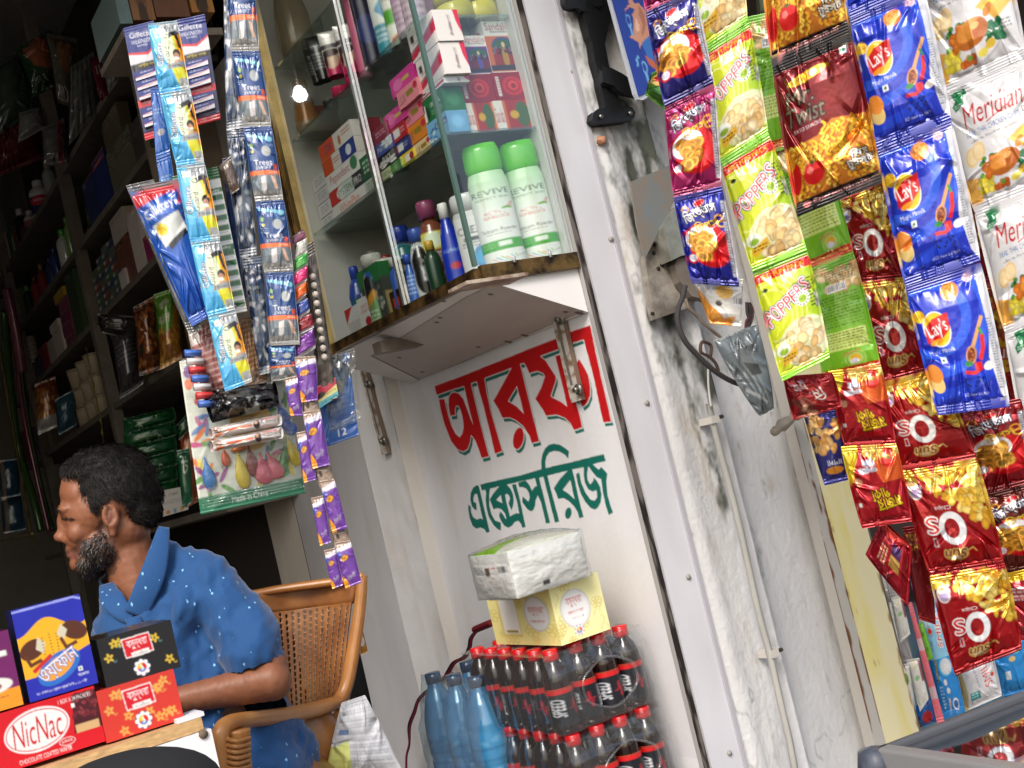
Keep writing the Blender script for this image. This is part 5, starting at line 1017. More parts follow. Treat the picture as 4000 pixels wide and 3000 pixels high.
bag('snack_packet', [(3060,1470),(3250,1455),(3288,1592),(3100,1642)], YB+.10, simple(60, 50, (150, 14, 24), [('t', 'িম.', .62, .45, .3, .28, (240, 236, 236), {'bold': .05, 'flip': True, 'rot': -20}), ('t', 'টুই.', .25, .22, .34, .2, (235, 220, 220), {'bold': .05, 'flip': True, 'rot': -10}), ('h', (0, .45, .45, .8), 14, .09, .06, [(200, 150, 120), (120, 50, 40)], {'seed': 2})]), 'crimson packet hanging with its lettering upside down under the green packets', seed=107, nf=10)
bag('snack_packet', [(3135,1605),(3275,1590),(3315,1875),(3222,1897)], YB+.16, simple(46, 90, (46, 48, 120), [('h', (.05, .2, .95, 1.1), 40, .14, .1, [(232, 176, 100), (222, 156, 80), (240, 196, 130)], {'seed': 8}), ('t', 'মশলা', .6, 1.42, .6, .14, (230, 234, 244), {'flip': True, 'bold': .03}), ('e', .55, 1.62, .36, .1, (226, 150, 50))]), 'indigo potato chips packet above the yellow panel', seed=109, nf=8)
bag('snack_packet', [(3380,2165),(3445,2028),(3562,2140),(3548,2368)], YB+.12, simple(60, 60, (150, 12, 30), [('r', .3, .45, .55, .7, (170, 130, 60)), ('r', .56, .45, .8, .7, (60, 30, 80)), ('s', .2, .2, .6, .4, 3, (220, 190, 150)), ('p', [(.9, 0), (1, 0), (1, .9), (.8, .3)], (220, 60, 50))]), 'crumpled crimson packet turned like a diamond beside the yellow panel', seed=113, nf=16, amp=.006, thick=.026)
bag('snack_packet', [(3525,2060),(3625,2045),(3655,2440),(3590,2420)], YB+.16, simple(30, 90, (130, 14, 22), [('t', 'TOUGH', .5, .35, .9, .2, (206, 170, 40), {'bold': .05}), ('t', 'CHIPS', .5, .65, .8, .2, (206, 170, 40), {'bold': .05})]), 'narrow dark red packet behind the corn chips strip', seed=115, nf=8)
bag('snack_packet', [(3735,1610),(3985,1555),(4060,1880),(3838,1935)], YB+.06, CC[3], 'crimson ring chips packet below the blue crisps at the right edge', 'crimson ring chips packets', seed=121, nf=16, amp=.006)
bag('snack_packet', [(3838,1935),(4060,1880),(4120,2200),(3902,2245)], YB+.06, CC[4], 'brown red ring chips packet with gold seal at the right edge', 'crimson ring chips packets', seed=125, nf=16, amp=.006)
bag('snack_packet', [(3905,2245),(4120,2200),(4160,2520),(3985,2500)], YB+.06, simple(50, 70, (150, 20, 34), [('r', 0, 0, 1, .18, (210, 170, 30)), ('s', .1, .3, .9, .6, 4, (220, 200, 200))]), 'crimson packet with gold top band, lowest at the right edge', 'crimson ring chips packets', seed=127, nf=14)
bag('snack_packet', [(2545,285),(2700,220),(2690,500),(2522,372)], YB+.18, simple(50, 80, (70, 120, 40), [('e', .22, .6, .2, .3, (226, 190, 110)), ('e', .22, .55, .12, .16, (200, 60, 40)), ('r', 0, 1.1, 1, 1.2, (40, 90, 40))]), 'green barbecue packet peeping out behind the pink ring chips', seed=131, nf=14, thick=.03, mat='foil')
bag('snack_packet', [(3220,-120),(3370,-170),(3440,470),(3330,500)], YB+.15, simple(40, 130, (120, 96, 40), [('r', 0, 0, 1, .3, (150, 120, 40))]), 'olive gold packet in the gap between twist and blue crisps packets', seed=133, nf=14)
bag('snack_packet', [(2950,-60),(3060,-100),(3060,185),(2975,210)], YB+.17, simple(40, 80, (60, 66, 40), [('r', 0, 1.2, 1, 1.5, (190, 40, 36)), ('r', 0, 1.5, 1, 1.85, (225, 225, 228)), ('r', 0, 1.85, 1, 2, (230, 210, 60))]), 'dim green packet with white and yellow foot behind the puff packets', seed=135)
# cords that carry the strips
M['cord'] = plain('dark_cord', (60, 56, 54), .8)
rod = MB(); rod.tube([(.95, YB+.07, 2.83), (3.4, YB+.07, 2.83)], .011, (110, 108, 104), 10); tag(rod.build('hanging_rod', 'steel'), 'steel rod under the canopy that carries the snack strips', 'rod')
# ============================================================ things on the plaster wall
def prism(mb, pts3, n, d, col, front=None):
    """flat polygon (3D points) extruded by d against normal n"""
    P = [Vector(p) for p in pts3]; n = Vector(n).normalized(); m = len(P)
    bmv = P+[p-n*d for p in P]
    mb.prisms.append((bmv, m, col))
def poly_obj(name, polys, plane, n, d, mat, parent=None, bevel=0.):
    V, F = [], []
    for pl in polys:
        P = [plane(*p) for p in pl]; nn = Vector(n); b = len(V); m = len(P)
        V += [tuple(p) for p in P]+[tuple(p-nn*d) for p in P]
        F.append(tuple(range(b, b+m))); F.append(tuple(range(b+2*m-1, b+m-1, -1)))
        for i in range(m): j = (i+1) % m; F.append((b+i, b+j, b+m+j, b+m+i))
    o = raw(name, V, F, mat, parent, smooth=False)
    if bevel:
        w = o.modifiers.new('b', 'BEVEL'); w.width = bevel; w.segments = 2; w.limit_method = 'ANGLE'
    return o
FN = (0, -1, 0)
c1 = lambda p, x0=2180, y0=0, k=800/1269: (x0+p[0]*k, y0+p[1]*k)
M['iron'] = plain('black_painted_iron', (20, 21, 24), .42, .2, bump=.3, bscale=200)
br = empty('iron_bracket', tuple(aty(2330, 200, YF))); tag(br, 'black cast iron shelf bracket screwed to the mouldy plaster', 'bracket')
Yk = YF-.045
stem = [(150, -60), (165, 90), (200, 220), (215, 250), (232, 370), (262, 470), (268, 520), (300, 650), (290, 672), (250, 680), (225, 700), (220, 735), (245, 760), (300, 758), (430, 742), (468, 725), (474, 695), (455, 670), (415, 662), (385, 655), (368, 630), (362, 560), (366, 520), (318, 425), (312, 410), (285, 270), (330, 60), (345, -60), (300, -60), (262, 80), (255, 75), (225, 30), (228, -60)]
poly_obj('back_plate', [[c1(p) for p in stem]], lambda x, y: aty(x, y, Yk), FN, .022, 'iron', br, .003)
poly_obj('arm', [[c1(p) for p in [(285, 425), (330, 432), (400, 468), (445, 500), (500, 495), (528, 520), (530, 560), (505, 586), (470, 582), (400, 568), (368, 545), (350, 520), (290, 500)]]], lambda x, y: aty(x, y, Yk-.015), FN, .012, 'iron', br, .004)
poly_obj('scroll', [[c1(p) for p in [(45, -60), (48, 10), (62, 36), (95, 44), (135, 42), (160, 62), (172, 60), (172, -60)]], [c1(p) for p in [(222, -60), (225, 28), (240, 36), (272, 28), (272, -60)]]], lambda x, y: aty(x, y, Yk-.004), FN, .016, 'iron', br, .003)
for p in ((265, 722), (446, 702), (500, 538)):
    q = aty(*c1(p), Yk-(.018 if p[0] == 500 else .003)); mb = MB(); mb.tube([q+Vector((0, .001, 0)), q-Vector((0, .003, 0))], .0042, (190, 190, 192), 12); mb.build('screw', 'steel', br)
# blue poster board
b = empty('poster_board', tuple(aty(2500, 250, YF-.06))); tag(b, 'blue poster board with a brown milk splash behind the ring chips', 'poster')
YS = YF-.10
P0, P1 = aty(2290, -320, YS), aty(2760, 400, YS)
c = Cv(110, 170, (24, 52, 150), asp=1., ss=2)
bm_ = lambda px, py: (lambda q: ((q.x-P0.x)/(P1.x-P0.x), (P0.z-q.z)/(P0.z-P1.z)))(aty(px, py, YS))
def pp(pts): return [bm_(*c1(p)) for p in pts]
c.poly(pp([(620, 180), (640, 440), (600, 430), (560, 380), (545, 330), (520, 270), (540, 230)]), (50, 110, 190)); c.poly(pp([(535, 335), (590, 380), (640, 390), (640, 440), (600, 430), (565, 400)]), (196, 96, 60))
c.poly(pp([(440, -40), (470, 20), (500, 20), (560, 90), (580, 150), (575, 210), (545, 240), (520, 265), (505, 302), (498, 265), (462, 240), (440, 228), (470, 215), (465, 120), (455, 90), (478, 60), (440, 45), (412, 72), (418, 50), (440, 28), (436, -40)]), (206, 146, 116))
c.poly(pp([(500, 30), (535, 90), (545, 150), (530, 210), (515, 220), (525, 150), (500, 90)]), (176, 110, 84)); c.poly(pp([(480, 110), (500, 140), (505, 190), (490, 200), (478, 160)]), (232, 186, 160))
for px_, py_ in ((443, 150), (543, 440)):
    q = pp([(px_, py_), (px_+10, py_)]); c.ell(q[0][0], q[0][1]-.02, .035, .035, (110, 170, 226)); c.ell(q[0][0], q[0][1]-.02, .022, .024, (24, 52, 150)); c.line([(q[0][0], q[0][1]+.01), (q[0][0]+.004, q[0][1]+.05)], .03, (110, 170, 226))
q = pp([(497, 350), (485, 375), (497, 385), (492, 408)]); c.line(q, .016, (110, 170, 226))
poly_obj('board', [[(2302, -300), (2700, -300), (2760, 250), (2585, 347), (2512, 391), (2492, 388), (2480, 365)]], lambda x, y: aty(x, y, YS+.002), FN, .008, plain('board_edge', (190, 196, 206), .5), b)
mb = MB(); q = [(2389, -300), (2750, -300), (2735, 262), (2490, 380)]
def bfn():
    A = [aty(*p, YS) for p in [(2306, -300), (2700, -300), (2752, 250), (2494, 378)]]; return A
A = bfn(); a_ = c.out(); nu, nv = 90, 130; u = np.linspace(0, 1, nu+1)[None, :, None]; v = np.linspace(0, 1, nv+1)[:, None, None]
Pq = (np.array(A[0])*(1-u)+np.array(A[1])*u)*(1-v)+(np.array(A[3])*(1-u)+np.array(A[2])*u)*v
ix = np.clip(((Pq[..., 0]-P0.x)/(P1.x-P0.x)*a_.shape[1]).astype(int), 0, a_.shape[1]-1); iy = np.clip(((P0.z-Pq[..., 2])/(P0.z-P1.z)*a_.shape[0]).astype(int), 0, a_.shape[0]-1)
mb.grid(Pq, a_[iy, ix]); mb.build('print', 'gloss', b)
# meter plate, flap, aluminium box
kb = lambda p: (2350+p[0]*700/1269, 550+p[1]*700/1269)
mt = empty('meter_box', tuple(aty(2620, 1000, YF))); tag(mt, 'grey metal meter box with bent flap beside the navy ring chips', 'meter box')
M['plate'] = plain('weathered_grey_plate', (168, 162, 152), .6, .15, bump=.2, bscale=90, col2=(110, 102, 92), vscale=16)
M['flap'] = plain('scratched_grey_flap', (124, 132, 134), .55, .3, col2=(140, 126, 112), vscale=22)
poly_obj('base_plate', [[kb(p) for p in [(310, 830), (430, 600), (700, 560), (700, 1100), (620, 1180), (385, 1262), (340, 1050)]]], lambda x, y: aty(x, y, YF-.05), FN, .02, 'plate', mt)
poly_obj('flap', [[kb(p) for p in [(205, 290), (505, 165), (540, 180), (540, 370), (515, 425), (310, 830), (250, 600)]]], lambda x, y: aty(x, y, YF-.07), FN, .004, 'flap', mt)
poly_obj('housing', [[kb(p) for p in [(432, 620), (520, 470), (640, 470), (700, 800), (570, 812), (495, 848)]]], lambda x, y: aty(x, y, YF-.085), FN, .035, plain('aluminium_housing', (170, 168, 156), .3, .6, var=.3, vscale=30), mt)
poly_obj('cover', [[kb(p) for p in [(540, 830), (700, 810), (760, 1130), (640, 1100), (560, 1000), (520, 880)]]], lambda x, y: aty(x, y, YF-.075), FN, .02, plain('dusty_cover', (128, 118, 108), .7, var=.3, vscale=20), mt)
for p in ((368, 795), (400, 905), (425, 880), (372, 735), (360, 1225)):
    q = aty(*kb(p), YF-.0505); mb = MB(); mb.tube([q+Vector((0, .001, 0)), q-Vector((0, .002, 0))], .004, (46, 42, 38), 10); mb.build('screw_hole', 'matte', mt)
# wires
kw = lambda p: (2400+p[0]*700/1066, 1050+p[1]*625/952)
def smooth_path(P, n=8):
    P = [Vector(p) for p in P]; out = []
    for i in range(len(P)-1):
        p0, p1, p2, p3 = P[max(i-1, 0)], P[i], P[i+1], P[min(i+2, len(P)-1)]
        for k in range(n):
            t = k/n; out.append(.5*((2*p1)+(p2-p0)*t+(2*p0-5*p1+4*p2-p3)*t*t+(3*p1-p0-3*p2+p3)*t**3))
    return out+[P[-1]]
def wire(name, pts, f, r, col, label, mat='matte', n=8):
    mb = MB(); mb.tube(smooth_path([f(*p) for p in pts]), r, col, n); return tag(mb.build(name, mat), label, 'cable')
ww = lambda px, py: aty(*kw((px, py)), YF-.12)
wire('power_cable', [(420, 100), (405, 170), (378, 240), (380, 330), (420, 430), (500, 520), (580, 595), (660, 650), (740, 685), (800, 680), (850, 630), (872, 560), (868, 480)], ww, .0052, (66, 64, 64), 'thick dark grey cable looping under the grey plastic bag')
for k, dd in enumerate((0, 5)):
    wire('twisted_wire', [(420+dd, 180), (450-dd, 235), (490+dd, 280), (540-dd, 330), (590+dd, 375), (650-dd, 420)], lambda x, y: aty(*kw((x, y)), YF-.125-.003*k), .003, (128, 116, 104), ['outer', 'inner'][k]+' strand of the twisted beige wire pair')
wire('loop_wire', [(620, 610), (600, 560), (560, 520), (515, 495), (518, 440), (545, 438), (575, 460), (572, 520)], lambda x, y: aty(*kw((x, y)), YF-.11), .0032, (84, 66, 56), 'thin brown wire bent into a small hook')
wire('white_wire', [(558, 580), (560, 700), (575, 820)], lambda x, y: aty(*kw((x, y)), YF-.06), .0022, (206, 204, 200), 'thin white wire running into the ribbed conduit')
wire('purple_wire', [(868, 480), (862, 560), (840, 640), (800, 680)], lambda x, y: aty(*kw((x, y)), YF-.131), .004, (96, 46, 60), 'maroon wire along the grey plastic bag')
for k in range(5):
    rn = random.Random(k); p0 = (790+rn.uniform(-10, 15), 200); wire('junction_wire', [p0, (800+rn.uniform(-15, 25), 260), (805+rn.uniform(-20, 20), 310), (800+rn.uniform(-20, 30), 360), (810, 400)], lambda x, y: aty(*kw((x, y)), YF-.14), .0028, [(60, 50, 48), (70, 60, 60), (90, 44, 50), (50, 46, 46), (66, 58, 54)][k], ['black', 'grey', 'maroon', 'dark', 'dusty brown'][k]+' wire in the knot of wires behind the white snack packet')
gb = Cv(90, 110, (118, 128, 132), asp=1.25); gb.noise(.55, 3, 5)
for k in range(7): gb.line([(.05+.1*k, .35+.05*k), (.3+.09*k, .95+.04*k)], .03, [(166, 176, 178), (60, 70, 74)][k % 2], .6)
gb.text('MARISE', .62, .26, .5, .10, (30, 34, 36), rot=22, bold=.04); gb.poly([(.4, .45), (.75, .55), (.8, .7), (.5, .68)], (40, 46, 50), .8); gb.poly([(.15, .8), (.75, 1.1), (.7, 1.14), (.12, .86)], (190, 192, 190), .8)
bag('plastic_bag', [(2790,1330),(2955,1265),(3022,1600),(2968,1625)], YF-.17, gb, 'crumpled grey plastic bag with black print hanging from the wires', seed=201, nf=16, amp=.007, thick=.03, cat='plastic bag', mat='plas', seal=.02, pinch=-.12)
# corrugated conduit
cpts = smooth_path([aty(x, y, YF-.048) for x, y in ((2768, 1575), (2782, 1640), (2812, 1760), (2850, 1900), (2893, 2075), (2925, 2220), (2965, 2400), (3008, 2560), (3048, 2740), (3085, 2900), (3105, 3010))], 30)
mb = MB(); rads = [.0072+.0011*(i % 2) for i in range(len(cpts))]
fine = []
for i in range(len(cpts)-1): fine += [cpts[i], cpts[i]*.5+cpts[i+1]*.5]
rads = [.0058+(.0017 if i % 2 else 0) for i in range(len(fine))]
cd = empty('conduit', tuple(cpts[0])); tag(cd, 'white corrugated conduit running down the plaster wall', 'conduit')
mb.tube(fine, rads, (184, 182, 176), 12); mb.build('pipe', 'paper', cd)
for px, py in ((2783, 1640), (3015, 2552)):
    q = aty(px, py, YF-.048); mb = MB(); mb.box(q.x-.010, q.x+.010, q.y-.010, q.y+.03, q.z-.007, q.z+.007, (200, 196, 188)); mb.tube([(q.x+.013, q.y-.008, q.z+.002), (q.x+.02, q.y-.008, q.z+.002)], .004, (60, 52, 46), 8); mb.build('clip', 'paper', cd, smooth=False)
# gnarled stick
mb = MB(); P = smooth_path([aty(x, y, YF-.10+d) for x, y, d in ((3024, 1688, -.03), (3050, 1665, -.02), (3078, 1645, 0), (3110, 1618, .05))], 5); rn = random.Random(4)
mb.tube(P, [.009+rn.uniform(-.002, .005) for _ in P], (172, 160, 146), 9); o = mb.build('wooden_peg', 'plaster'); tag(o, 'plaster crusted wooden peg sticking out below the packets', 'peg')
mb = MB(); q = aty(2335, 548, YF-.02); mb.tube([q, q+Vector((.006, -.008, -.004)), q+Vector((.004, -.012, -.01))], [.008, .01, .004], (176, 128, 100), 8); tag(mb.build('resin_lump', 'plaster'), 'small brown lump stuck on the edge of the white frame', 'lump')
# ============================================================ freezer bottom right
ZF = .93
Af, Bf, Cf = atz(3405, 2922, ZF), atz(4100, 2655, ZF), atz(4150, 3030, ZF)
fz = empty('freezer', tuple(Af)); tag(fz, 'chest freezer with grey rim and slanted glass lid at the lower right', 'freezer')
M['frim'] = plain('grey_blue_rim_plastic', (78, 80, 86), .5); M['fbody'] = plain('grey_freezer_front', (134, 134, 134), .45, .2, bump=.1, bscale=300)
def beam(name, a, b, w, h, mat, parent, side=1, dz=0.):
    a, b = Vector(a), Vector(b); d = (b-a).normalized(); s = Vector((-d.y, d.x, 0))*w*side; V = []
    for p in (a, b):
        for q in (Vector((0, 0, dz)), s+Vector((0, 0, dz)), s+Vector((0, 0, dz-h)), Vector((0, 0, dz-h))): V.append(tuple(p+q))
    o = raw(name, V, [(0, 1, 2, 3), (7, 6, 5, 4), (0, 4, 5, 1), (1, 5, 6, 2), (2, 6, 7, 3), (3, 7, 4, 0)], mat, parent, smooth=False); m = o.modifiers.new('b', 'BEVEL'); m.width = .004; m.segments = 3; return o
beam('rear_rim', Af, Bf, .012, .02, 'frim', fz, -1); beam('rim_step', Af+(Bf-Af).normalized()*.01+Vector((0, 0, -.008)), Bf+Vector((0, 0, -.008)), .022, .02, plain('rim_groove', (60, 62, 68), .5), fz, -1)
beam('front_panel', Af, Cf, .02, .9, 'fbody', fz, 1); 
mb = MB(); mb.lathe([(.0001, -.10), (.02, -.10), (.021, -.02), (.017, -.004), (.0001, .001)], tuple(Af+Vector((.004, .004, 0))), 20, (66, 72, 84)); mb.build('corner_cap', 'gloss', fz)
raw('glass_lid', [tuple(Af+Vector((.03, .01, -.012))), tuple(Bf+Vector((0, -.03, -.012))), tuple(Bf+(Cf-Af)+Vector((0, 0, -.03))), tuple(Cf+Vector((0, .02, -.012)))], [(0, 1, 2, 3)], film_mat('freezer_glass', tint=(.8, .88, .93), lo=.12, hi=.7, rough=.03, bstr=0), fz)
_a, _b, _c = Af+(Bf-Af)*.02+(Cf-Af)*.03, Af+(Bf-Af)*.97+(Cf-Af)*.03, Af+(Bf-Af)*.02+(Cf-Af)*.97
_q = [_a, _b, _b+_c-_a, _c]; _V = [tuple(Vector((p.x, p.y, z))) for z in (ZF-.16, ZF-.6) for p in _q]
raw('tub', _V, [(0, 1, 2, 3), (0, 4, 5, 1), (1, 5, 6, 2), (2, 6, 7, 3), (3, 7, 4, 0)], plain('freezer_tub', (150, 166, 176), .5), fz, smooth=False)
cols = [((80, 150, 210), (230, 236, 240)), ((206, 222, 228), (60, 170, 170)), ((60, 140, 210), (220, 90, 90)), ((170, 200, 90), (230, 230, 220)), ((190, 60, 80), (240, 220, 220)), ((120, 190, 230), (240, 240, 244))]  # added packs that stand in for the diaper packs' reflection in the lid
for k in range(12):
    t, s_ = (k % 6)/6+.05, .22+.32*(k//6); p = Af+(Bf-Af)*t*.95+(Cf-Af)*s_*.55
    c = simple(30, 30, cols[k % 6][0], [('r', 0, .55, 1, .8, cols[k % 6][1]), ('e', .5, .3, .25, .2, cols[k % 6][1])])
    mb = MB(); mb.box(p.x-.05, p.x+.05, p.y-.06, p.y+.06, ZF-.158, ZF-.10-.01*(k % 3), cols[k % 6][0], {'T': c, 'F': c}, rot=Matrix.Rotation(.35+.2*(k % 3-1), 3, 'Z'))
    tag(mb.build('reflection_pack', 'plas', smooth=False), 'pack added under the freezer glass to imitate a reflection', 'stand-in pack', 'packs that stand in for the reflection in the freezer glass')
# ============================================================ goods between panel and freezer
YG = YF+.06
def kg(x, y): return (3300+x*700/833, 2200+y*800/952)
def gbag(name, q, Y, cv, label, **k): return bag(name, [kg(*p) for p in q], Y, cv, label, **k)
sachet = lambda s: simple(26, 60, (226, 226, 220), [('e', .65, .7, .2, .3, (130, 170, 80)), ('e', .7, .8, .1, .12, (90, 150, 40)), ('p', [(0, .2), (.3, .25), (.25, .9), (0, .9)], (212, 214, 206))] if s else [('s', .3, .15, .7, .5, 4, (190, 170, 60)), ('e', .5, .9, .2, .12, (150, 200, 140)), ('r', .82, .1, 1, 1.2, (150, 90, 96))], asp=2.2)
for k, (q, s, lb_) in enumerate([([(105, -10), (170, -20), (200, 130), (135, 110)], 1, 'white and green sachet at the top of the strip'), ([(150, 200), (215, 180), (255, 380), (205, 402)], 1, 'white and green sachet in the middle of the strip'), ([(215, 160), (265, 150), (305, 330), (258, 372)], 0, 'white and yellow printed sachet in the middle of the strip'),
    ([(232, 480), (295, 465), (330, 680), (275, 700)], 1, 'white and green sachet at the foot of the strip'), ([(285, 450), (345, 440), (390, 630), (350, 690)], 0, 'white and yellow printed sachet at the foot of the strip')]):
    gbag('sachet', q, YG-.04-.004*k, sachet(s), lb_+' beside the yellow panel', group='sachets beside the yellow panel', cat='sachet', mat='plas', seed=210+k, nf=6)
gbag('film_strip', [(130, 80), (230, 60), (320, 470), (215, 480)], YG-.02, simple(20, 60, (176, 172, 172), [('s', .1, .1, .9, .9, 8, (150, 146, 146))]), 'translucent film joining the sachets beside the yellow panel', cat='film', mat='plas', seed=220, nf=10)
gbag('candy_tube', [(292, 185), (312, 180), (465, 740), (430, 748)], YG-.03, simple(12, 120, (240, 120, 134), [('r', 0, 3, 1, 4, (226, 190, 196)), ('r', 0, 7, 1, 8, (226, 190, 196))], asp=10), 'long pink candy tube between sachets and diaper pack', cat='candy tube', mat='plas', seed=221, nf=4)
gbag('candy_tube', [(335, 290), (362, 270), (412, 440), (385, 455)], YG-.02, simple(12, 40, (120, 190, 60), [('e', .5, 1, .2, .2, (80, 150, 40)), ('e', .5, 2.4, .2, .2, (80, 150, 40))], asp=3.4), 'short green candy tube beside the light blue diaper pack', cat='candy tube', mat='plas', seed=222, nf=3)
sm = lambda c, cx, cy, r, k=1: (c.text('SMILE', cx, cy, .62*k, .2*k, (220, 40, 44), rot=r, bold=.06, out=(245, 245, 248), ow=.02))
c = simple(80, 170, (150, 208, 240), [('r', 0, 1.05, 1, 2.2, (40, 142, 220)), ('e', .2, .2, .3, .25, (200, 232, 248))], asp=2.15)
sm(c, .66, .55, -82); c.ell(.30, .52, .09, .06, (236, 110, 50)); c.ell(.3, .52, .055, .04, (214, 40, 44))
for k in range(10): t = k*math.pi/5; c.line([(.30+.11*math.cos(t), .52+.07*math.sin(t)), (.30+.15*math.cos(t), .52+.10*math.sin(t))], .015, (40, 50, 60))
c.text('SMC', .24, .80, .2, .09, (50, 80, 120), rot=-82, bold=.03); c.ell(.60, 1.22, .30, .18, (90, 190, 236)); c.ell(.62, 1.22, .24, .15, (224, 230, 236)); c.ell(.62, 1.24, .1, .08, (240, 240, 242)); c.text('EXTENDED', .2, 1.25, .4, .08, (236, 220, 60), rot=-82, bold=.05, out=(20, 40, 70), ow=.015)
for k, y in enumerate((1.5, 1.66)): c.ell(.45+.05*k, y, .08, .06, (220, 226, 236)); c.ring(.45+.05*k, y, .09, .07, .012, (90, 120, 180))
c.ell(.7, 1.95, .14, .12, (236, 240, 246)); c.ell(.7, 1.95, .1, .08, (60, 120, 190)); c.text('SUPER', .44, 1.92, .24, .07, (236, 110, 70), rot=-80, bold=.04, out=(245, 245, 245), ow=.01); c.scrib(.15, 1.55, .3, 2.0, 7, (190, 220, 240))
gbag('diaper_pack', [(330, 195), (440, 165), (560, 690), (460, 728)], YG-.01, c, 'upright light blue diaper pack beside the lowest corn chips packet', cat='diaper pack', mat='plas', seed=223, nf=8, thick=.02)
c = simple(90, 90, (226, 226, 230), [('p', [(0, .1), (.1, .3), (.14, .7), (.1, 1.1), (0, 1.1)], (206, 186, 130)), ('r', .2, .74, .48, .92, (40, 160, 160)), ('s', .23, .77, .45, .9, 2, (220, 240, 240))], asp=1.1)
sm(c, .72, .42, -98, 1.05); c.ell(.90, .52, .05, .05, (226, 60, 50)); c.text('Baby Diaper', .46, .42, .56, .07, (60, 90, 150), rot=82, bold=.03); c.text('SMC', .84, .16, .2, .08, (80, 100, 130), rot=80, bold=.03)
gbag('diaper_pack', [(515, 470), (680, 400), (730, 615), (560, 690)], YG+.0, c, 'white baby diaper pack below the corn chips packet', cat='diaper pack', mat='plas', seed=224, nf=8, thick=.02)
c = simple(70, 110, (40, 140, 214), [('e', .4, .5, .1, .06, (220, 120, 130)), ('e', .5, .65, .09, .06, (230, 200, 120)), ('r', .25, .9, .4, 1.1, (220, 230, 240)), ('e', .62, .5, .09, .06, (120, 200, 180)), ('r', .7, .2, .9, .3, (226, 232, 240))], asp=1.5)
gbag('diaper_pack', [(650, 340), (860, 270), (880, 590), (728, 625)], YG+.02, c, 'sky blue diaper pack at the right edge above the freezer', cat='diaper pack', mat='plas', seed=225, nf=10, thick=.02)
gbag('noodle_pack', [(290, 690), (400, 620), (425, 735), (320, 775)], YG+.02, simple(40, 30, (36, 110, 190), [('e', .7, .5, .22, .2, (206, 36, 44)), ('h', (0, 0, .35, .75), 20, .08, .06, [(130, 40, 40), (190, 150, 90), (60, 40, 40)], {'seed': 2})]), 'blue noodle pack peeping over the freezer rim', cat='noodle pack', mat='plas', seed=226)
gbag('biscuit_pack', [(770, 100), (860, 70), (870, 330), (800, 310)], YG+.03, simple(30, 80, (170, 40, 60), [('r', 0, 0, 1, .5, (210, 180, 60)), ('r', 0, 1.6, 1, 2.2, (214, 214, 206)), ('e', .5, 2.3, .4, .3, (60, 170, 200)), ('s', .1, .6, .9, 1.3, 6, (220, 210, 210))], asp=2.6), 'crimson and white biscuit pack at the right edge', cat='biscuit pack', mat='plas', seed=227)
gbag('candy_pack', [(300, -20), (345, -30), (362, 130), (312, 120)], YG+.03, simple(30, 60, (110, 70, 120), [('h', (0, 0, 1, 2), 40, .14, .12, [(200, 120, 170), (90, 80, 160), (220, 200, 210)], {'seed': 3})], asp=2.), 'small mauve candy pack behind the diamond packet', cat='candy pack', mat='plas', seed=228)
tag(bx('goods_shelf', 1.93, 3.2, YG+.01, YG+.3, kgz := aty(*kg(330, 160), YG).z-.012, kgz+.004, plain('dark_shelf_board', (34, 40, 44), .5)), 'dark shelf board of the next shop behind the diaper packs', 'shelf')
tag(bx('goods_backing', 1.93, 4.8, YG+.05, YG+.07, .5, aty(*kg(330, 160), YG).z-.02, plain('pale_goods_backing', (120, 150, 166), .8, var=.4, vscale=10)), 'pale blue backing behind the diaper packs', 'panel')
# ============================================================ tissue, drinks and cable against the lettered wall
Yq = 1.90
pA = aty(2195, 2523, Yq); zt = pA.z
pR = aty(2388, 2465, Yq); pT = aty(2147, 2293, Yq); pL = atx(1945, 2532, pA.x)
def flow(c, seed, n=14):
    rn = random.Random(seed)
    for k in range(n):
        x, y = rn.uniform(0, 1), rn.uniform(0, c.asp); r = rn.uniform(.05, .11)
        for t in range(6): c.ring(x+r*.7*math.cos(t*1.05), y+r*.7*math.sin(t*1.05), r*.5, r*.5, .012, (214, 196, 110))
    for k in range(8):
        x, y = rn.uniform(0, 1), rn.uniform(0, c.asp); c.line([(x+.05*math.sin(s), y+.05*s) for s in range(6)], .012, (216, 198, 112))
def medal(c, x, y, r):
    c.ell(x, y, r*1.18, r*1.18, (245, 245, 245))
    for k in range(16): t = k*math.pi/8; c.ell(x+r*1.15*math.cos(t), y+r*1.15*math.sin(t), r*.16, r*.16, (60, 90, 130) if k % 2 else (245, 245, 245))
    c.ell(x, y, r, r, (240, 240, 240)); c.ell(x, y, r*.72, r*.72, (214, 40, 40)); c.poly([(x-r*.7, y-.0), (x-r*.4, y-r*.6), (x+r*.1, y-r*.7), (x, y+r*.1)], (236, 206, 40)); c.poly([(x-r*.6, y+r*.35), (x, y-.0), (x+r*.6, y+r*.35), (x, y+r*.72)], (50, 150, 220)); c.line([(x-.1*r, y-r*.4), (x+.12*r, y+.1*r), (x-.05*r, y+.35*r)], r*.2, (245, 245, 245))
cf = Cv(70, 72, (240, 236, 176), asp=1.02); flow(cf, 3, 9); cf.ell(.42, .48, .30, .34, (206, 206, 200)); cf.ell(.42, .48, .275, .315, (234, 234, 236)); cf.ell(.42, .48, .23, .26, (240, 240, 242))
cf.text('বসুন্ধরা', .42, .36, .32, .17, (196, 60, 44)); cf.text('হ্যান্ড টাওয়েল', .42, .53, .32, .08, (190, 66, 40), bold=.02); cf.text('২৫০ পিস x ১ প্লাই', .44, .64, .24, .05, (80, 80, 70)); medal(cf, .40, .86, .075)
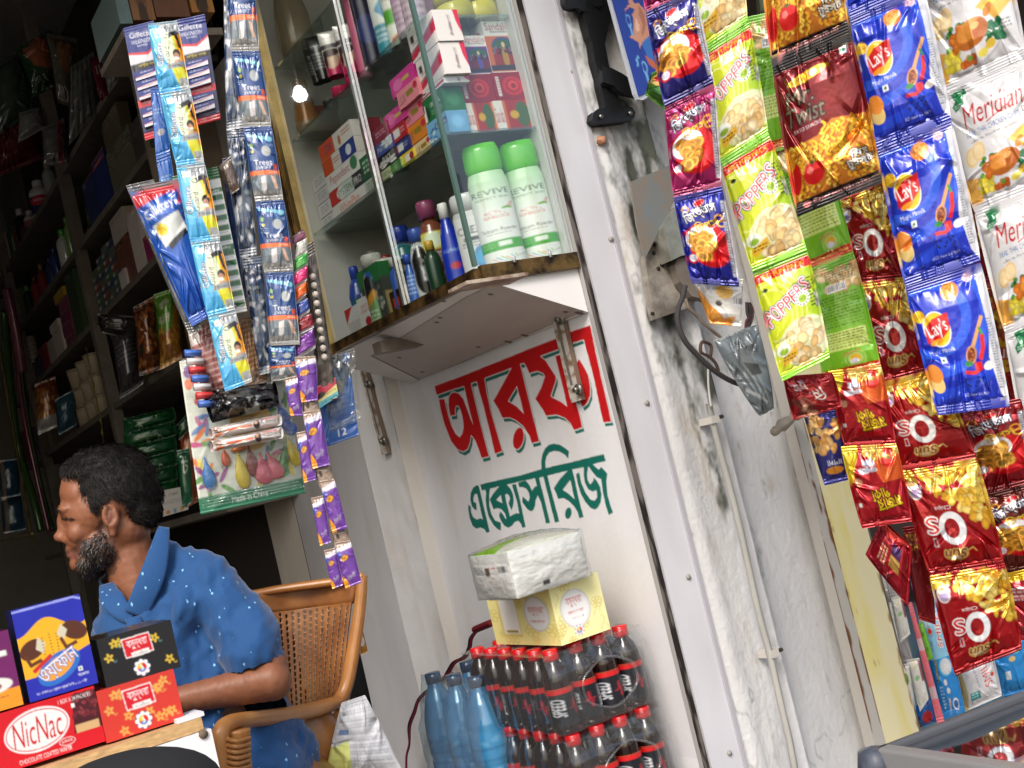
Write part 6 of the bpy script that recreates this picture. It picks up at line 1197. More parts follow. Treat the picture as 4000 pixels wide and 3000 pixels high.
cl = Cv(80, 80, (236, 226, 150), asp=1.); flow(cl, 5, 9); cl.ell(.74, .45, .19, .31, (206, 206, 196)); cl.ell(.74, .45, .165, .28, (238, 238, 238)); cl.text('বসুন্ধরা', .74, .40, .24, .16, (196, 60, 44)); cl.text('হ্যান্ড টাওয়েল', .74, .58, .22, .07, (190, 66, 40))
cl.rect(.15, .12, .45, .86, (216, 200, 120)); cl.rect(.18, .1, .44, .8, (236, 234, 226)); cl.rect(.22, .74, .4, .78, (160, 140, 40)); cl.ell(.06, .13, .03, .06, (70, 60, 30)); cl.ell(.5, .12, .035, .07, (70, 60, 30)); cl.rect(.06, .17, .5, .185, (170, 160, 110))
tb = xbox('towel_box', pA.x, pR.x, Yq, pL.y, zt, pT.z, (236, 228, 160), cf, cl, 'yellow flowered hand towel box standing on the upper pack of dark drinks', 'tissue box')
# tissue pack
c4 = aty(2018, 2318, Yq-.03); tR = aty(2302, 2236, Yq-.03); tz1 = aty(1975, 2160, Yq-.03).z; tL = atx(1870, 2322, c4.x)
tz0 = pT.z+.001
ti = empty('tissue_pack', (c4.x, Yq, tz0)); tag(ti, 'soft white tissue pack with green top lying on the yellow towel box', 'tissue pack')
cf = Cv(80, 56, (236, 234, 230), asp=.7); cf.noise(.07, 5, 3); cf.rect(.34, .55, .44, .62, (60, 60, 60))
cl = Cv(50, 60, (222, 220, 216), asp=1.); cl.rect(.0, .22, .95, .5, (236, 234, 232)); cl.scrib(.05, .26, .35, .46, 4, (60, 50, 50)); cl.rect(.42, .28, .54, .46, (90, 80, 80)) ; cl.text('Bashundhara', .64, .29, .18, .06, (206, 50, 50), bold=.03); cl.bars(.74, .26, .93, .46, bg=(236, 236, 234))
for k in range(14): cl.line([(.04+.07*k, .55), (.03+.07*k, .98)], .015, (190, 186, 180), .7)
ct = Cv(60, 40, (136, 190, 36), asp=.6); ct.text('Bashundhara', .3, .3, .4, .1, (226, 236, 190), flip=True)
ct.put(ct.Y > .42-.3*ct.X, (226, 228, 214))
mb = MB(); x0, x1, y0, y1 = c4.x, tR.x, Yq-.03, min(tL.y, Yq+.17)
def sf(ax, k):
    def f(P, u, v):
        e = (np.sin(np.pi*u)**.5*np.sin(np.pi*v)**.5)[..., 0]; P = P.copy(); P[..., ax] += k*e*(1+.5*(fbm(u*6, v*6, 3)-.5))[..., 0]+.3*k*(fbm(u*14+0*v, v*14+0*u, 5)-.5)[..., 0]; return P
    return f
mb.quadgrid([(x0, y0, tz1), (x1, y0, tz1), (x1, y0, tz0), (x0, y0, tz0)], cf, fn=sf(1, -.010))
mb.quadgrid([(x0, y1, tz1), (x0, y0, tz1), (x0, y0, tz0), (x0, y1, tz0)], cl, fn=sf(0, -.008))
mb.quadgrid([(x0, y1, tz1), (x1, y1, tz1), (x1, y0, tz1), (x0, y0, tz1)], ct, fn=sf(2, .012))
mb.quadgrid([(x1, y0, tz1), (x1, y1, tz1), (x1, y1, tz0), (x1, y0, tz0)], (230, 228, 224)); mb.quadgrid([(x1, y1, tz1), (x0, y1, tz1), (x0, y1, tz0), (x1, y1, tz0)], (230, 228, 224)); mb.quadgrid([(x0, y0, tz0), (x1, y0, tz0), (x1, y1, tz0), (x0, y1, tz0)], (230, 228, 224))
mb.build('tissue_stack', 'paper', ti)
mb = MB(); e = .004
mb.quadgrid([(x0-e, y0-e, tz1+e), (x1+e, y0-e, tz1+e), (x1+e, y0-e, tz0), (x0-e, y0-e, tz0)], (255, 255, 255), 30, 20, fn=sf(1, -.013)); mb.quadgrid([(x0-e, y1, tz1+e), (x0-e, y0-e, tz1+e), (x0-e, y0-e, tz0), (x0-e, y1, tz0)], (255, 255, 255), 20, 20, fn=sf(0, -.012)); mb.quadgrid([(x0-e, y1, tz1+e), (x1+e, y1, tz1+e), (x1+e, y0-e, tz1+e), (x0-e, y0-e, tz1+e)], (255, 255, 255), 20, 20, fn=sf(2, .016))
mb.build('wrapper', 'film', ti)
# soda packs
capz = zt-.004
p_c = aty(2150, 2556, Yq+.03); x_c = p_c.x; zb1 = aty(2190, 2868, Yq+.03).z; Hs = capz-zb1
sp_ = aty(2240, 2535, Yq+.03).x-x_c; rb_ = .0262; dxs = max(.0535, sp_)
sodap = [(.0001, 0), (.84, 0), (.97, .03), (1, .08), (1, .52), (.97, .535), (.99, .56), (.96, .66), (.78, .77), (.5, .84), (.44, .86), (.44, .885)]
lc = dsl(60, 60, (26, 28, 36), [('r', 0, 0, 1, .12, (206, 30, 36)), ('t', 'SPEED', .30, .5, .5, .17, (232, 234, 240), {'rot': -90, 'bold': .06, 'shear': .3}), ('r', .62, .2, .78, .8, (70, 74, 84)), ('b', .63, .55, .77, .8), ('s', .63, .2, .77, .5, 8, (180, 184, 190)), ('l', [(.44, .55), (.48, .55), (.5, .3), (.52, .75), (.54, .5), (.58, .5)], .012, (206, 40, 60)), ('l', [(.86, .55), (.9, .55), (.92, .3), (.94, .75), (.96, .5), (1, .5)], .012, (206, 40, 60)), ('l', [(.0, .55), (.06, .55), (.08, .3), (.1, .75), (.12, .5), (.16, .5)], .012, (206, 40, 60))])
M['cola'] = plain('dark_cola_bottle', (30, 14, 12), .08, spec=.8)
def mk_bottle(parent, loc, rot, proto=None):
    if proto is None:
        mb = MB(); mb.lathe([(max(1e-4, a*rb_), b*Hs) for a, b in sodap], (0, 0, 0), 22, (34, 16, 14), face=0.); bo = mb.build('bottle', M['cola'])
        mb = MB(); mb.lathe([(rb_*1.012, .10*Hs), (rb_*1.015, .53*Hs)], (0, 0, 0), 40, None, cv=lc, face=0., arc=360); la = mb.build('label', 'gloss', bo)
        mb = MB(); mb.lathe([(.0001, .865*Hs), (.0148, .865*Hs), (.0152, .9*Hs), (.0148, .985*Hs), (.0130, Hs), (.0001, Hs)], (0, 0, 0), 20, (206, 24, 30), face=0.); ca = mb.build('cap', 'bottle', bo)
        mb = MB(); mb.lathe([(rb_*1.017, .525*Hs), (rb_*1.017, .55*Hs)], (0, 0, 0), 22, (170, 60, 40), face=0.); nb = mb.build('label_band', 'bottle', bo)
        proto = (bo, [la, ca, nb])
    else:
        bo = proto[0].copy(); S.collection.objects.link(bo)
        for ch in proto[1]: q = ch.copy(); S.collection.objects.link(q); q.parent = bo
    bo.parent = parent; bo.location = loc; bo.rotation_euler = (0, 0, rot); return (bo, proto[1])
pro = None; rn = random.Random(8)
def film_box(parent, x0, x1, y0, y1, z0, z1, hole, seed):
    mb = MB(); nz = 26
    def rip(P, k, ax, s):
        return P
    def f(ax, k, per, u0):
        def g(P, u, v):
            P = P.copy(); uu, vv = u[..., 0]+0*v[..., 0], v[..., 0]+0*u[..., 0]
            P[..., ax] += k*(abs(np.sin(uu*per*math.pi))*.006*(1-.8*(vv < .25)) + .006*(fbm(uu*8+seed, vv*6, seed)-.5)-.014*np.clip(.28-vv, 0, 1)*3*(abs(np.sin(uu*per*math.pi))*-.5+1)); return P
        return g
    mb.quadgrid([(x0, y1, z1), (x0, y0, z1), (x0, y0, z0), (x0, y1, z0)], (255, 255, 255), 60, nz, fn=f(0, -1, 6, 0))
    # front with a torn round opening
    Pn, nv_ = 60, 44; u = np.linspace(0, 1, Pn+1)[None, :, None]; v = np.linspace(0, 1, nv_+1)[:, None, None]
    a, b, c, d = map(np.array, ((x0, y0, z1), (x1, y0, z1), (x1, y0, z0), (x0, y0, z0))); P = (a*(1-u)+b*u)*(1-v)+(d*(1-u)+c*u)*v; P = f(1, -1, 4, 0)(P, u, v)
    F = gridF(Pn, nv_); ctr = P.reshape(-1, 3)[F].mean(1); hx = ((ctr[:, 0]-(x0+(x1-x0)*.52))/((x1-x0)*.27))**2+((ctr[:, 2]-(z0+(z1-z0)*hole))/((z1-z0)*.3))**2
    mb2 = raw('film_front', P.reshape(-1, 3), F[hx > 1], 'shrink', parent)
    R_ = [Vector((x0+(x1-x0)*.52+(x1-x0)*.275*math.cos(t), y0-.012, z0+(z1-z0)*hole+(z1-z0)*.305*math.sin(t)+.002*math.sin(5*t))) for t in np.linspace(0, 6.283, 40)]
    mb.quadgrid([(x0, y1, z1), (x1, y1, z1), (x1, y0, z1), (x0, y0, z1)], (255, 255, 255), 24, 30, fn=lambda P, u, v: P+np.stack([0*P[..., 0], 0*P[..., 0], .004*(fbm(u*9+0*v, v*9+0*u, seed)-.5)[..., 0]], 2))
    mb.build('film', 'shrink', parent)
    m3 = MB(); m3.tube(R_, .0022, (225, 228, 230), 6, cap=False); m3.build('film_edge', 'shrink', parent)
for pk_, (dz, shx, shy, lab2) in enumerate([(0, 0, 0, 'upper film wrapped pack of red capped dark drinks'), (-Hs-.004, 0.000, -.008, 'lower film wrapped pack of red capped dark drinks')]):
    t = empty('drinks_pack', (x_c+shx, Yq+.03+shy, zb1+dz)); tag(t, lab2+' by the lettered wall', 'drinks pack', 'packs of energy drinks')
    for j in range(6):
        for i in range(4):
            pro = mk_bottle(t, (i*dxs, j*.056, 0), math.pi*.5+rn.uniform(-.5, .3) if j else [-1.2, -1.9, -1.35, -1.6][i], pro)
    film_box(t, x_c+shx-.031, x_c+shx+3*dxs+.031, Yq+.03+shy-.032, Yq+.03+shy+5*.056+.032, zb1+dz+.002, zb1+dz+Hs-.006, .46, 5+pk_)
tag(bx('drinks_plinth', x_c-.02, XW-.012, Yq+.01, Yq+.36, 0.001, zb1-Hs-.008, plain('drinks_crate', (70, 60, 56), .8)), 'dark crate under the two packs of energy drinks', 'crate')
# water bottles
M['water'] = print_mat('blue_pet_bottle', rough=.12, spec=.8, coat=.6)
wt = None; base = (1.13,)
xw_ = 1.10; ys = [atx(px, 2640, xw_).y for px in (1855, 1770, 1690)]
ztop = atx(1690, 2628, xw_).z; Hw = .30; pit = (ys[2]-ys[0])/2
t = empty('water_pack', (xw_, ys[0], ztop-Hw)); tag(t, 'pack of clear blue water bottles wrapped in film beside the dark drinks', 'water pack')
wcv = Cv(40, 90, (60, 132, 178), asp=2.2); wcv.noise(.25, 5, 3)
for k in range(7): wcv.rect(0, .9+.17*k, 1, .93+.17*k, (40, 100, 146))
for k in range(30): rr_ = random.Random(k); x, y = rr_.random(), rr_.uniform(.6, 2.1); wcv.line([(x, y), (x+rr_.uniform(-.15, .15), y+rr_.uniform(.05, .15))], .015, (150, 206, 232), .7)
pr2 = None
wprof = [(.0001, 0), (.85, 0), (1, .03), (1, .12), (.95, .14), (1, .17), (1, .26), (.95, .28), (1, .31), (1, .40), (.95, .42), (1, .45), (1, .58), (.92, .70), (.7, .82), (.42, .90), (.36, .93)]
for i in range(2):
    for j in range(3):
        lo = (i*.086, (ys[j]-ys[0]), 0)
        if pr2 is None:
            mb = MB(); mb.lathe([(max(1e-4, a*.041), b*Hw) for a, b in wprof], (0, 0, 0), 28, None, cv=wcv, face=0., arc=360); bo = mb.build('bottle', 'water')
            mb = MB(); mb.lathe([(.0001, .93*Hw), (.0165, .93*Hw), (.017, .97*Hw), (.0165, Hw), (.0001, Hw)], (0, 0, 0), 18, (40, 66, 96), face=0.); ca = mb.build('cap', 'bottle', bo); pr2 = (bo, ca)
        else:
            bo = pr2[0].copy(); S.collection.objects.link(bo); q = pr2[1].copy(); S.collection.objects.link(q); q.parent = bo
        bo.parent = t; bo.location = lo; bo.rotation_euler = (0, 0, i*2+j)
mb = MB(); x0 = xw_-.045; y0, y1 = ys[0]-.045, ys[2]+.034
def fw(P, u, v):
    P = P.copy(); uu, vv = u[..., 0]+0*v[..., 0], v[..., 0]+0*u[..., 0]; neck = np.clip(.36-vv, 0, 1)/.36
    P[..., 0] += .035*neck**.8-.006*abs(np.sin(uu*3*math.pi))+.008*(fbm(uu*9, vv*14, 4)-.5); P[..., 2] -= .022*neck*abs(np.cos(uu*3*math.pi))**2*0-.0; P[..., 1] += (.5-uu)*-.05*neck*0; return P
mb.quadgrid([(x0, y1, ztop-Hw*.0), (x0, y0, ztop-Hw*.0), (x0, y0, ztop-Hw), (x0, y1, ztop-Hw)], (255, 255, 255), 60, 50, fn=fw); mb.build('film', film_mat('blue_film', tint=(.72, .88, .95), lo=.06, hi=.5, bscale=30, bstr=.7, haze=.08), t)
tag(bx('water_plinth', xw_-.03, XW-.012, ys[0]-.035, ys[2]+.05, .001, ztop-Hw-.003, plain('plinth_board', (80, 70, 64), .8)), 'board box under the blue water bottles', 'crate')
# plug and cable
kc = lambda p: (1000+p[0]/2.212, 2250+p[1]/2.212)
fcab = lambda d: (lambda x, y: atx(*kc((x, y)), XW-.02-d))
wire('plug', [(1890, 465), (1950, 440), (2035, 405)], fcab(.03), .0085, (104, 22, 34), 'dark red cable plug beside the yellow towel box')
for k, cc in enumerate(((28, 26, 28), (110, 24, 44))):
    wire('plug_wire', [(1895+10*k, 480), (1850+16*k, 540), (1835+18*k, 620), (1790+24*k, 700), (1700+22*k, 750), (1650+20*k, 830), (1600, 900), (1420, 1040+20*k), (1360+14*k, 1180), (1318+14*k, 1300), (1325, 1450), (1300, 1560), (1300, 1700)], fcab(.012+.006*k), .0032, cc, ['black', 'red'][k]+' wire of the pair running from the plug behind the water bottles')
# ============================================================ shelf rack deep in the shop
XS = 1.15
yN = atx(745, 1366, XS).y; yP = atx(301, 960, XS).y; yE = 6.9
def ysh(px, z):
    lo, hi = 1.6, 9.
    for _ in range(30):
        m = (lo+hi)/2
        if proj((XS, m, z))[0] > px: lo = m
        else: hi = m
    return lo
SZ = [atx(*p, XS).z for p in ((243, 654), (301, 960), (368, 1247), (425, 1588), (633, 2042))]
rk = empty('shelf_rack', (XS, yN, 0)); tag(rk, 'long dusty shelf rack along the dark side wall full of goods', 'shelf')
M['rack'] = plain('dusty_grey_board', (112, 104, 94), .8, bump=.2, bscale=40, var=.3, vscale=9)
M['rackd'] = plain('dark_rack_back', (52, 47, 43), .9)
for z in SZ:
    b = bx('board', XS, XS+.30, yN, yE, z-.024, z, M['rack'], rk)
for px, py in ((301, 960), ):
    bx('post', XS-.012, XS+.03, yP-.02, yP+.03, .2, 3.70, M['rack'], rk)
yP2 = atx(22, 1060, XS).y
bx('post', XS-.012, XS+.03, yP2, yP2+.05, .2, 3.70, M['rack'], rk)
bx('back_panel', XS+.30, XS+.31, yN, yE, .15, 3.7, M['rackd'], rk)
bx('end_panel', XS, XS+.235, yN-.02, yN-.002, SZ[3]-.02, 3.7, plain('beige_end_panel', (150, 138, 124), .8, bump=.2, var=.15), rk)
yW = atx(1035, 1990, XW+.03).y
mb = MB()
mb.quadgrid([(XW+.03, yW, 3.7), (XW+.03, 3.725, 3.7), (XW+.03, 3.725, -.1), (XW+.03, yW, -.1)], blot(60, 300, .8, 2.9, 41, (214, 208, 198), .1))
mb.quadgrid([(XW+.06, yW+.012, 3.7), (XW+.03, yW, 3.7), (XW+.03, yW, -.1), (XW+.06, yW+.012, -.1)], (110, 84, 58))
tag(mb.build('laminate_panel', 'paper'), 'cream laminate panel with brown edge above the chair back', 'panel')
def on(k, pa, pb, h, dx, col, label, cv=None, name='carton', cat='box', inset=.012, mat='paper', group=None, lift=0.):
    z = SZ[k]; y1, y0 = ysh(pa, z), ysh(pb, z); x = XS+inset
    L_ = cv if isinstance(cv, Cv) else (simple(max(6, int((pb-pa)/3)), max(8, int(h*500)), col, cv or [('s', .15, .15, .85, .4, 3, (200, 196, 190)), ('s', .2, .6, .8, .85, 2, tuple(max(0, v-50) for v in col))]))
    return xbox(name, x, x+dx, y0, y1, z+.001+lift, z+.001+lift+h, col, None, L_, label, cat, group, mat=mat)
def onb(k, px, h, r, body, cap, label, group=None, cv=None, prof=None, capr=.5, inset=.05, caph=.16, name='bottle', cat='bottle'):
    z = SZ[k]; y = ysh(px, z); return bottle(name, (XS+inset, y, z+.001), h, r, body, cap, label, cat, group, prof or sqr, cv, capr, caph, n=14)
gl = 'bottles deep on the shelf rack'
BL = lambda *a: lab_(*a)
for (k, px, h, r, body, cap, lb_, cv) in [
 (0, 128, .17, .046, (206, 204, 200), (200, 200, 198), 'big pale jar with red and navy label', BL((206, 204, 200), [('r', 0, .35, 1, .9, (40, 50, 90)), ('e', .5, .5, .34, .16, (190, 40, 50)), ('s', .3, .45, .7, .55, 2, (230, 220, 220))])),
 (0, 165, .17, .030, (150, 152, 146), (120, 120, 116), 'tall clear jar with highlight', None), (0, 88, .12, .030, (190, 186, 186), (200, 198, 196), 'smaller jar with pink blue label', BL((190, 186, 186), [('r', 0, .3, 1, .8, (150, 90, 100)), ('r', 0, .6, 1, .9, (50, 60, 110))])),
 (0, 62, .19, .034, (26, 26, 28), (190, 190, 186), 'black bottle with grey cap', None), (0, 40, .16, .026, (160, 172, 150), (70, 110, 70), 'pale green oval bottle', None), (0, 14, .20, .03, (28, 40, 80), (24, 30, 50), 'navy bottle at the far left edge', None),
 (1, 335, .14, .034, (50, 62, 34), (40, 52, 30), 'olive green squat bottle', BL((50, 62, 34), [('e', .5, .5, .3, .2, (110, 110, 70))])), (1, 308, .05, .02, (150, 130, 40), (130, 110, 40), 'small yellow can', None),
 (1, 225, .18, .032, (200, 206, 196), (80, 170, 60), 'white talc bottle with bright green cap', None), (1, 245, .20, .018, (120, 160, 90), (90, 140, 60), 'slim green white bottle', None), (1, 272, .15, .012, (140, 110, 50), (120, 90, 40), 'thin golden bottle by the post', None),
 (1, 190, .16, .028, (40, 62, 120), (30, 44, 90), 'royal blue bottle right of the red ones', None), (1, 170, .15, .026, (36, 52, 100), (26, 34, 70), 'darker blue bottle left of the royal blue one', None), (1, 142, .17, .026, (130, 44, 40), (120, 90, 40), 'red bottle with gold cap', None), (1, 116, .16, .026, (140, 46, 42), (96, 36, 36), 'red bottle with dull cap', None),
 (1, 88, .17, .026, (34, 60, 38), (60, 130, 60), 'dark green bottle with bright cap', None), (1, 66, .14, .026, (30, 52, 36), (50, 110, 54), 'dark green bottle shorter than its neighbour', None)]:
    onb(k, px, h, r, body, cap, lb_+' on shelf %s from the top' % ['one', 'two'][k], gl, cv)
facec = [('r', 0, 0, 1, .1, (200, 90, 40)), ('l', [(.2, .1), (.9, .6)], .05, (90, 120, 180)), ('e', .5, .72, .32, .2, (206, 140, 110)), ('e', .5, .58, .32, .10, (50, 34, 30)), ('r', 0, .85, 1, 1, (190, 60, 40))]
on(1, 385, 432, .19, .05, (34, 50, 110), 'navy box with orange top and a portrait on the second shelf', facec)
on(1, 345, 383, .17, .05, (40, 52, 96), 'navy and orange box half behind the portrait box', [('r', 0, 0, 1, .1, (200, 90, 40)), ('s', .1, .2, .3, .9, 9, (200, 200, 210))])
on(1, 436, 520, .15, .05, (120, 124, 104), 'grey green wrapped pack on the second shelf', [('h', (0, 0, 1, 1), 30, .12, .08, [(96, 104, 80), (140, 140, 116), (120, 120, 110)], {'seed': 3})], mat='plas', name='wrapped_pack', cat='pack')
on(1, 524, 600, .13, .05, (66, 68, 62), 'dark grey box at the right end of the second shelf', [('s', .1, .7, .9, .9, 1, (100, 100, 96))])
on(1, 440, 500, .10, .04, (112, 104, 80), 'brownish folded pack on top of the grey green one', [('s', .1, .1, .9, .9, 4, (140, 130, 110))], lift=.152, mat='plas', name='wrapped_pack', cat='pack')
# third shelf cartons : each its own column of small boxes
rn = random.Random(3)
pal = [((44, 60, 96), (190, 190, 186)), ((60, 96, 66), (180, 180, 170)), ((52, 84, 92), (196, 190, 180)), ((120, 60, 60), (200, 196, 190)), ((70, 70, 80), (180, 180, 184)), ((96, 100, 92), (60, 110, 80))]
n = 0
for ci, (pa, pb, cnt, hh) in enumerate([(382, 402, 6, .027), (404, 424, 7, .026), (426, 446, 8, .025), (448, 468, 7, .028)]):
    for j in range(cnt):
        a, b = pal[(ci*2+j) % 6]; n += 1
        on(2, pa, pb, hh, .08, a, 'small %s carton, number %s up in column %s of the third shelf' % (['navy', 'green', 'teal', 'maroon', 'slate', 'grey'][(ci*2+j) % 6], ['one', 'two', 'three', 'four', 'five', 'six', 'seven', 'eight'][j], ['one', 'two', 'three', 'four'][ci]), [('r', 0, .0, .35, 1, b), ('s', .4, .3, .95, .7, 2, b)], lift=j*(hh+.0008), group='small cartons stacked on the third shelf')
brown = lambda: [('e', .5, .45, .3, .25, (190, 140, 110)), ('e', .5, .3, .4, .16, (90, 40, 30)), ('r', 0, .75, 1, 1, (96, 44, 36))]
for j, (pa, pb, h, lf, col, it, lb_) in enumerate([(472, 498, .15, 0, (110, 70, 60), brown(), 'hair colour carton with a portrait, left one'), (500, 522, .16, 0, (110, 66, 58), brown(), 'hair colour carton with a portrait, right one'), (472, 522, .09, .162, (176, 170, 160), [('s', .1, .2, .9, .8, 4, (120, 116, 110))], 'pale carton lying on the portrait cartons'),
    (527, 562, .21, 0, (206, 198, 194), [('p', [(.4, .1), (.9, .2), (.9, .8), (.55, .7)], (190, 50, 50)), ('r', .55, .35, .9, .95, (220, 216, 210)), ('s', .05, .1, .25, .9, 12, (110, 60, 60))], 'white and red tube carton standing tall'), (566, 598, .09, 0, (150, 50, 100), [('e', .5, .4, .3, .3, (190, 120, 90))], 'magenta carton at the right end'), (474, 496, .06, 0, (200, 190, 190), [('s', .2, .2, .8, .8, 3, (150, 90, 100))], 'tiny white pink carton in front of the portraits')]):
    on(2, pa, pb, h, .07, col, lb_+' on the third shelf', it, lift=lf, inset=.002 if j == 5 else .012)
# many dim goods filling the gaps
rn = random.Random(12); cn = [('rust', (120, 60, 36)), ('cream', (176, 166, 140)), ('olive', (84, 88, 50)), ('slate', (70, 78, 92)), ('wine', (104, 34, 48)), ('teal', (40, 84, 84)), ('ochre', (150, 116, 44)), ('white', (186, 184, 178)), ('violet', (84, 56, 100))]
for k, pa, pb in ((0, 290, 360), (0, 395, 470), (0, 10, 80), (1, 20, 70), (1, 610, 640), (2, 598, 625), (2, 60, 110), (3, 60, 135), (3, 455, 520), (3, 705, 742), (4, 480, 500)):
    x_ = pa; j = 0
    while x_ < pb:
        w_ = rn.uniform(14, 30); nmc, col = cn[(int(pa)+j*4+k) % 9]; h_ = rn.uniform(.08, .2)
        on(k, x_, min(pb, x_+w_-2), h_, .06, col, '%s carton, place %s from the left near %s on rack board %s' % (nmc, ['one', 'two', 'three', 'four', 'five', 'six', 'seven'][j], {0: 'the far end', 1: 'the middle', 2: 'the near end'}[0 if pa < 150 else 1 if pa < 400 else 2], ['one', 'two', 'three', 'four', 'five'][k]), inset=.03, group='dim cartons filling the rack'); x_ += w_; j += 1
# third shelf left bay
for j in range(6): onb(2, 118, .022, .024, (170, 160, 146), (160, 150, 136), 'pale round tub, number %s up in the leaning tower' % ['one', 'two', 'three', 'four', 'five', 'six'][j], 'tower of pale tubs', capr=.9, caph=.4, name='tub', cat='tub', inset=.05).location.z += 0
tubs = [o for o in S.collection.objects if o.name.startswith('tub')]
for j, o in enumerate(tubs): o.location.z += j*.0226
for j, (pa, pb, h, lf, col, it, lb_) in enumerate([(142, 160, .10, 0, (40, 54, 100), None, 'navy and red carton beside the pale tubs'), (162, 188, .12, 0, (130, 30, 40), None, 'dark red carton leaning in the left bay'), (190, 212, .11, 0, (180, 170, 166), None, 'white striped carton right of the dark red one'),
   (216, 246, .12, 0, (206, 198, 194), [('t', 'Sandal', .5, .6, .25, .6, (180, 50, 50)), ('e', .6, .2, .12, .08, (190, 70, 50))], 'white carton with red lettering in the left bay'), (210, 240, .035, .122, (214, 206, 200), None, 'white flat carton on the lettered one'),
   (252, 286, .05, 0, (120, 60, 90), None, 'mauve carton one of the pink column'), (252, 286, .05, .051, (134, 66, 96), None, 'mauve carton two of the pink column'), (252, 286, .05, .102, (126, 58, 90), None, 'mauve carton three of the pink column'), (252, 286, .05, .153, (140, 70, 100), None, 'mauve carton four of the pink column'), (246, 280, .04, .205, (180, 150, 50), None, 'yellow carton on top of the pink column'),
   (290, 322, .26, 0, (56, 80, 56), [('l', [(.3, 0), (.5, 1)], .1, (120, 140, 120)), ('l', [(.7, 0), (.6, 1)], .08, (40, 60, 40))], 'tall green bundle beside the rack post')]):
    on(2, pa, pb, h, .06, col, lb_+' on the third shelf', it, lift=lf, inset=.002*(j % 3)+.01)
def dark(items, nx=40, ny=60, bg=(60, 50, 40), noise=.3): return simple(nx, ny, bg, items, noise=noise)
def xbag(c4, cv, label, dx=0., thick=.03, seed=1, group=None, mat='plas', name='packet', cat='packet', nf=12, dens=4):
    """bag hanging/standing near the rack front: position by distance to plane x"""
    cx = sum(p[0] for p in c4)/4; cy = sum(p[1] for p in c4)/4; p = atx(cx, cy, XS-.03+dx)
    return bag(name, c4, p.y, cv, label, group, cat, mat, thick=thick*p.y/4, seed=seed, nf=nf, amp=.006, dens=dens)
xbag([(520,1200),(610,1150),(640,1440),(545,1470)], dark([('h', (0, 0, 1, 1.5), 150, .09, .06, [(150, 84, 36), (120, 56, 24), (176, 110, 50), (90, 40, 20)], {'seed': 3})]), 'brown noodle snack bag on the fourth shelf', seed=301, thick=.09)
xbag([(600,1150),(690,1120),(712,1400),(628,1445)], dark([('p', [(0, 0), (1, 0), (.7, .8), (0, 1)], (90, 140, 40)), ('t', 'রুিচ', .4, .3, .5, .2, (220, 210, 190), {'bold': .04}), ('t', 'ঝাল', .35, .6, .5, .2, (220, 210, 190), {'bold': .04}), ('h', (.1, .8, 1, 1.5), 60, .09, .05, [(200, 150, 60), (150, 90, 40)], {'seed': 5})], bg=(170, 120, 40)), 'green and gold fried snack bag with white lettering on the fourth shelf', seed=302, thick=.09)
xbag([(430,1300),(530,1260),(560,1500),(470,1560)], dark([('s', .1, .4, .9, .9, 5, (110, 110, 120))], bg=(66, 64, 68)), 'silvery plastic bag hanging at the rack post', seed=303, thick=.1, dx=-.03)
xbag([(380,1225),(560,1240),(540,1330),(400,1300)], dark([], bg=(50, 48, 46)), 'clear bag draped over the fourth shelf', seed=304, dx=-.03)
xbag([(135,1500),(215,1470),(240,1660),(150,1700)], dark([('h', (0, .2, 1, 1.1), 40, .12, .1, [(180, 110, 50), (150, 80, 40), (190, 140, 80)], {'seed': 8}), ('r', 0, 1.1, 1, 1.5, (180, 176, 176))], bg=(120, 60, 36)), 'orange brown snack bag with silver foot on the lower left shelf', seed=305)
xbag([(215,1560),(290,1520),(300,1660),(230,1700)], dark([], bg=(50, 84, 100)), 'teal plastic packet on the lower left shelf', seed=306)
for j, (px, lb_) in enumerate([(300, 'left'), (335, 'middle'), (366, 'right')]):
    for i in range(3):
        t = onb(3, px, .085, .042, (176, 162, 140), (150, 138, 120), 'milky plastic container, %s column, layer %s from below' % (lb_, ['one', 'two', 'three'][i]), 'milky plastic containers', capr=1.02, caph=.14, name='container', cat='container', prof=[(0, 0), (.8, 0), (1, 1)])
        t.location.z += i*.088
# top shelf bags
z1 = lambda c, lb_, q, s, **k: xbag(q, c, lb_+' above the top shelf', seed=s, name='plastic_bag', cat='plastic bag', **k)
z1(dark([('p', [(.1, .2), (.6, .0), (.9, .5), (.7, 1.1), (.3, .8)], (150, 84, 54))], bg=(34, 62, 34)), 'green bag with orange print', [(60,190),(200,110),(260,320),(130,380)], 311)
z1(dark([('p', [(.3, .1), (.9, .2), (.8, .9), (.4, .7)], (130, 90, 50))], bg=(92, 88, 76)), 'clear bag with tan content', [(180,130),(300,150),(280,420),(225,400)], 312, dx=-.02)
z1(dark([('l', [(.1*k, 0), (.1*k+.05, 1.5)], .03, [(120, 124, 118), (60, 66, 62)][k % 2]) if False else ('l', [(.1*k, 0), (.1*k+.05, 1.5)], .03, [(124, 130, 122), (60, 66, 62)][k % 2]) for k in range(10)], bg=(92, 98, 92)), 'ribbed clear bag of straws', [(275,260),(365,200),(385,440),(268,570)], 313)
z1(dark([], bg=(70, 86, 70)), 'pale green crinkled bag at the left edge', [(-30,250),(80,200),(130,430),(-20,560)], 314)
z1(dark([], bg=(92, 24, 24)), 'dark red bag at the left edge', [(-40,520),(150,430),(165,620),(-30,700)], 315, dx=-.02)
z1(dark([], bg=(120, 120, 112)), 'silver white crumpled bag', [(75,440),(150,420),(175,500),(70,560)], 316, dx=-.05)
z1(dark([('r', .7, 0, .85, 1.5, (120, 24, 40))], bg=(96, 94, 90)), 'grey bag with a red stripe at the post', [(165,500),(250,460),(262,640),(170,650)], 317, dx=-.02)
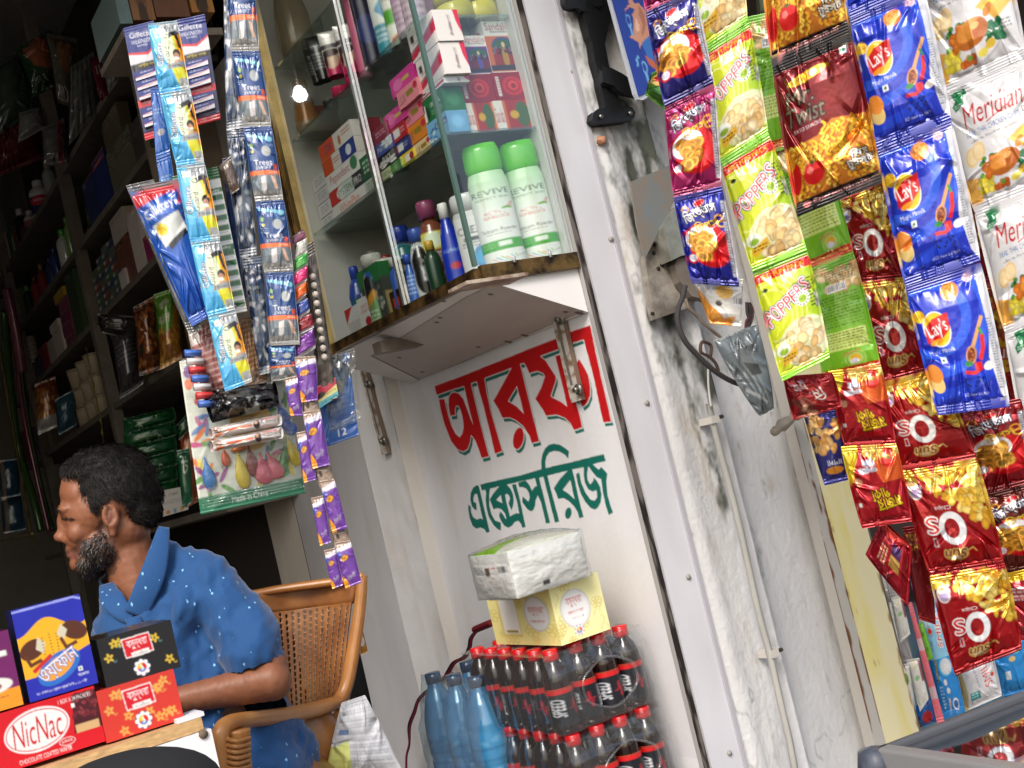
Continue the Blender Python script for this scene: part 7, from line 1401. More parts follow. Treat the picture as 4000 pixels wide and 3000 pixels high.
z1(dark([('h', (0, 0, 1, 1.5), 40, .1, .06, [(150, 150, 140), (100, 100, 96)], {'seed': 3})], bg=(130, 128, 122)), 'grey flecked cellophane pack', [(385,170),(440,120),(475,300),(425,370)], 318)
xbag([(350,230),(395,210),(425,370),(392,400)], dark([('t', 'll', .5, .5, .4, .3, (190, 180, 170))], bg=(110, 20, 40)), 'crimson lettered pack between clear bags on the top shelf', seed=319)
xbag([(440,80),(485,20),(515,230),(468,310)], dark([('g', .5, .75, .3, .4, .04, (90, 96, 96))], bg=(52, 62, 72)), 'slate blue tray pack at the right end of the top shelf', seed=320)
# cartons on top
for j, (pa, pb, py, h, col) in enumerate([(470, 520, 92, .09, (90, 110, 110)), (522, 610, 78, .12, (122, 84, 50)), (612, 745, 66, .13, (96, 62, 40)), (752, 840, 48, .10, (150, 104, 50))]):
    a, b = aty(pa, py, 2.35), aty(pb, py, 2.35); zz = min(a.z, b.z)
    cvx = simple(40, 30, col, [('t', ['', 'ঝুিড়', '', ''][j] or '-', .5, .5, .5, .4, (40, 26, 18)), ('e', .5, .7, .2, .2, (60, 40, 26))] if j in (1, 3) else [('l', [(.35, 0), (.36, 1)], .02, (60, 40, 26))], noise=.3)
    xbox('cardboard_box', a.x, b.x, 2.35, 2.55, a.z, a.z+h, col, cvx, None, ['grey blue', 'scribbled brown', 'dark brown', 'tan printed'][j]+' cardboard box above the razor cards', 'cardboard box', 'cardboard boxes above the razor cards')
tag(bx('overhead_board', aty(470, 90, 2.35).x, aty(850, 50, 2.35).x, 2.345, 2.56, aty(840, 50, 2.35).z-.05, aty(840, 50, 2.35).z-.035, M['rack']), 'overhead board that carries the cardboard boxes', 'board')
# green packs, paper, orange bag on fifth shelf
zq = SZ[4]
for j in range(6):
    p = [(478+j*14, 1915-j*0), ]
    yy = ysh(640, zq); x0, x1 = aty(500, 1900, yy).x, aty(700, 1900, yy).x
    c = simple(64, 24, (22, 84, 44), [('t', ['চিড়া', 'মিনারা'][j % 2] if False else ['টেলিভ', 'মিনারা'][j % 2], [.6, .35][j % 2], .5, .36, .5, (190, 210, 186), {'bold': .03}), ('t', '১৫', .85, .5, .12, .3, (160, 190, 150))], noise=.15)
    q0 = 1975-j*57; q = [(492+j*-2+0, q0-62+8), (700-j*2-14, q0-100), (704-j*2-8, q0-48), (500-j*2, q0+6)]
    bag('biscuit_packet', q, yy, c, 'green wrapped packet, number %s up in the stack by the man\'s head' % ['one', 'two', 'three', 'four', 'five', 'six'][j], 'green packets stacked behind the man', 'packet', 'plas', thick=.02, seed=330+j, nf=6, dens=4)
bag('leaflet', [(624,1918),(727,1898),(737,1990),(632,2020)], ysh(640, zq)-.05, simple(40, 36, (216, 212, 208), [('t', 'এনার্জি', .5, .2, .4, .16, (60, 100, 50), {'bold': .03}), ('s', .1, .38, .9, .55, 4, (150, 150, 150)), ('e', .25, .8, .08, .07, (220, 140, 60)), ('e', .5, .8, .05, .09, (120, 160, 200)), ('e', .75, .8, .05, .1, (226, 170, 60))], noise=.02), 'white leaflet card leaning on the green packets', cat='leaflet', mat='paper', thick=.002, seed=340, nf=2, amp=.001, pinch=0)
xbag([(700,1670),(755,1640),(775,1960),(725,1985)], dark([('e', .6, .5, .3, .2, (200, 150, 110))], bg=(150, 70, 30)), 'orange brown packet squeezed behind the balloon card', seed=341)
xbag([(690,1660),(745,1600),(745,1670),(700,1720)], dark([], bg=(24, 70, 40)), 'dark green packet above the green stack', seed=342)
xbag([(690,1760),(740,1750),(752,1960),(715,1990)], dark([('t', '৳', .5, .4, .6, .5, (200, 216, 200), {'bold': .05})], bg=(26, 90, 60)), 'green packet with a big white currency sign', seed=343, dx=-.04)
# long tubes and tape on the left
def tubeobj(name, pts, x, r, col, label, cat='tube', mat='plas', group=None, wob=0):
    mb = MB(); P = smooth_path([atx(px, py, x) for px, py in pts], 10); rn = random.Random(len(label))
    mb.tube(P, [r*(1+rn.uniform(-wob, wob)) for _ in P], col, 10); return tag(mb.build(name, mat), label, cat, group)
tubeobj('wrapped_tube', [(15,1215),(62,1700),(130,1950),(160,2075)], XS-.10, .020, (62, 96, 50), 'leftmost long green wrapped tube', group='long wrapped tubes')
tubeobj('wrapped_tube', [(40,1215),(90,1600),(140,1850),(192,2078)], XS-.11, .010, (110, 44, 66), 'long pink wrapped tube next to the leftmost green one', group='long wrapped tubes')
tubeobj('wrapped_tube', [(62,1300),(110,1650),(160,1900),(206,2070)], XS-.08, .012, (56, 82, 48), 'long green wrapped tube right of the pink one', group='long wrapped tubes')
tubeobj('wrapped_tube', [(25,1130),(60,1290),(85,1450)], XS-.12, .022, (120, 70, 84), 'short thick pink wrapped tube above the green ones', group='long wrapped tubes')
mb = MB(); P = smooth_path([atx(px, py, XS-.05) for px, py in ((335, 1360), (352, 1450), (375, 1560), (392, 1640), (402, 1728))], 14)
A_l = []
for i, p in enumerate(P): t = i*.45; A_l.append([tuple(p+Vector((0, .022*math.cos(t)*s, .012*math.sin(t)*s))) for s in (-1, -.3, .3, 1)])
A_l = np.array(A_l); cc_ = np.array([[lin((190, 180, 30)) if (i//2+j) % 3 else lin((30, 26, 20)) for j in range(4)] for i in range(len(P))])
mb.grid(A_l, cc_); tag(mb.build('striped_tape', 'gloss'), 'twisted yellow and black tape hanging from the rack post', 'tape')
# gold framed case at the lower left
gc = empty('gold_case', tuple(atx(60, 1800, XS-.15))); tag(gc, 'gold edged glass case with blue bags at the lower left', 'display case')
def strip_px(name, a, b, x, w, mat, par):
    A_, B_ = Vector(atx(*a, x)), Vector(atx(*b, x)); mb = MB(); mb.tube([A_, B_], w, (170, 140, 84), 4); return mb.build(name, mat, par, smooth=False)
strip_px('gold_upright', (0, 1370), (128, 2120), XS-.16, .006, M['gold'], gc); strip_px('gold_rail', (-40, 2125), (125, 2085), XS-.16, .008, M['gold'], gc)
for j, (q, s) in enumerate([([(-10,1800),(70,1790),(80,1935),(5,1950)], 351), ([(5,1950),(82,1935),(100,2070),(15,2085)], 352)]):
    c4 = q; cx = sum(p[0] for p in c4)/4; cy = sum(p[1] for p in c4)/4; p = atx(cx, cy, XS-.12)
    bag('cloth_bag', c4, p.y, dark([('r', .1, 0, .3, 1.5, (150, 130, 120))], bg=(48, 84, 110)), '%s blue packet in the gold edged case' % ['upper', 'lower'][j], 'blue packets in the gold edged case', 'packet', 'plas', thick=.03, seed=s, dens=4)
# ============================================================ strips hanging in the shop opening
YH = 2.02
gu = Cv(56, 120, (92, 176, 214), asp=2.5)
gu.poly([(.45, .1), (1, 0), (1, 2.5), (.75, 2.5), (.4, 1.2)], (206, 210, 60)); gu.poly([(.8, .3), (1, .2), (1, 1.9), (.9, 1.6)], (226, 150, 30)); gu.poly([(.3, 0), (1, 0), (1, .5), (.5, .6)], (150, 156, 160))
gu.ell(.55, 1.0, .22, .6, (214, 222, 190)); gu.rect(.14, .22, .42, .42, (222, 220, 206)); gu.text('৮০/-', .28, .32, .2, .09, (30, 26, 26), bold=.03)
gu.poly([(.55, .48), (.9, .36), (1, .5), (.62, .62)], (26, 26, 30)); gu.poly([(.82, .5), (.94, .46), (1.0, 1.1), (.92, 1.0)], (26, 26, 30)); gu.ring(.56, .56, .14, .08, .03, (60, 64, 70)); gu.scrib(.5, .18, .9, .3, 2, (60, 60, 66))
gu.text('Gillette', .20, 1.16, .84, .22, (226, 232, 238), rot=-84, bold=.06, out=(24, 40, 80), ow=.02); gu.text('Guard', .45, 1.24, .62, .21, (26, 44, 90), rot=-84, bold=.06)
gu.ell(.80, 1.22, .13, .17, (44, 30, 26)); gu.ell(.79, 1.3, .10, .12, (176, 130, 104)); gu.ell(.78, 1.38, .08, .06, (230, 230, 232)); gu.poly([(.6, 1.62), (.7, 1.46), (.95, 1.44), (1, 1.6)], (196, 150, 130))
gu.poly([(.36, 1.74), (.44, 1.56), (1, 1.5), (1, 1.7)], (150, 154, 158)); gu.text('7', .48, 1.66, .08, .13, (26, 26, 30), bold=.05); gu.text('SHAVES', .74, 1.64, .36, .08, (40, 40, 46), bold=.04)
gu.poly([(.55, 1.78), (.95, 1.76), (.72, 2.4)], (210, 206, 40)); gu.poly([(0, 1.7), (.5, 1.8), (.7, 2.5), (0, 2.5)], (70, 160, 210)); gu.rect(.72, 2.1, 1, 2.5, (160, 164, 166)); gu.rect(0, 0, 1, .06, (120, 150, 166))
ordn = ['first', 'second', 'third', 'fourth', 'fifth', 'sixth', 'seventh', 'eighth']
for k, q in enumerate([[(578,92),(690,80),(740,345),(625,365)], [(625,365),(742,345),(797,635),(690,650)], [(688,648),(798,634),(860,935),(745,950)], [(745,948),(858,934),(918,1210),(812,1235)], [(812,1233),(918,1209),(985,1490),(880,1530)]]):
    bag('razor_sachet', q, YH-.03, gu, 'light blue and yellow razor sachet, %s from the top of its strip' % ordn[k], 'light blue and yellow razor sachets', 'razor sachet', 'plas', thick=.012, seed=400+k, nf=9, amp=.004)
for k, q in enumerate([[(588,345),(640,345),(665,600),(610,620)], [(610,620),(665,600),(700,860),(650,870)]]):
    bag('razor_sachet', q, YH+.05, simple(24, 90, (26, 84, 160), [('s', .1, 1.2, .9, 1.6, 2, (120, 160, 190)), ('e', .5, 2.6, .3, .2, (150, 150, 156))], asp=4, noise=.3), 'deep blue %s sachet behind the light blue strip' % ['upper', 'lower'][k], 'deep blue sachets', 'razor sachet', 'plas', seed=410+k, thick=.008)
def wcard(c4, label, seed):
    c = Cv(48, 150, (28, 44, 120), asp=3.2); c.text('Gillette', .5, .28, .72, .16, (230, 232, 240), bold=.06, rot=3); c.text('WILKINSON', .5, .48, .66, .12, (214, 220, 232), bold=.02, rot=2, shear=.2); c.text('SWORD', .5, .60, .34, .05, (214, 220, 232), rot=2)
    c.poly([(0, .72), (.62, .82), (1, .62), (1, .68), (.62, .9), (0, .78)], (200, 40, 50)); c.poly([(0, .78), (.62, .9), (1, .68), (1, 1.08), (0, 1.08)], (206, 208, 214)); c.rect(0, 1.08, 1, 1.26, (18, 16, 22)); c.text('নিখুঁত শেভ', .55, 1.16, .6, .1, (206, 186, 60), bold=.03)
    c.rect(0, 1.26, 1, 3.2, (24, 34, 84)); c.rect(0, 2.1, 1, 2.3, (190, 32, 44)); c.text('স্টেইনলেস', .5, 2.2, .7, .09, (230, 180, 190), bold=.03); c.rect(0, 3.02, 1, 3.2, (196, 34, 46)); c.text('নিখুঁত শেভ', .6, 3.1, .6, .08, (230, 190, 196), bold=.03)
    t = empty('blade_card', tuple(aty(c4[0][0], c4[0][1], YH+.06))); tag(t, label, 'blade card', 'navy blade cards')
    bag('card', c4, YH+.06, c, None, par=t, mat='gloss', thick=.001, nf=2, amp=.0008, pinch=0, seed=seed)
    P4, n, cc = sheetpts(c4, YH+.06, 0); P4 = [np.array(p) for p in P4]; n = np.array(n)
    bc = simple(30, 20, (30, 44, 124), [('p', [(0, .42), (1, .30), (1, .62), (0, .62)], (214, 216, 222)), ('t', 'Gillette', .5, .14, .55, .12, (226, 230, 240), {'bold': .05}), ('p', [(0, .40), (.5, .44), (1, .26), (1, .3), (.5, .5), (0, .44)], (200, 50, 60))], asp=.64, noise=.03)
    for j, v in enumerate((.42, .505, .59, .745, .83)):
        lf = lambda u, vv: P4[0]*(1-u)*(1-vv)+P4[1]*u*(1-vv)+P4[2]*u*vv+P4[3]*(1-u)*vv
        a, b, c_, d = lf(.08, v), lf(.88, v-.01), lf(.88, v+.065), lf(.08, v+.075); e = n*.008; mb = MB()
        mb.quadgrid([a+e, b+e, c_+e, d+e], bc); mb.quadgrid([a, a+e, d+e, d], (24, 30, 70)); mb.quadgrid([d+e, c_+e, c_, d], (150, 152, 160)); mb.quadgrid([a, b, b+e, a+e], (30, 40, 90)); mb.quadgrid([b+e, b, c_, c_+e], (24, 30, 70)); mb.build('blade_box', 'gloss', t, smooth=False)
wcard([(482,110),(600,80),(680,515),(567,548)], 'navy blade card left of the light blue sachets', 421)
wcard([(672,82),(800,55),(862,465),(745,497)], 'navy blade card right of the light blue sachets', 422)
c = simple(60, 110, (34, 84, 170), [('p', [(0, .1), (1, -.05), (1, .1), (0, .28)], (196, 50, 60)), ('r', 0, 0, 1, .07, (90, 92, 96)), ('t', 'Gilittey', .40, .36, .7, .17, (230, 232, 236), {'bold': .06, 'rot': -12}), ('t', '2', .88, .22, .16, .22, (206, 50, 60), {'bold': .06, 'rot': -10}), ('p', [(.1, .55), (.8, .42), (.9, .7), (.2, .85)], (206, 210, 206)), ('e', .30, .62, .13, .08, (226, 196, 60)), ('t', '25 Tk', .3, .62, .17, .05, (150, 60, 30), {'bold': .04}), ('p', [(.3, .82), (.85, .66), (.88, .74), (.33, .90)], (28, 30, 36)), ('r', 0, 1.05, 1, 1.85, (30, 80, 170))], asp=1.85, noise=.2)
bag('razor_pack', [(500,735),(705,695),(840,1225),(750,1275)], YH+.02, c, 'blue razor pack in a clear bag tapering down beside the light blue strip', cat='razor pack', mat='plas', seed=430, nf=18, amp=.006)
bag('film_bag', [(492,725),(600,700),(790,1290),(735,1300)], YH+.035, simple(20, 60, (90, 92, 92), [], asp=3, noise=.5), 'grey clear plastic edge of the razor pack bag', cat='plastic bag', mat='plas', seed=431, nf=14, amp=.006)
c = Cv(60, 170, (226, 228, 224), asp=3.); c.rect(0, 0, 1, .25, (24, 96, 54)); c.rect(0, .25, 1, .42, (200, 204, 200)); c.scrib(.03, .28, .3, .4, 4, (120, 130, 124)); c.rect(0, .42, 1, .52, (24, 96, 54)); c.text('Shave', .8, .47, .25, .07, (220, 230, 222), bold=.04); c.rect(0, 1.6, 1, 1.72, (24, 96, 54)); c.text('Quality', .78, 1.66, .3, .08, (220, 230, 222), bold=.04)
for col_ in (0, 1):
    for k in range(11):
        y = .56+.21*k+(.1 if k > 4 else 0); x = .03+.62*col_; c.rect(x, y, x+.33, y+.12, (24, 104, 60)); c.text(['S', 'ARP'][col_], x+.16, y+.065, .22-.08*(1-col_), .1, (16, 50, 34), bold=.05); c.rect(x+.05, y+.13, x+.3, y+.17, (190, 200, 210))
bag('blade_card', [(672,690),(850,650),(966,1215),(782,1252)], YH+.03, c, 'green and white blade card behind the light blue strip', cat='blade card', mat='gloss', thick=.002, nf=3, amp=.001, pinch=0, seed=432)
bag('film_pouch', [(855,650),(900,610),(935,740),(905,760)], YH+.02, simple(20, 30, (96, 80, 70), [], noise=.5), 'small brownish cellophane pouch beside the green blade card', cat='pouch', mat='plas', seed=433, nf=14)
tr = Cv(50, 130, (30, 66, 124), asp=2.7); tr.noise(.2, 4, 3)
tr.poly([(.05, .25), (.95, .42), (.95, .56), (.05, .36)], (110, 170, 190)); tr.ell(.85, .48, .12, .1, (120, 180, 200)); tr.line([(.7, .55), (.7, .9)], .05, (60, 120, 180)); tr.ell(.68, .92, .17, .19, (170, 176, 178)); tr.ell(.16, .7, .06, .09, (150, 190, 120)); tr.ell(.16, .92, .06, .06, (200, 186, 80)); tr.scrib(.04, 1.05, .34, 1.25, 3, (150, 170, 190)); tr.scrib(.72, .66, .98, .78, 2, (150, 170, 190))
tr.text('Treet', .5, 1.33, .66, .2, (230, 232, 234), bold=.06); tr.text('SWIFT', .5, 1.52, .62, .12, (220, 224, 230), bold=.04, shear=.3); tr.rect(.86, 1.4, .98, 1.58, (206, 80, 50)); tr.rect(0, 1.62, 1, 1.78, (226, 106, 44)); tr.text('Grip', .82, 1.7, .28, .1, (240, 220, 200), bold=.04)
tr.rect(0, 1.78, 1, 2.7, (104, 116, 124)); tr.poly([(.35, 1.85), (.55, 1.8), (.5, 2.3), (.3, 2.4)], (206, 204, 206)); tr.poly([(.7, 1.8), (.82, 1.85), (.92, 2.3), (.8, 2.3)], (206, 170, 150)); tr.rect(0, 2.35, 1, 2.7, (130, 130, 128)); tr.text('11', .85, 2.42, .12, .1, (60, 50, 44), bold=.05)
for k, q in enumerate([[(885,-140),(985,-150),(1012,198),(905,200)], [(905,200),(1012,198),(1060,493),(950,497)], [(950,497),(1060,493),(1106,780),(997,788)], [(997,788),(1108,780),(1146,1060),(1032,1066)], [(1034,1066),(1143,1060),(1171,1345),(1056,1350)], [(1048,1345),(1150,1343),(1160,1475),(1062,1490)]]):
    bag('razor_sachet', q, YH+.0+.01*(k == 5), tr, 'navy razor sachet with orange band, %s from the top' % ordn[k], 'navy razor sachets with orange band', 'razor sachet', 'plas', thick=.014, seed=440+k, nf=12, amp=.005)
sv = simple(24, 140, (70, 84, 104), [('h', (0, 0, 1, 5), 70, .25, .12, [(200, 204, 210), (40, 60, 100), (120, 130, 140), (30, 40, 60)], {'seed': 4})], asp=5, noise=.3)
for k, q in enumerate([[(872,-60),(925,-60),(950,500),(885,510)], [(885,510),(955,505),(1005,1000),(938,1010)], [(945,1010),(1020,1000),(1062,1455),(1015,1465)]]):
    bag('razor_sachet', q, YH+.035, sv, 'silvery navy sachet strip behind the orange banded ones, %s part' % ['upper', 'middle', 'lower'][k], 'silvery navy sachets', 'razor sachet', 'plas', seed=450+k, nf=18, amp=.007)
bag('razor_sachet', [(868,620),(950,600),(985,1160),(930,1175)], YH+.05, simple(30, 130, (36, 56, 100), [('t', 'Gillette', .5, 1.2, .7, .2, (120, 140, 170))], asp=5, noise=.4), 'dim navy sachet between the green card and orange banded strip', cat='razor sachet', mat='plas', seed=456)
for k, (q, col, nmc) in enumerate([([(1160,950),(1198,930),(1200,985),(1150,1020)], (170, 170, 166), 'silver'), ([(1152,1010),(1200,985),(1202,1035),(1150,1070)], (60, 150, 60), 'green'), ([(1150,1070),(1200,1040),(1198,1095),(1146,1130)], (206, 40, 110), 'magenta'), ([(1148,1130),(1196,1100),(1196,1150),(1155,1190)], (226, 100, 34), 'orange'), ([(1156,1190),(1202,1165),(1210,1215),(1160,1250)], (40, 66, 140), 'blue'), ([(1160,1250),(1215,1225),(1226,1280),(1165,1310)], (130, 26, 40), 'maroon'), ([(1155,1330),(1222,1285),(1232,1360),(1160,1405)], (110, 50, 140), 'violet')]):
    bag('hair_band_packet', q, YH+.0, simple(26, 26, col, [('r', 0, .85, 1, 1, (190, 186, 190))], asp=1), 'little %s packet on the rainbow strip beside the gold post' % nmc, 'little packets of the rainbow strip', 'packet', 'plas', seed=460+k, nf=8, amp=.006, thick=.02)
bag('header_card', [(1132,930),(1185,895),(1196,925),(1150,965)], YH+.02, simple(20, 14, (90, 26, 60), [('t', '(M3)', .5, .35, .7, .3, (206, 90, 150), {'bold': .05})], asp=.7), 'small maroon header card above the rainbow strip', cat='card', mat='gloss', seed=470, nf=2, thick=.002)
bd = empty('bead_strip', tuple(aty(1240, 1300, YH+.03))); tag(bd, 'cellophane strip with a row of white beads beside the gold post', 'bead strip')
bag('film_back', [(1195,960),(1225,940),(1320,1560),(1240,1580)], YH+.04, simple(30, 120, (70, 62, 58), [('h', (0, 0, 1, 6), 40, .2, .15, [(110, 100, 96), (40, 36, 36)], {'seed': 2})], asp=6, noise=.4), None, par=bd, mat='plas', seed=471, nf=14)
for k in range(10):
    q = aty(1222+k*5, 1080+k*35, YH+.015); mb = MB(); mb.lathe([(.0001, -.0065), (.005, -.004), (.0065, 0), (.005, .004), (.0001, .0065)], tuple(q), 12, (206, 196, 186)); mb.build('bead', 'gloss', bd)
bi = Cv(36, 74, (104, 60, 150), asp=2.2); bi.noise(.2, 3, 3); bi.rect(0, 0, 1, .3, (150, 130, 116)); bi.poly([(0, .3), (.5, .24), (1, .1), (1, .36), (0, .5)], (206, 200, 214)); bi.poly([(.05, .45), (.2, .42), (.2, .8), (.05, .8)], (60, 90, 180)); bi.poly([(.0, 1.6), (.25, 1.9), (.3, 2.2), (0, 2.2)], (226, 150, 40))
bi.ell(.38, .80, .28, .15, (24, 20, 26), rot=-12); bi.ell(.38, .80, .25, .125, (230, 160, 50), rot=-12); bi.text('BIC', .38, .80, .36, .15, (24, 20, 30), rot=-12, bold=.06); bi.text('Body', .55, 1.72, .56, .26, (60, 30, 100), rot=-20, bold=.03, out=(210, 196, 226), ow=.025, shear=.2)
for k, (q, lb_) in enumerate([([(1150,1395),(1232,1390),(1240,1562),(1178,1572)], 'topmost of the right chain'), ([(1112,1478),(1168,1465),(1182,1625),(1135,1625)], 'topmost of the left chain'), ([(1182,1610),(1250,1600),(1288,1815),(1222,1832)], 'second of the right chain'), ([(1158,1690),(1206,1680),(1236,1872),(1188,1885)], 'second of the left chain'), ([(1248,1880),(1305,1870),(1356,2062),(1300,2082)], 'third of the right chain'), ([(1215,1945),(1262,1935),(1292,2118),(1250,2132)], 'third of the left chain'), ([(1305,2120),(1368,2110),(1412,2275),(1350,2300)], 'lowest of the right chain'), ([(1265,2150),(1308,2140),(1340,2285),(1298,2300)], 'lowest of the left chain')]):
    bag('razor_sachet', q, YH-.02+.015*(k % 2), bi, 'purple razor sachet, '+lb_, 'purple razor sachets in two chains', 'razor sachet', 'plas', thick=.014, seed=480+k, nf=10, amp=.005)
for k, q in enumerate([[(1180,1555),(1238,1550),(1252,1625),(1190,1635)], [(1222,1820),(1290,1810),(1305,1900),(1250,1905)], [(1290,2065),(1355,2058),(1370,2140),(1315,2145)]]):
    bag('film_link', q, YH-.008, simple(16, 20, (150, 132, 118), [('e', .3, .5, .12, .2, (60, 44, 40))], noise=.4), '%s clear link between purple sachets' % ['upper', 'middle', 'lower'][k], 'clear links of the purple chains', 'film', 'plas', seed=490+k)
bag('snack_sachet', [(1392,2455),(1412,2440),(1437,2545),(1410,2560)], 2.3, simple(14, 30, (190, 130, 30), [('e', .5, 1.2, .4, .4, (230, 226, 220)), ('r', 0, 0, 1, .3, (80, 50, 120))], asp=2.2), 'tiny golden sachet end hanging beside the chair back', cat='sachet', mat='plas', seed=494)
c = simple(60, 110, (34, 84, 156), [('s', .3, .9, .95, 1.5, 5, (60, 100, 150)), ('t', '12', .55, 1.88, .24, .17, (236, 238, 240), {'bold': .06}), ('h', (0, 0, 1, .9), 14, .15, .2, [(60, 84, 110), (90, 96, 104)], {'seed': 3})], asp=2.1, noise=.15)
bag('display_card', [(1215,1425),(1362,1375),(1402,1700),(1268,1748)], YH+.07, c, 'blue display card with the number twelve under the cabinet', cat='display card', mat='gloss', thick=.004, nf=4, amp=.002, pinch=0, seed=495, seal=.01)
bag('film_bag', [(1260,1400),(1385,1360),(1410,1640),(1290,1690)], YH+.06, simple(20, 40, (110, 120, 130), [], noise=.5), 'crinkled clear sleeve over the blue numbered card', cat='plastic bag', mat='film', seed=496, nf=18, amp=.006)
c = simple(40, 30, (214, 206, 130), [('p', [(0, 0), (1, 0), (1, .3), (0, .55)], (190, 40, 70)), ('e', .2, .4, .2, .13, (40, 20, 24)), ('s', .3, .45, .95, .55, 1, (80, 60, 40)), ('r', 0, .62, 1, .85, (110, 190, 200)), ('t', '2 IN 1 CAP', .55, .73, .7, .12, (30, 40, 50), {'bold': .04})], asp=.85, noise=.05)
bag('label_card', [(1236,1512),(1310,1475),(1322,1545),(1242,1600)], YH+.045, c, 'pink and yellow cap label card in front of the blue numbered card', cat='card', mat='gloss', thick=.002, nf=2, amp=.001, pinch=0, seed=497)
# balloon card
bc_ = Cv(140, 170, (214, 216, 206), asp=1.25); bc_.noise(.06, 4, 3)
rn = random.Random(6)
for k in range(46):
    x = rn.choice([rn.uniform(0, .2), rn.uniform(0, 1), rn.uniform(.7, 1)]); y = rn.uniform(.45, 1.08) if x < .25 or x > .75 else rn.uniform(.85, 1.1); a = rn.uniform(0, 180)
    bc_.ell(x, y, .075, .022, rn.choice([(196, 60, 130), (226, 206, 60), (70, 80, 170), (150, 60, 140), (90, 150, 70), (230, 120, 50), (60, 110, 180)]), rot=a)
for x, y, r, col in ((.07, .1, .045, (120, 60, 140)), (.12, .17, .045, (190, 40, 60)), (.06, .2, .04, (226, 110, 50)), (.12, .35, .03, (190, 40, 50)), (.2, .72, .035, (70, 90, 180)), (.27, .73, .035, (200, 70, 80)), (.34, .71, .03, (226, 190, 60)), (.6, .6, .2, (206, 160, 90))): bc_.ell(x, y, r, r*1.15, col)
for k in range(6): bc_.line([(.2+.02*k, .76), (.27, .95)], .004, (150, 140, 130))
bc_.rect(0, 1.12, 1, 1.25, (30, 122, 88)); bc_.text('Made in China', .48, 1.185, .34, .05, (236, 240, 236), bold=.04)
bc_.text('A.K Product', .16, .50, .18, .04, (40, 70, 60), bold=.04)
t = empty('balloon_card', tuple(aty(930, 1700, YH+.10))); tag(t, 'colourful balloon card with green foot printed Made in China', 'balloon card')
cc4 = [(700,1412),(1085,1335),(1192,1925),(784,2010)]
bag('card', cc4, YH+.12, bc_, None, par=t, mat='gloss', thick=.002, nf=3, amp=.001, pinch=0, seal=.01, seed=500)
P4, n_, _c = sheetpts(cc4, YH+.12, 0)
for k, (x, y, w, h, col, rot) in enumerate([(945,1845,22,62,(226, 196, 30),0), (815,1860,20,50,(50, 120, 190),0), (985,1810,20,50,(140, 20, 40),0), (1030,1840,30,48,(236, 90, 120),0), (1072,1825,24,46,(240, 100, 124),15), (1110,1790,14,48,(90, 150, 90),-15), (1145,1770,18,52,(226, 196, 30),10), (1105,1620,18,34,(40, 90, 190),10), (1125,1665,20,40,(44, 96, 200),30), (930,1752,24,12,(230, 120, 40),0), (880,1790,14,30,(206, 90, 60),0)]):
    q = atpl(x, y, _c+n_*.006, n_); s = q.y/FPX*1.35; mb = MB(); L_ = []
    prof = [(.02, 1.45), (.16, 1.35), (.12, 1.15), (.3, .9), (.8, .3), (1, -.3), (.8, -.75), (.3, -1), (.02, -1.02)]
    mb.lathe([(a*w*s, b*h*s*.8) for a, b in prof[::-1]], (0, 0, 0), 14, col, face=0., sx=.35)
    V = mb.V[0].reshape(-1, 3); a = math.atan2(n_.y, n_.x); Rm = np.array(Matrix.Rotation(a, 3, 'Z')@Matrix.Rotation(R(rot), 3, 'X')); mb.V[0] = V@Rm.T+np.array(q)
    mb.build('balloon', 'plas', t)
bag('film_sleeve', [(705,1405),(1090,1330),(1190,1905),(790,1990)], YH+.085, simple(10, 10, (200, 200, 200), []), None, par=t, mat='film', thick=.003, nf=3, amp=.0008, seed=501, pinch=0)
rb_c = simple(40, 90, (150, 90, 86), [('r', 0, .2*k+.05, 1, .2*k+.12, (190, 150, 146)) for k in range(12)]+[('r', 0, 0, .3, .5, (214, 206, 200))], asp=2.4, noise=.4)
bag('bead_pack', [(735,1300),(850,1245),(915,1540),(800,1565)], YH+.07, rb_c, 'reddish ribbed cellophane pack of beads above the balloon card', cat='pack', mat='plas', seed=502, nf=16, amp=.007)
bag('bead_pack', [(930,1250),(1005,1230),(1045,1490),(975,1520)], YH+.07, simple(30, 80, (140, 96, 60), [('r', 0, .2*k+.05, 1, .2*k+.12, (180, 140, 100)) for k in range(12)], asp=2.8, noise=.4), 'orange brown ribbed cellophane pack right of the light blue strip', cat='pack', mat='plas', seed=503, nf=16, amp=.007)
for k in range(7):
    q = aty(752+k*9, 1375+k*33, YH+.05); mb = MB(); mb.tube([q-Vector((.014, 0, 0)), q+Vector((.014, 0, -.004))], .0065, [(70, 110, 190), (206, 206, 206), (200, 60, 60)][k % 3], 8); tag(mb.build('hair_band', 'bottle'), '%s rolled hair band, %s from the top left of the balloon card' % (['blue', 'white', 'red'][k % 3], ordn[k]), 'hair band', 'rolled hair bands')
bag('glove_pack', [(795,1530),(1072,1490),(1088,1585),(830,1652)], YH+.045, simple(70, 36, (26, 26, 30), [('r', .55, .25, .8, .42, (206, 214, 216)), ('s', .57, .28, .78, .38, 2, (110, 120, 130)), ('r', .5, .42, .72, .5, (190, 200, 196)), ('h', (0, 0, 1, .5), 26, .1, .05, [(50, 50, 56), (14, 14, 16), (90, 92, 96)], {'seed': 6})], asp=.5, noise=.4), 'black folded item in cellophane across the balloon card', cat='pack', mat='plas', seed=504, nf=20, amp=.012, thick=.05)
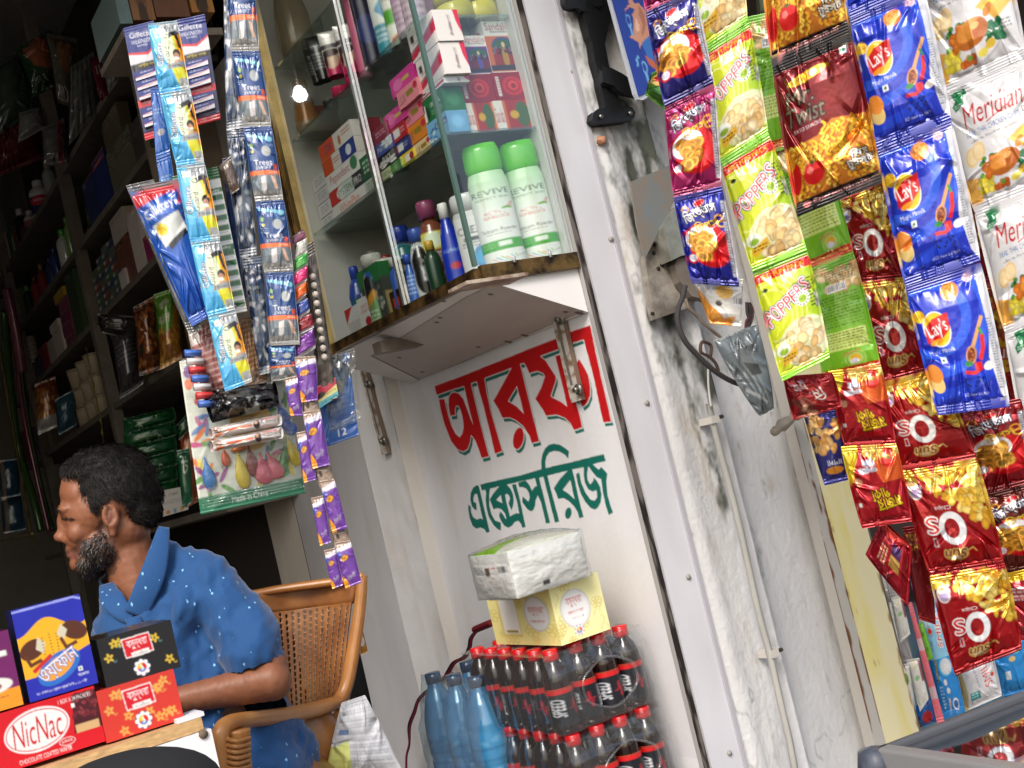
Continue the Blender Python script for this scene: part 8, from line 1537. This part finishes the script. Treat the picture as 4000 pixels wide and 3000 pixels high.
pn = simple(80, 18, (206, 200, 196), [('p', [(.05, .1), (.18, .16), (.05, .2)], (226, 110, 40)), ('p', [(0, 0), (.1, .0), (.16, .1), (.05, .16)], (150, 130, 120)), ('r', .2, .09, .6, .13, (206, 96, 60)), ('e', .67, .11, .05, .08, (50, 34, 40)), ('e', .66, .07, .025, .035, (206, 160, 130)), ('t', 'Hi-School', .85, .09, .22, .06, (60, 50, 30), {'bold': .04}), ('r', .74, .03, .96, .05, (220, 120, 120))], asp=.2, noise=.1)
for k, q in enumerate([[(818,1672),(1092,1618),(1098,1660),(824,1715)], [(822,1722),(1098,1668),(1102,1712),(830,1766)]]):
    bag('pen_packet', q, YH+.03, pn, '%s long packet with an orange pen across the balloon card' % ['upper', 'lower'][k], 'long pen packets', 'pen packet', 'plas', seed=510+k, nf=8, amp=.003, thick=.015)
# ============================================================ shopkeeper
DM = 2.2; PXM = 2160.
def Hd(px, py, l=0., D=DM): return atd(px, py, D-l)
class Blob:
    def __init__(s): s.V, s.F = [], []
    def ell(s, x, y, l, rx, ry, rl, rot=0):
        b = len(s.V); n, m = 14, 20; c, n_ = math.cos(R(rot)), math.sin(R(rot))
        for i in range(n+1):
            a = math.pi*i/n
            for j in range(m):
                t = 2*math.pi*j/m; u, v, w = rx*math.sin(a)*math.cos(t), ry*math.cos(a), rl*math.sin(a)*math.sin(t)
                s.V.append(tuple(Hd(x+u*c-v*n_, y+u*n_+v*c, l+w)))
        for i in range(n):
            for j in range(m): s.F.append((b+i*m+j, b+(i+1)*m+j, b+(i+1)*m+(j+1) % m, b+i*m+(j+1) % m))
    def cap(s, p, q, r0, r1, k=6, fl=1.):
        for i in range(k+1):
            t = i/k; r = r0+(r1-r0)*t; s.ell(p[0]+(q[0]-p[0])*t, p[1]+(q[1]-p[1])*t, p[2]+(q[2]-p[2])*t, r, r, r/PXM*fl)
    def mesh(s, vox, smooth=4):
        me = bpy.data.meshes.new('b'); me.from_pydata(s.V, [], s.F); o = bpy.data.objects.new('b', me); S.collection.objects.link(o)
        m = o.modifiers.new('r', 'REMESH'); m.mode = 'VOXEL'; m.voxel_size = vox
        m = o.modifiers.new('s', 'SMOOTH'); m.factor = .5; m.iterations = smooth
        dg = bpy.context.evaluated_depsgraph_get(); e = o.evaluated_get(dg).to_mesh(); n = len(e.vertices)
        V = np.empty(n*3, np.float32); e.vertices.foreach_get('co', V); V = V.reshape(-1, 3)
        N = np.empty(n*3, np.float32); e.vertices.foreach_get('normal', N); N = N.reshape(-1, 3)
        F = [tuple(p.vertices) for p in e.polygons]; bpy.data.objects.remove(o); return V.copy(), N.copy(), F
def pxl(V):
    q = V-np.array(CAM); w = q@np.array(Fv); x = 2000+FPX*(q@np.array(Rv))/w; y = 1500-FPX*(q@np.array(Uv))/w
    return x, y, DM-np.hypot(q[:, 0], q[:, 1])
def inpoly(x, y, P):
    r = np.zeros(len(x), bool); j = len(P)-1
    for i in range(len(P)):
        (xi, yi), (xj, yj) = P[i], P[j]; k = ((yi > y) != (yj > y)) & (x < (xj-xi)*(y-yi)/((yj-yi) or 1e-6)+xi); r ^= k; j = i
    return r
man = empty('person', tuple(Hd(760, 2700))); tag(man, 'seated bearded shopkeeper in a blue printed shirt looking to the left', 'person')
b = Blob()
for a in ((445,1925,0,178,165,.076), (350,1990,0,118,140,.063), (304,1925,0,72,92,.058), (292,1895,0,56,60,.05), (400,2130,0,125,100,.058), (345,2185,0,72,62,.042), (322,2080,0,75,90,.052), (480,2060,0,110,110,.064),
  (258,1988,.024,38,24,.024), (258,1988,-.024,38,24,.024), (250,2020,0,26,44,.018), (246,2060,0,24,56,.014,-10), (234,2098,0,27,22,.014), (262,2108,.012,24,18,.011), (262,2108,-.012,24,18,.011), (268,2012,.03,22,16,.013), (278,2148,0,25,15,.020), (283,2172,0,24,13,.018), (300,2205,0,32,28,.026),
  (274,2026,.030,20,15,.011), (274,2026,-.030,20,15,.011), (306,2080,.036,46,44,.018), (306,2080,-.036,46,44,.018), (432,2018,.072,37,54,.010,-14), (440,2078,.067,19,24,.009), (437,2010,-.070,34,46,.009,-14)): b.ell(*a)
b.cap((490,2130,0), (560,2330,0), 105, 118, 6, 1.0); b.cap((500,2330,-.07), (700,2370,.02), 90, 90, 5); b.cap((560,2420,-.02), (800,2850,0), 130, 180, 6, 1.)
b.cap((880,2400,.085), (1050,2600,.14), 66, 74, 6); b.cap((1062,2660,.16), (700,2735,.14), 80, 56, 9); b.cap((700,2735,.14), (600,2745,.13), 54, 50, 3, .6)
for k in range(4): b.cap((600,2722+17*k,.15-.012*k), (520+6*abs(k-1),2735+19*k,.15-.012*k), 17, 14, 4); b.cap((520+6*abs(k-1),2735+19*k,.15-.012*k), (480+8*abs(k-1),2765+16*k,.14-.012*k), 14, 11, 4)
b.cap((650,2715,.17), (590,2690,.18), 20, 16, 4)
V, N, F = b.mesh(.0032, 3)
x, y, l = pxl(V)
V = V+N*(.0016*(fbm(x/26., y/26., 3)-.5)+.0010*(fbm(x/7., y/7., 5, 2)-.5))[:, None].astype(np.float32)
ear = (((x-432)/36)**2+((y-2020)/56)**2 < 1) & (l > .063); ein = (((x-430)/20)**2+((y-2014)/34)**2 < 1) & (l > .066)
V[ein] -= N[ein]*.007
c = np.tile(lin((134, 86, 62)), (len(V), 1)); nz = fbm(x/30., y/30., 9)[:, None]; c = c*(.86+.28*nz)
def mixc(m, col, a=1.): c[m] = c[m]*(1-a)+lin(col)*a
bd1 = (y > 2085+.34*(330-x).clip(-80, 80)) & (x > 300) & (x < 470) & (y < 2265) & (y-2085 > -(x-300)*.6) ; mixc(inpoly(x+22*(vnoise(x/8, y/8)-.5), y+22*(vnoise(x/8+5, y/8)-.5), [(285,2130),(300,2105),(350,2120),(372,2080),(390,2020),(416,2050),(446,2120),(470,2180),(440,2250),(370,2290),(300,2262),(290,2200)]), (74, 54, 46), .75)
mixc((abs(y-2172) < 12) & (x < 305) & (x > 255), (104, 62, 56), .7); mixc((abs(y-2150) < 9) & (x < 300), (96, 62, 54), .6); mixc((abs(y-2030-.12*(x-268)) < 6) & (x < 292) & (x > 240) & (l > 0), (50, 32, 26)); mixc(ein, (104, 60, 44), .7)
raw('body', V, F, M.setdefault('skin', print_mat('skin', rough=.5, spec=.4, bump=.12, bscale=300)), man, c)
# hair, beard and brows as shells plus strands
HL = [(228,1860),(245,1800),(320,1745),(420,1722),(530,1745),(600,1820),(645,1930),(640,2030),(590,2062),(530,2060),(500,2020),(480,1968),(440,1950),(405,1968),(385,2010),(362,2030),(352,1990),(330,1950),(306,1905),(296,1860),(262,1868)]
b = Blob(); b.ell(450,1915,0,188,180,.084); b.ell(330,1850,0,92,66,.068); b.ell(420,1830,0,150,92,.078); b.ell(540,1990,0,92,86,.070); b.ell(370,1960,.045,30,60,.03); b.ell(370,1960,-.045,30,60,.03)
V, N, F = b.mesh(.0045, 3); x, y, l = pxl(V)
ok = inpoly(x+14*(vnoise(x/9, y/9)-.5), y+14*(vnoise(x/9+9, y/9)-.5), HL)
V = V+N*(.006*(fbm(x/26, y/12, 3)-.45)+.003*(vnoise(x/5, y/9, 4)-.5))[:, None].astype(np.float32)
F2 = [f for f in F if all(ok[i] for i in f)]
hm = plain('dark_hair', (15, 13, 13), .6, spec=.25, col2=(26, 23, 22), vscale=160, bump=.8, bscale=420); hair = raw('hair', V, F2, hm, man)
def strands(name, V, N, idx, n, ln, w, dirf, mat, seed, lift=.5):
    rn = np.random.RandomState(seed); ii = idx[rn.randint(0, len(idx), n)]; P = V[ii]+rn.normal(0, .0012, (n, 3)); Nn = N[ii]
    D = dirf(P)+rn.normal(0, .35, (n, 3)); D = D-(D*Nn).sum(1)[:, None]*Nn; D /= np.linalg.norm(D, axis=1)[:, None]+1e-6; D = D+Nn*lift*rn.uniform(.2, 1, (n, 1))
    L_ = ln*rn.uniform(.5, 1.2, (n, 1)); s = np.cross(D, Nn+rn.normal(0, .3, (n, 3))); s /= np.linalg.norm(s, axis=1)[:, None]+1e-6; s = s*w
    A_ = P-s; B_ = P+s; C_ = P+D*L_*.6+s*.6; E_ = P+D*L_+Nn*-.1*L_
    VV = np.stack([A_, B_, C_, E_], 1).reshape(-1, 3); FF = np.arange(n*4).reshape(-1, 4); return raw(name, VV, FF, mat, man)
Rn, Un = np.array(Rv), np.array(Uv)
strands('hair_strand', V, N, np.where(ok)[0], 7000, .011, .0005, lambda P: np.tile(Rn*.6-Un*.8, (len(P), 1)), hm, 3)['kind'] = 'stuff'
gm_ = plain('grey_beard_hair', (120, 116, 112), .6); dm_ = plain('black_beard_hair', (24, 20, 19), .5)
BEARD = [(330,2110),(372,2085),(392,2040),(408,2060),(425,2120),(448,2150),(452,2200),(420,2245),(370,2275),(320,2262),(306,2225),(300,2195),(318,2180),(312,2150)]
b = Blob(); b.ell(400,2132,0,125,100,.0585); b.ell(350,2195,0,72,62,.043); b.ell(348,2222,0,48,42,.032); V, N, F = b.mesh(.004, 3); x, y, l = pxl(V); ok = inpoly(x, y, BEARD); F2 = [f for f in F if all(ok[i] for i in f)]
V = V+N*(.002*(fbm(x/9, y/14, 3)-.5)-.0006)[:, None].astype(np.float32)
raw('beard', V, [f for f in F2 if all(y[i] > 2200 for i in f)], dm_, man); dd = lambda P: np.tile(-Un*1.-Rn*.35, (len(P), 1)); idx = np.where(ok)[0]
strands('beard_strand', V, N, idx, 1100, .0075, .00045, dd, gm_, 5)['kind'] = 'stuff'; strands('beard_strand', V, N, idx, 3600, .009, .0006, dd, dm_, 6)['kind'] = 'stuff'
b = Blob(); b.ell(243,1985,.025,30,9,.014,-6); b.ell(290,2142,0,24,8,.022,20); V, N, F = b.mesh(.003, 2); strands('eyebrow', V, N, np.arange(len(V)), 900, .009, .0005, lambda P: np.tile(Rn-Un*.3, (len(P), 1)), dm_, 7)['kind'] = 'stuff'
# shirt
m, t, bs = nm('blue_printed_cotton'); tc = t.nodes.new('ShaderNodeTexCoord'); mp = t.nodes.new('ShaderNodeMapping'); vo = t.nodes.new('ShaderNodeTexVoronoi'); vo2 = t.nodes.new('ShaderNodeTexVoronoi')
r1 = t.nodes.new('ShaderNodeMath'); r1.operation = 'LESS_THAN'; r1.inputs[1].default_value = .085; r2 = t.nodes.new('ShaderNodeMath'); r2.operation = 'GREATER_THAN'; r2.inputs[1].default_value = .5; r3 = t.nodes.new('ShaderNodeMath'); r3.operation = 'MULTIPLY'
mp.inputs['Scale'].default_value = (1, 1, .6); t.links.new(tc.outputs['Object'], mp.inputs[0]); t.links.new(mp.outputs[0], vo.inputs['Vector']); vo.inputs['Scale'].default_value = 80; vo.distance = 'MANHATTAN'; r1.inputs[1].default_value = .22
t.links.new(vo.outputs['Distance'], r1.inputs[0]); sp = t.nodes.new('ShaderNodeSeparateColor'); t.links.new(vo.outputs['Color'], sp.inputs[0]); t.links.new(sp.outputs[0], r2.inputs[0]); t.links.new(r1.outputs[0], r3.inputs[0]); t.links.new(r2.outputs[0], r3.inputs[1])
mx = t.nodes.new('ShaderNodeMix'); mx.data_type = 'RGBA'; mx.inputs['A'].default_value = L((12, 70, 124)); mx.inputs['B'].default_value = L((120, 176, 214)); t.links.new(r3.outputs[0], mx.inputs['Factor']); t.links.new(mx.outputs['Result'], bs.inputs['Base Color']); bs.inputs['Roughness'].default_value = .8; bs.inputs['Sheen Weight'].default_value = .2
noise_bump(t, bs, 240, .3)
b = Blob(); b.cap((560,2300,-.02), (640,2330,.02), 175, 190, 4, .9); b.cap((620,2470,0), (860,2860,0), 250, 290, 7, 1.05); b.cap((625,2190,.01), (840,2290,.075), 92, 116, 6, 1.); b.ell(720,2370,.075,120,120,.06); b.cap((500,2340,-.10), (470,2600,-.14), 110, 100, 5)
b.cap((870,2345,.085), (1000,2560,.13), 128, 138, 7, .95); b.cap((900,2900,.02), (1000,3100,.02), 240, 260, 5, 1.); b.cap((1010,2860,.0), (1120,2960,.0), 130, 140, 4)
V, N, F = b.mesh(.006, 5); x, y, l = pxl(V)
fo = .010*np.sin((x*.9+y*.45)/46+3*fbm(x/160, y/160, 4))*fbm(x/120, y/190, 7)+.014*(fbm(x/70, y/150, 2)-.5)+.006*(abs(fbm(x/60+3, y/100, 12)-.5)*-4+.3)
V = V+N*fo[:, None].astype(np.float32)
opening = inpoly(x, y, [(405,2270),(470,2150),(640,2040),(600,2200),(565,2330),(520,2408),(470,2360)]); cut = opening | ((x > 880) & (y > 2640-.22*(x-880)) & (y < 2790) & (l > .04) & (x < 1250)) | (y > 3250)
mixf = [f for f in F if not any(cut[i] for i in f)]
sh = raw('shirt', V, mixf, m, man)
def ribbon(name, pts, w, mat, par, thick=.003):
    P = smooth_path([Hd(*p) for p in pts], 6); mb = MB(); A_l = []
    for i, p in enumerate(P):
        tt = (P[min(i+1, len(P)-1)]-P[max(i-1, 0)]).normalized(); n = (CAM-p).normalized(); s = tt.cross(n).normalized(); ww = w(i/(len(P)-1)) if callable(w) else w
        A_l.append([tuple(p+s*ww*k+n*(thick*(1-abs(k)**3))) for k in (-1, -.8, -.3, .3, .8, 1)])
    mb.grid(np.array(A_l), lin((20, 80, 160))); o = raw(name, mb.V[0], mb.F[0], mat, par); md = o.modifiers.new('s', 'SOLIDIFY'); md.thickness = .003; return o
cl_ = lambda t: .0155*math.sin(max(.05, min(1, t*1.15+.1))*math.pi*.62)+.004
ribbon('collar', [(640,2062,.055),(622,2150,.085),(598,2240,.10),(565,2320,.105),(530,2400,.10)], cl_, m, man)
ribbon('collar', [(418,2285,.02),(432,2330,.06),(470,2380,.085),(515,2415,.095)], lambda t: .015*(1-abs(t-.45))+.003, m, man)
ribbon('placket', [(520,2412,.105),(545,2520,.125),(575,2660,.135),(600,2800,.14)], .011, m, man)
# ============================================================ chair
M['chairp'] = plain('tan_marbled_plastic', (164, 110, 60), .32, spec=.5, col2=(118, 70, 34), vscale=9); M['chairf'] = plain('tan_plastic', (186, 130, 74), .32, col2=(160, 104, 54), vscale=5)
ch = empty('plastic_chair', tuple(Hd(1200, 2900, -.1))); tag(ch, 'tan plastic armchair with a slotted back that the shopkeeper sits in', 'chair')
DB = -.16
def hq(px, py, l): return np.array(Hd(px, py, l))
nu, nv = 108, 96; u = np.linspace(0, 1, nu+1)[None, :, None]; v = np.linspace(0, 1, nv+1)[:, None, None]
q = [hq(930, 2405, DB), hq(1372, 2352, DB), hq(1322, 2752, DB+.03), hq(1010, 2790, DB+.03)]
P = (q[0]*(1-u)+q[1]*u)*(1-v)+(q[3]*(1-u)+q[2]*u)*v; dn = np.array((CAM-Hd(1200, 2500)).normalized()); P = P-dn*(.045*np.sin(np.pi*u))
F = gridF(nu, nv); fi = np.arange(nu*nv); U_ = (fi % nu+.5)/nu; V_ = (fi//nu+.5)/nv; s_ = U_*18; t_ = V_*16+.5*(np.floor(s_) % 2)
hole = (abs(s_ % 1-.5)+.10*abs(t_ % 1-.5) < .24) & (abs(t_ % 1-.5) < .38) & (V_ > .02) & (V_ < .98) & (U_ < .985)
o = raw('slotted_back', P.reshape(-1, 3), F[~hole], 'chairp', ch); md = o.modifiers.new('s', 'SOLIDIFY'); md.thickness = .004
mb = MB(); mb.quadgrid([hq(930, 2330, DB), hq(1398, 2256, DB), hq(1374, 2356, DB), hq(928, 2410, DB)], (200, 130, 60), 24, 5, fn=lambda P, u, v: P-dn*(.045*np.sin(np.pi*u))); o = raw('top_rail', mb.V[0], mb.F[0], 'chairp', ch); md = o.modifiers.new('s', 'SOLIDIFY'); md.thickness = .012
def ctube(name, pts, r, mat='chairf', sx=None, n=14):
    mb = MB(); P = smooth_path([Hd(*p) for p in pts], 6); rr = [np.interp(i/(len(P)-1), np.linspace(0, 1, len(r)), r) for i in range(len(P))] if isinstance(r, list) else r
    mb.tube(P, list(rr) if isinstance(rr, list) else rr, (200, 130, 60), n); return raw(name, mb.V[0], mb.F[0], mat, ch)
ctube('back_frame', [(930,2332,DB-.03),(1100,2300,DB-.03),(1300,2272,DB-.01),(1402,2256,DB),(1414,2262,DB),(1402,2400,DB+.01),(1376,2560,DB+.02),(1348,2690,DB+.03),(1300,2752,DB+.05),(1180,2785,DB+.08)], [.007,.008,.008,.010,.011,.012,.013,.013,.012,.010])
ctube('armrest', [(1345,2730,DB+.03),(1240,2768,-.06),(1100,2796,.05),(960,2812,.17),(890,2828,.22),(862,2868,.24),(868,2960,.24),(876,3080,.24)], [.010,.014,.014,.013,.013,.014,.015,.016])
ctube('front_leg', [(925,2850,.22),(932,2950,.22),(945,3150,.22),(990,3500,.20)], [.021,.019,.022,.022]); ctube('rear_leg', [(1352,2700,DB),(1310,2850,DB),(1290,3000,DB),(1300,3500,DB)], [.010,.012,.012,.013])
for k in range(6): ctube('leg_rib', [(880,2885+22*k,.245),(925,2895+22*k,.265),(975,2882+22*k,.235)], .0035)
o = ctube('seat', [(950,3140,.1),(1050,3135,0),(1200,3120,-.1)], [.05,.11,.08], 'chairp'); ctube('lower_back', [(1180,2800,DB+.04),(1240,2900,DB+.04),(1240,3050,DB+.03)], [.045,.05,.045], 'chairp')
# ============================================================ counter and boxes
YC = 1.62; pc = aty(787, 2803, YC); zc = pc.z
ct_ = empty('counter', (pc.x, YC, 0)); tag(ct_, 'white laminate counter with raw chipboard top edge in front of the shopkeeper', 'counter')
c = Cv(300, 12, (196, 160, 112), asp=.04, ss=1); c.a = c.a*(.55+.9*vnoise(c.X*420, c.Y*420, 3))[..., None]
mb = MB(); mb.box(-.9, pc.x, YC, YC+.42, zc-.016, zc, (186, 150, 106), {'F': c}); mb.build('chipboard_top', 'matte', ct_, smooth=False)
o = bx('front_panel', -.9, pc.x+.008, YC-.004, YC+.38, .0, zc-.017, plain('white_counter_laminate', (232, 232, 234), .35), ct_)
for p in ((794, 2868), (806, 2985)):
    q_ = aty(*p, YC-.005); mb = MB(); mb.tube([q_+Vector((0, .003, 0)), q_-Vector((0, .002, 0))], .006, (110, 96, 80), 10); mb.build('nail_mark', 'matte', ct_)
def cbox(name, tl, tr_, br_, y, dy, bg, F, label, L_=None, T=None, cat='box', group=None, mat='gloss'):
    a, b_, d = aty(*tl, y), aty(*tr_, y), aty(*br_, y); return xbox(name, a.x, (b_.x+d.x)/2, y, y+dy, d.z, (a.z+b_.z)/2, bg, F, L_, label, cat, group, mat=mat, T=T)
YB_ = YC+.022
c = Cv(170, 74, (206, 22, 36), asp=.42); c.ell(.42, .19, .30, .155, (236, 230, 230), rot=-3); c.ring(.42, .19, .285, .14, .008, (190, 24, 40), rot=-3); c.text('NicNac', .42, .19, .46, .19, (196, 22, 34), bold=.13, shear=.25, out=(240, 236, 236), ow=.004, rot=-2)
c.poly([(.78, .02), (1, .02), (1, .3), (.74, .3)], (70, 20, 30)); c.heap((.76, .03, .99, .2), 40, .03, .014, [(110, 36, 46), (90, 26, 36), (130, 50, 60)], 3); c.rect(.76, .24, .98, .3, (206, 170, 120)); c.text('1 BOX X 24 PACKETS', .8, .045, .3, .03, (240, 236, 236), bold=.04)
c.ell(.66, .335, .07, .026, (196, 24, 40)); c.ring(.66, .335, .075, .03, .005, (236, 226, 226)); c.text('JUNIOR', .66, .335, .1, .026, (240, 236, 236), bold=.05); c.text('CHOCOLATE COATED WAFER', .45, .385, .48, .032, (240, 236, 236), bold=.05); c.rect(.76, .08, .79, .11, (230, 236, 230))
cbox('wafer_box', (-60, 2800), (371, 2682), (409, 2896), YB_, .10, (206, 22, 36), c, 'long red wafer box with white oval lettering on the counter', cat='wafer box')
c = Cv(90, 116, (36, 44, 170), asp=1.28); c.noise(.1, 3, 3); Yc_ = c.Y; c.put((Yc_ > .30+.10*np.sin(c.X*7+1.6)) & (Yc_ < .97-.30*np.clip(c.X-.15, 0, 1)) & ~((c.X-.95)**2*4+(Yc_-1.1)**2 < .12), (236, 176, 40))
for x_, y_, r_ in ((.22, .56, -20), (.76, .44, 25)):
    c.ell(x_+(-.04 if x_ < .5 else .06), y_+.03, .19, .13, (86, 44, 30), rot=r_); c.poly([(x_+.06, y_-.12), (x_+.16, y_-.02), (x_+.11, y_+.12), (x_+.01, y_+.04)] if x_ < .5 else [(x_-.12, y_-.1), (x_-.2, y_+.02), (x_-.12, y_+.14), (x_-.04, y_-.0)], (206, 200, 176)); c.line([(x_-.15, y_+.1), (x_-.1, y_+.24), (x_+.05, y_+.2)], .05, (96, 50, 32))
for k in range(20): c.ell(.45+.12*math.sin(k*2.1), .44+.3*(k/20), .010, .010, (60, 36, 20))
c.ell(.50, .92, .34, .19, (44, 110, 196), rot=-24); c.ell(.49, .91, .27, .13, (236, 160, 50), rot=-24); c.text('ওয়েফান', .50, .90, .62, .25, (246, 246, 248), rot=-24, bold=.04, out=(50, 70, 160), ow=.012); c.poly([(.12, .87), (.42, .70), (.44, .75), (.15, .92)], (196, 40, 44)); c.rect(.76, .99, .82, 1.05, (230, 236, 230)); c.ell(.79, 1.02, .015, .015, (20, 100, 50)); c.text('িফ্রসিপ্র', .82, 1.1, .16, .05, (220, 224, 240)); c.text('৭৫ ওজন ১৬ গ্রাম প্রতি পিস x ১২ পিস', .48, 1.2, .74, .05, (214, 220, 240), rot=0); c.line([(.0, .03), (.9, .02), (.99, .06)], .03, (150, 160, 230))
cbox('wafer_box', (42, 2388), (314, 2318), (380, 2668), YB_+.004, .05, (30, 34, 120), c, 'upright blue and yellow wafer box standing on the red wafer box', L_=(24, 26, 80), cat='wafer box')
c = simple(50, 80, (110, 30, 96), [('r', 0, 1.5, 1, 2, (236, 150, 40)), ('e', .55, 1.35, .35, .2, (236, 230, 226)), ('e', .5, 1.38, .22, .12, (130, 70, 40)), ('r', .76, .5, .9, .64, (226, 236, 226)), ('s', .3, 1.65, .8, 1.72, 1, (110, 40, 60))], asp=2.)
cbox('wafer_box', (-210, 2520), (33, 2460), (90, 2752), YB_+.002, .09, (90, 24, 80), c, 'purple and orange box at the left edge of the counter', cat='wafer box')
def tissue(bg, orn, dark_):
    c = Cv(100, 66, bg, asp=.64); rn = random.Random(4)
    for k in range(15 if not dark_ else 7):
        x, y = rn.uniform(.05, .95), rn.uniform(.05, .6); 
        for t in range(5): a = t*1.26+k; c.ell(x+.035*math.cos(a), y+.035*math.sin(a), .030, .017, orn, rot=math.degrees(a))
        c.ell(x, y, .014, .014, bg)
        c.line([(x+.07+.02*math.cos(s), y+.05+.02*math.sin(s)) for s in range(5)], .008, orn if k % 2 or not dark_ else (110, 150, 150))
    c.poly([(.30, .08), (.68, .07), (.70, .33), (.32, .34)], (236, 226, 226)); c.poly([(.315, .095), (.67, .085), (.685, .315), (.33, .325)], (206, 28, 44)); c.text('বসুন্ধরা', .5, .18, .28, .13, (246, 242, 242), bold=.02); c.poly([(.40, .28), (.64, .27), (.645, .34), (.405, .345)], (232, 230, 228)); c.text('পারফিউমড', .52, .31, .2, .035, (60, 60, 60), bold=.02); medal(c, .50, .50, .085); return c
cbox('tissue_box', (375, 2497), (670, 2423), (704, 2606), YB_+.006, .11, (26, 26, 28), tissue((30, 30, 33), (206, 176, 60), True), 'black tissue box with gold ornaments on top of the red one', L_=simple(20, 40, (20, 20, 22), [('e', .5, .3, .2, .1, (190, 160, 60)), ('e', .5, 1.4, .3, .2, (190, 160, 60))], asp=2), T=simple(60, 30, (28, 28, 30), [('h', (0, 0, 1, .5), 24, .05, .02, [(150, 130, 60), (60, 60, 60)], {'seed': 3})]), cat='tissue box', group='flowered tissue boxes')
cbox('tissue_box', (373, 2697), (681, 2618), (716, 2808), YB_-.002, .11, (196, 52, 44), tissue((206, 58, 48), (222, 166, 84), False), 'red tissue box with golden flowers standing on the counter', cat='tissue box', group='flowered tissue boxes')
q_ = aty(745, 2790, YC+.01); tag(bx('paper_slip', q_.x-.02, q_.x+.016, YC+.006, YC+.05, zc+.0005, zc+.006, plain('paper_slip', (222, 222, 228), .7)), 'white paper slip at the counter corner', 'paper')
# foreground seat, sack, black gap fill
mb = MB(); s_c = atd(470, 3105, .95); n_ = 40; mb.lathe([(.0001, 0.03)]+[(.075*math.cos(a), .030*math.sin(a)) for a in np.linspace(0, math.pi/2, 12)][::1], (s_c.x, s_c.y, s_c.z), 40, (52, 52, 54), sx=1., sy=.9) if False else mb.lathe([(.072*math.cos(a)+.0001, .036*math.sin(a)) for a in np.linspace(-1.2, math.pi/2, 16)], (s_c.x, s_c.y, s_c.z-.008), 40, (40, 40, 42))
tag(mb.build('padded_seat', 'matte'), 'dark grey padded seat top rising into view at the bottom left', 'seat')
c = simple(70, 80, (206, 208, 212), [('s', .05, .05+.1*k, .95, .12+.1*k, 2, (150, 154, 166)) for k in range(10)]+[('p', [(0, .7), (.3, .6), (.35, 1.15), (0, 1.15)], (214, 220, 130)), ('r', .1, .42, .3, .5, (110, 130, 170))], asp=1.15, noise=.25)
bag('paper_sack', [(1335,2745),(1425,2715),(1580,3030),(1270,3030)], 2.12, c, 'crumpled white printed sack behind the chair leg', cat='sack', mat='matte', thick=.05, seed=601, nf=18, amp=.014, pinch=-.1)
bag('dark_gap_fill', [(1372,2560),(1405,2545),(1462,2800),(1350,2800)], 2.6, simple(20, 40, (12, 12, 13), []), 'black fill in the gap beside the chair back', cat='bag', mat='matte', thick=.02, seed=602)  # matte black shape that fills the gap beside the chair
# shop lamp (its mirror image shows in the cabinet glass)
lm, t_, lb = nm('lamp_glow'); lb.inputs['Emission Color'].default_value = (1, .97, .93, 1); lb.inputs['Emission Strength'].default_value = 30
lq = aty(1172, 372, 4.2); lq = (2*XC-lq.x, 4.2, lq.z)
lt = empty('ceiling_lamp', lq); tag(lt, 'round lit lamp hanging in the shop, mirrored in the cabinet glass', 'lamp')
mb = MB(); mb.lathe([(.0001, -.026), (.019, -.019), (.027, 0), (.020, .019), (.010, .034)], lq, 20); mb.build('bulb', lm, lt)
mb = MB(); mb.tube([(lq[0], lq[1], lq[2]+.03), (lq[0], lq[1], 3.75)], .006, (60, 60, 60), 8); mb.build('cord', 'matte', lt)
